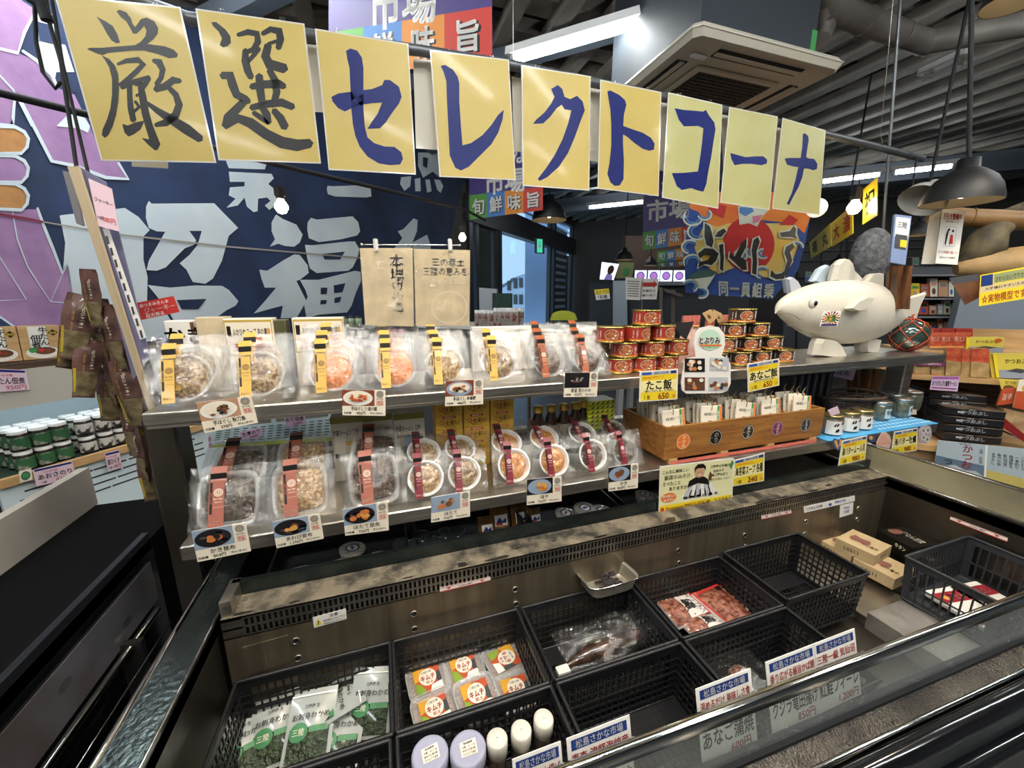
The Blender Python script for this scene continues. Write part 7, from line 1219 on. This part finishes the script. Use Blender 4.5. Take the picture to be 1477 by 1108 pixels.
# ================================================================== BANNERS, LAMPS, SCREENS IN THE HALL
bl_t = [M('banner green', S('#4f8a3a'), .6), M('banner blue', S('#3f6fa8'), .6), M('banner orange', S('#c57a2c'), .6), M('banner red', S('#b03327'), .6)]
def banner(q, r, split, lab, top='さかな市場', n=4, cols_=None, off=0):
    f = cplane(r, (q[0][0] + q[1][0]) / 2); mb = MB(); pn = Pan(mb, *[f(u, v) for u, v in q], purple, .003); pn.k = 2; w_ = 1 / n; cs = cols_ or bl_t
    for i in range(n): pn.rect(i * w_, 0, (i + 1) * w_, split, cs[i + off], 2); pn.text('旬鮮味旨'[i + off], (i + .55) * w_, split * .47, min(split * .62, 9), ink, w_ * .7, .05, 3); pn.text('旬鮮味旨'[i + off], (i + .5) * w_, split * .5, min(split * .62, 9), white, w_ * .7, .04, 4)
    if top:
        pn.k = 3
        for s_, b_, h_ in top: pn.text(s_, .5, b_, h_, white, .88, .04)
    mb.build('banner', label=lab, cat='banner')
banner(((468, -190), (710, -190), (710, 84), (478, 30)) if 0 else ((474, -110), (708, -150), (710, 82), (474, 118)), 1.95, .33, 'huge purple hanging banner with orange and red squares above the middle cards', (('市場', .45, .3),))
banner(((676, 196), (784, 186), (783, 303), (678, 317)), 4.5, .3, 'purple banner with four coloured squares below the letter RE and KU cards', (('さかな', .72, .2), ('市場', .42, .28)))
banner(((929, 245), (1004, 238), (1003, 350), (927, 361)), 6.2, .23, 'purple fish market banner left of the orange flag', (('さかな', .78, .22), ('市場', .48, .26)))
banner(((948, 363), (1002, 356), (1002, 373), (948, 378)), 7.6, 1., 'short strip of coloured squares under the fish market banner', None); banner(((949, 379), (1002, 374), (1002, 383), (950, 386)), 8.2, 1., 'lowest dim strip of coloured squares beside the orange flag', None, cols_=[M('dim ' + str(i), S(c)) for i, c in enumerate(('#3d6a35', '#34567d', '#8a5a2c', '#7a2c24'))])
# orange flag
of = cplane(3.6, 1075)
def OF(pts, m, l=1, mb=None): mbo.add([of(u, v) - Dd * .003 * l for u, v in cH(pts)], [tuple(range(len(pts)))], m)
mbo = MB(); oblue = M('flag blue', S('#2b4a93'), .7, vcol=S('#24407f'), vscale=3); oora = M('flag orange', S('#d0602a'), .7, vcol=S('#d88a35'), vscale=4); ored = M('flag red', S('#b52b28'), .7); oyel = M('flag yellow', S('#d9b24a'), .7, vcol=S('#cfc27a'), vscale=4); owh = M('flag cream', S('#c9cfc0'), .7); osk = M('flag sky', S('#4f7fb5'), .7)
mbo.slab([of(u, v) for u, v in cH([(445, 830), (440, 600), (462, 400), (470, 230), (1200, 230), (1187, 370), (1150, 560), (1110, 700), (1060, 760), (990, 830), (960, 870), (700, 850)])], -Dd, .006, oblue)
OF([(470, 235), (1198, 235), (1185, 380), (1150, 480), (1080, 420), (900, 400), (720, 420), (620, 480), (560, 400), (520, 350), (470, 330)], oora); OF([(560, 420), (640, 440), (700, 420), (1080, 420), (1120, 520), (1080, 640), (1030, 720), (950, 745), (880, 730), (820, 640), (740, 680), (640, 720), (520, 640), (500, 560)], oyel, 2)
OF([(820 + 152 * math.cos(t), 545 + 165 * math.sin(t)) for t in [6.2832 * i / 28 for i in range(28)]], ored, 3); OF([(560, 840), (700, 700), (740, 680), (800, 720), (870, 740), (950, 760), (1000, 750), (1060, 740), (980, 840), (960, 868)], oblue, 4)
OF([(755, 320), (850, 300), (940, 340), (900, 380), (870, 440), (820, 420), (765, 430)], owh, 4); OF([(765, 325), (840, 330), (850, 350), (800, 380), (765, 360)], osk, 5); OF([(840, 380), (900, 370), (880, 410), (845, 425)], M('flag pink', S('#c9798f'), .7), 5); OF([(590, 285), (690, 320), (670, 390), (580, 350)], ored, 4); OF([(1060, 370), (1110, 400), (1080, 430), (1000, 430)], ored, 4)
OF([(470, 730), (520, 700), (600, 695), (635, 710), (600, 750), (560, 820), (500, 790), (600, 740), (470, 750)], M('flag fish green', S('#3f5d57'), .7), 5); OF([(480, 752), (600, 735), (625, 720), (560, 822), (520, 800)], owh, 6)
for a_, (x_, y_, r_) in enumerate(((490, 390, 55), (520, 470, 60), (475, 560, 50), (490, 650, 55), (475, 790, 45), (540, 830, 40), (560, 370, 40), (850, 590, 45), (905, 600, 35), (900, 710, 45), (1100, 560, 40), (770, 610, 40))):
    for k_ in (1, .66):
        A_ = [(x_ + r_ * k_ * math.cos(t), y_ + r_ * k_ * .8 * math.sin(t)) for t in [a_ * .9 + .42 * i for i in range(10)]]; OF(stroke(A_, 11), owh if k_ == 1 else osk, 6 + (k_ < 1))
for pts in ([(560, 420), (590, 440), (600, 470), (612, 530), (602, 565), (570, 548), (558, 500)], [(640, 470), (672, 452), (688, 470), (655, 503), (618, 502)], [(520, 600), (560, 568), (610, 572), (642, 600), (628, 640), (602, 668), (560, 662), (522, 684), (528, 650), (580, 638), (595, 612), (560, 606), (530, 628)], [(643, 550), (668, 542), (672, 620), (668, 705), (650, 692), (652, 620)],
            [(745, 600), (772, 545), (806, 512), (804, 560), (772, 620), (803, 640), (808, 695), (780, 698), (735, 652), (703, 622), (710, 592), (735, 618)], [(848, 520), (872, 502), (884, 530), (864, 590), (868, 650), (862, 728), (838, 715), (842, 640), (836, 580)],
            [(1002, 478), (1060, 468), (1082, 438), (1098, 455), (1092, 490), (1104, 514), (1070, 503), (1008, 502)], [(1038, 560), (1075, 538), (1088, 560), (1062, 592), (1073, 640), (1052, 700), (1035, 742), (1028, 700), (1045, 640), (1028, 600)], [(950, 695), (975, 722), (1010, 716), (1038, 695), (1024, 748), (980, 752), (945, 735)]):
    cx_, cy_ = sum(p[0] for p in pts) / len(pts), sum(p[1] for p in pts) / len(pts); OF([(x + (8 if x > cx_ else -8), y + (8 if y > cy_ else -8)) for x, y in pts], owh, 8); OF(pts, ink, 9)
mb_ = mbo; pn = Pan(mbo, *[of(u, v) - Dd * .02 for u, v in cH([(635, 745), (980, 765), (965, 865), (640, 850)])]); pn.k = 40
for i, ch in enumerate('同一員組乗'): pn.text(ch, .1 + i * .2, .45, .8, owh, .17, .05)
mbo.build('fishing_flag', label='bright orange and blue fishing boat flag with a red fish behind the fish nose', cat='flag')
# yellow bunting
for q, s_, lab in ((((1167, 350), (1198, 322), (1199, 355), (1170, 373)), '福丸', 'yellow bunting with black characters right of the orange flag'), (((1199, 322), (1230, 295), (1230, 337), (1200, 356)), '大漁', 'yellow bunting with red characters beside the lit bulb'), (((1245, 273), (1265, 256), (1265, 311), (1244, 324)), '祝', 'tall yellow bunting piece left of the grey rod')):
    f = lambda u, v: PP(u, v, PR(1230, 320, 3.2), Cd); mb = MB(); pn = Pan(mb, *[f(u, v) for u, v in q], yellow, .003); pn.k = -3 if pn.n.dot(O - f(1230, 320)) < 0 else 3
    for i, ch in enumerate(s_): pn.text(ch, (i + .5) / len(s_), .5, .6, red if s_ == '大漁' else ink, .8 / len(s_), .04)
    mb.build('bunting', label=lab, cat='bunting')
# dome lamps
ci = M('cream lamp inside', S('#c2b193'), .5)
def dome(u, v, r_, wpx, lab, tilt=0, rod=None, k=.85):
    p = PR(u, v, r_); d = (p - O).length; rad = wpx / 2 * ray(u, v).length ** -1 * d * .86; t = thing('pendant_lamp', lab, 'lamp', p, 'black dome pendant lamps'); X = Matrix.Translation(p)
    mb = MB(); mb.lathe([(rad, 0), (rad * .98, rad * .16), (rad * .9, rad * .45), (rad * .72, rad * .75), (rad * .45, rad * .97), (rad * .3, rad * 1.05), (rad * .27, rad * 1.35), (.001, rad * 1.38)], M('black enamel', S('#0b0d10'), .55), 28, X); mb.build('shade', t)
    mb = MB(); mb.lathe([(rad * .985, .001), (rad * .95, rad * .12), (rad * .82, rad * .4), (rad * .57, rad * .65), (.001, rad * .8)], ci, 28, X); mb.build('inner_shade', t); mb = MB(); mb.tube([p + V((0, 0, rad * 1.2)), (rod and PR(rod[0], rod[1], r_)) or p + V((0, 0, 3.4 - p.z))], .008 if rad < .2 else .011, black, 6); mb.build('rod', t)
    mb = MB(); mb.blob(p + V((0, 0, rad * .3)), rad * .16, M('unlit bulb glow', (1, .85, .6), .5, emit=6.), 10, 8); mb.build('bulb', t)
dome(792, 318, 4.6, 58, 'black dome lamp hanging over the entrance, below the KU card'); dome(900, 375, 6.0, 29, 'small black dome lamp beside the notice papers'); dome(938, 383, 7.0, 21, 'smallest black dome lamp left of the coloured strips'); dome(1384, 293, 2.6, 100, 'large black dome lamp at the upper right with cream inside', rod=(1402, -20)); dome(1462, 4, 2.1, 80, 'cream insided dome lamp cut by the upper right corner', rod=(1470, -80)); dome(1325, 340, 3.4, 42, 'black dome lamp half hidden behind the brochures')
bulb(PR(1232, 300, 3.0), 'bright round bulb hanging beside the yellow bunting', .034, .16); p = PR(1178, 300, 3.6)
t = thing('round_lamp', 'white round ball lamp peeking from behind the last yellow card', 'lamp', p); mb = MB(); mb.blob(p, .062, M('opal glass lamp', (1, .9, .72), .4, emit=.9), 20, 14); mb.build('globe', t); mb = MB(); mb.tube([p + V((0, 0, .07)), p + V((0, 0, .3))], .006, black, 6); mb.build('cord', t)
p = PR(1330, 290, 2.7); mb = MB(); mb.lathe([(.09, 0), (.075, .035), (.03, .07), (.02, .11), (.001, .11)], M('white reflector', S('#c2c0ba'), .3), 20, Matrix.Translation(p) @ Matrix.Rotation(.7, 4, 'Y')); mb.build('spot_lamp', label='tilted white reflector lamp left of the large black dome lamp', cat='lamp')
# emergency exit sign
f = cplane(8., 776); mb = MB(); pn = Pan(mb, f(771, 343), f(783, 344), f(783, 366), f(771, 365), dgrey, .08); pn.k = 3; pn.rect(.3, .06, .95, .94, M('lit exit green', S('#37b58a'), .5, emit=1.2)); pn.up().ell(.62, .7, .12, .07, white, 12, n=8); pn.poly([(.5, .6), (.75, .55), (.8, .3), (.6, .4), (.45, .25)], white, 12); mb.build('exit_sign', label='small lit green exit sign hanging by the entrance', cat='sign')
# dark glossy posters, screens, kitchen block
pn_w = lambda u, v: PW(u, v)
mb = MB(); P = [PW(u, v) + Cd * .02 for u, v in ((832, 350), (856, 356), (853, 452), (828, 452))]; pn = Pan(mb, *P, M('dark glossy poster', S('#241f1f'), .15, coat=.6), .02); pn.k = 20; pn.poly([(.2, .5), (.3, .75), (.45, .5)], lgrey).poly([(.55, .5), (.65, .78), (.85, .5)], lgrey).poly([(.4, .1), (.5, .35), (.6, .1)], oc2); mb.build('poster', label='tall dark glossy poster of bottles on the curved wall by the entrance', cat='poster')
def sc(q, r, f_, lab, name='screen', cat='screen', m=None, th=.05):
    f = cplane(r, q[0][0]); mb = MB(); pn = Pan(mb, *[f(u, v) for u, v in q], m or screen_m, th, dgrey); pn.k = 12; f_ and f_(pn); mb.build(name, label=lab, cat=cat)
def menu(p): p.ell(.5, .5, .36, .4, M('screen violet', S('#7d6fb0'), .5, emit=.6)); p.ell(.5, .5, .24, .27, M('screen plum', S('#b57ad0'), .5, emit=.8), p.k + 6)
for i, u in enumerate((916, 935, 953, 972)): sc(((u, 390), (u + 17, 390), (u + 16, 406), (u - 1, 406)), 7.2, menu, 'lit menu screen over the counter, ' + ORD[i] + ' from left')
sc(((868, 378), (893, 381), (885, 404), (865, 403)), 7.5, lambda p: (p.poly([(.3, 0), (.45, .4), (.8, .3), (.9, 0)], M('screen violet', ())), p.ell(.62, .6, .2, .28, brown, p.k + 4)), 'lit screen showing a dark haired figure, above the white column'); sc(((892, 378), (915, 379), (912, 400), (888, 402)), 7.6, lambda p: p.ell(.6, .4, .2, .3, green), 'olive framed picture right of the lit screen', 'picture', 'picture', M('olive picture', S('#8a8a5a'), .5))
sc(((884, 405), (904, 405), (906, 520), (884, 520)), 6.5, None, 'pale blue white column behind the can pyramid', 'column', 'column', M('pale column', S('#b5c3cf'), .6), .3)
sc(((902, 400), (925, 401), (923, 433), (903, 432)), 3.4, lambda p: [p.rect(.1, .15 + k * .11, .9, .19 + k * .11, grey) for k in range(7)], 'white notice paper with grey lines, left of the arrow paper', 'paper', 'notice', white, .002); sc(((925, 402), (950, 402), (947, 432), (924, 432)), 3.4, lambda p: (p.poly([(.1, .62), (.75, .62), (.75, .55), (.98, .72), (.75, .9), (.75, .82), (.1, .82)], red), p.text('お会計は', .5, .42, .14, ink, .8, .02), p.text('5番から14番まで', .5, .2, .12, ink, .8, .02)), 'white notice paper with a red arrow', 'paper', 'notice', white, .002)
mb = MB(); f = cplane(3.41, 926); mb.tube([f(926, 432), f(926, 600)], .008, galv, 6); mb.build('paper_stand', label='thin stand holding the two notice papers', cat='stand')
kb_ = thing('kitchen_counter', 'dark food counter with black back shelves below the menu screens', 'counter', cplane(8.5, 940)(940, 500) * 1); f = cplane(8.5, 940)
mb = MB(); mb.slab([f(850, 560), f(1080, 560), f(1080, 408), f(850, 408)], -Dd, .4, M('dark kitchen front', S('#24262b'), .5)); mb.build('front', kb_); mb = MB(); mb.slab([f(912, 412), f(1080, 412), f(1080, 407), f(912, 407)], -Dd, -.2, grey); mb.build('top', kb_); mb = MB(); mb.slab([f(900, 392), f(1080, 392), f(1080, 340), f(900, 340)], -Dd, .1, M('brown wall board', S('#4a3529'), .7)); mb.build('wall_board', kb_)
sc(((951, 416), (956, 416), (956, 520), (951, 520)), 5.2, None, 'left grey timber post of the rack behind the cans', 'post', 'post', M('grey timber', S('#6f655a'), .7), .1); sc(((968, 418), (974, 418), (974, 520), (968, 520)), 5.4, None, 'right grey timber post of the rack behind the cans', 'post', 'post', M('grey timber', ()), .1); sc(((949, 413), (985, 425), (985, 429), (949, 418)), 5.3, None, 'slanting grey timber rail joining the two posts', 'rail', 'rail', M('grey timber', ()), .1)
sc(((857, 418), (878, 416), (880, 431), (860, 433)), 4.5, lambda p: (p.rect(0, .5, 1, 1, yellow), p.text('おすすめ', .5, .75, .3, ink, .8), p.text('1名様', .5, .25, .35, ink, .7, .03)), 'small tilted yellow and white card over the gift table', 'small_card', 'card', white, .004)
# table of bottles behind the upper shelf
tb = thing('goods_table', 'white table behind the steel shelf carrying rows of small bottles', 'table', cplane(3.3, 700)(700, 520) * 1); f = cplane(3.3, 700); mb = MB(); zt2 = f(700, 471).z; A, B = f(600, 471), f(900, 471); A.z = B.z = zt2; mb.slab([A, B, B + Dd * .5, A + Dd * .5], (0, 0, 1), .03, whitep); mb.build('table_top', tb)
for a, b in ((A, 0), (B, 0), (A, .5), (B, .5)): mb = MB(); q = a + Dd * b; mb.bx(q.x - .02, q.x + .02, q.y - .02, q.y + .02, 0, zt2 - .03, grey); mb.build('leg', tb)
vb_ = thing('small_bottle', 'x', 'bottle'); mb = MB(); mb.lathe([(.001, 0), (.022, 0), (.022, .1), (.018, .11)], M('mixed bottle label', S('#a39a90'), .4, vcol=S('#7d2f28'), vscale=12, ramp=(.5, .55)), 12); mb.build('body', vb_); mb = MB(); mb.lathe([(.021, .105), (.021, .13), (.001, .13)], whitep, 12); mb.build('cap', vb_)
for i in range(22):
    c_ = i % 11; r_ = i // 11; p = f(683 + c_ * 5.6 + r_ * 3, 471) + Dd * (.06 + .07 * r_); loc = (p.x, p.y, zt2 + .001); lab = f"small bottle on the white table, {('front', 'back')[r_]} row, {ORD[c_]} from left"
    if not i: vb_.location = loc; vb_['label'] = lab; vb_['group'] = 'small bottles on the white table'
    else: dup(vb_, loc, (0, 0, i), lab, scale=1 if c_ < 5 else 1.15)
# bottles on the lower steps behind the left sleeve
f = cplane(2.2, 540)
for k_, (m_, cpm, us, vb2, vt2, word) in enumerate(((M('sage bottle label', S('#8a9a80'), .4), black, (498, 508, 518), 472, 456, 'sage labelled dark bottle'), (M('sage bottle label', ()), black, (510, 520, 528), 488, 474, 'sage labelled dark bottle, lower row'), (M('deep red bottle label', S('#7d2430'), .4), black, (547, 555, 563, 571, 580), 486, 472, 'red labelled dark bottle'))):
    T = thing('dark_bottle', 'x', 'bottle'); h_ = (f(us[0], vt2) - f(us[0], vb2)).length; r_ = h_ * .27; mb = MB(); mb.lathe([(.001, 0), (r_, 0), (r_, h_ * .75), (r_ * .8, h_ * .8)], m_, 12); mb.build('body', T); mb = MB(); mb.lathe([(r_ * .85, h_ * .78), (r_ * .85, h_), (.001, h_)], cpm, 12); mb.build('cap', T)
    for i, u in enumerate(us):
        p = f(u, vb2); lab = f'{word}, {ORD[i]} from left, beside the plastic sleeves'
        if not i: T.location = p; T['label'] = lab; T['group'] = word + 's'
        else: dup(T, p, (0, 0, 0), lab)
bs = thing('bottle_shelf', 'dark stepped shelf carrying the small dark bottles behind the third pouch', 'shelf', f(540, 520) * 1); mb = MB()
for (a, b, v) in ((490, 526, 472.5), (500, 590, 488.5)): A, B = f(a, v), f(b, v); A.z = B.z = (A.z + B.z) / 2; mb.slab([A - Dd * .02, B - Dd * .02, B + Dd * .2, A + Dd * .2], (0, 0, 1), .01, dgrey)
mb.build('board', bs, kind='stuff'); mb = MB(); A, B = f(495, 480), f(588, 488); mb.slab([V((A.x, A.y, .0)) + Dd * .2, V((B.x, B.y, .0)) + Dd * .2, V((B.x, B.y, B.z - .01)) + Dd * .2, V((A.x, A.y, A.z)) + Dd * .2], -Dd, .02, dgrey); mb.build('stand', bs)
f = cplane(4.4, 710); mb = MB(); mb.slab([f(710, 470), f(738, 470), f(738, 423), f(710, 423)], -Dd, .02, M('dark green board', S('#1f3a30'), .6)); mb.build('green_board', label='dark green board standing before the entrance glass', cat='board'); mb = MB(); mb.slab([f(692, 470), f(718, 470), f(716, 417), f(691, 415)], -Dd, .03, M('grey white plastic bag', S('#a5aab0'), .4)); mb.build('plastic_bag', label='grey white plastic bag left of the dark green board', cat='bag')
f = cplane(3.6, 812); mb = MB(); mb.grid(lambda a, b: f(793 + 40 * a, 462 - (14 * math.sin(math.pi * min(1, a * 1.0)) ** .3) * b), 10, 5, M('lime cloth', S('#a3a82c'), .5)); mb.build('lime_cover', label='lime yellow cover behind the dark gold lidded jars', cat='cover')
# far racks and rails behind the fish
fs = thing('far_rack', 'dark pipe rack with souvenirs far behind the carved fish', 'rack', cplane(6.5, 1220)(1220, 500) * 1); f = cplane(6.5, 1220); mb = MB()
for v in (352, 364, 378, 402, 440): mb.tube([f(1140, v), f(1330, v - 6)], .012, black, 6)
for u in (1150, 1185, 1222, 1262, 1300): mb.tube([f(u, 345), f(u - 2, 520)], .012, black, 6)
mb.build('pipe_frame', fs, kind='stuff'); mb = MB(); mb.slab([f(1130, 540), f(1330, 540), f(1330, 452), f(1130, 452)], -Dd, .3, dgrey); mb.build('counter', fs)
rr = random.Random(5)
for i in range(18):
    u = 1140 + i * 10.2; v = rr.choice((372, 392, 412, 432)); h_ = rr.uniform(14, 26); w_ = rr.uniform(7, 11); mb = MB(); P = [f(a, b) - Dd * .05 for a, b in ((u, v + h_), (u + w_, v + h_), (u + w_, v), (u, v))]; mb.slab(P, -Dd, .03, (osk, blue, fl2, grey, cream, green, brown, lgrey)[rr.randrange(8)]); pn = Pan(mb, P[3], P[2], P[1], P[0]); pn.k = 8; pn.rect(.1, .2, .9, .5, (cream, ink, blue, yellow)[i % 4]).ell(.5, .75, .3, .15, (fl2, white, green)[i % 3])
    mb.build('souvenir', label='small souvenir hanging on the far pipe rack behind the fish, ' + (ORD + ['thirteenth', 'fourteenth', 'fifteenth', 'sixteenth', 'seventeenth', 'eighteenth'])[i] + ' from left', cat='pack', group='souvenirs on the far pipe rack')
dome(1209, 382, 5.0, 24, 'small black dome lamp just above the fish dorsal fins')
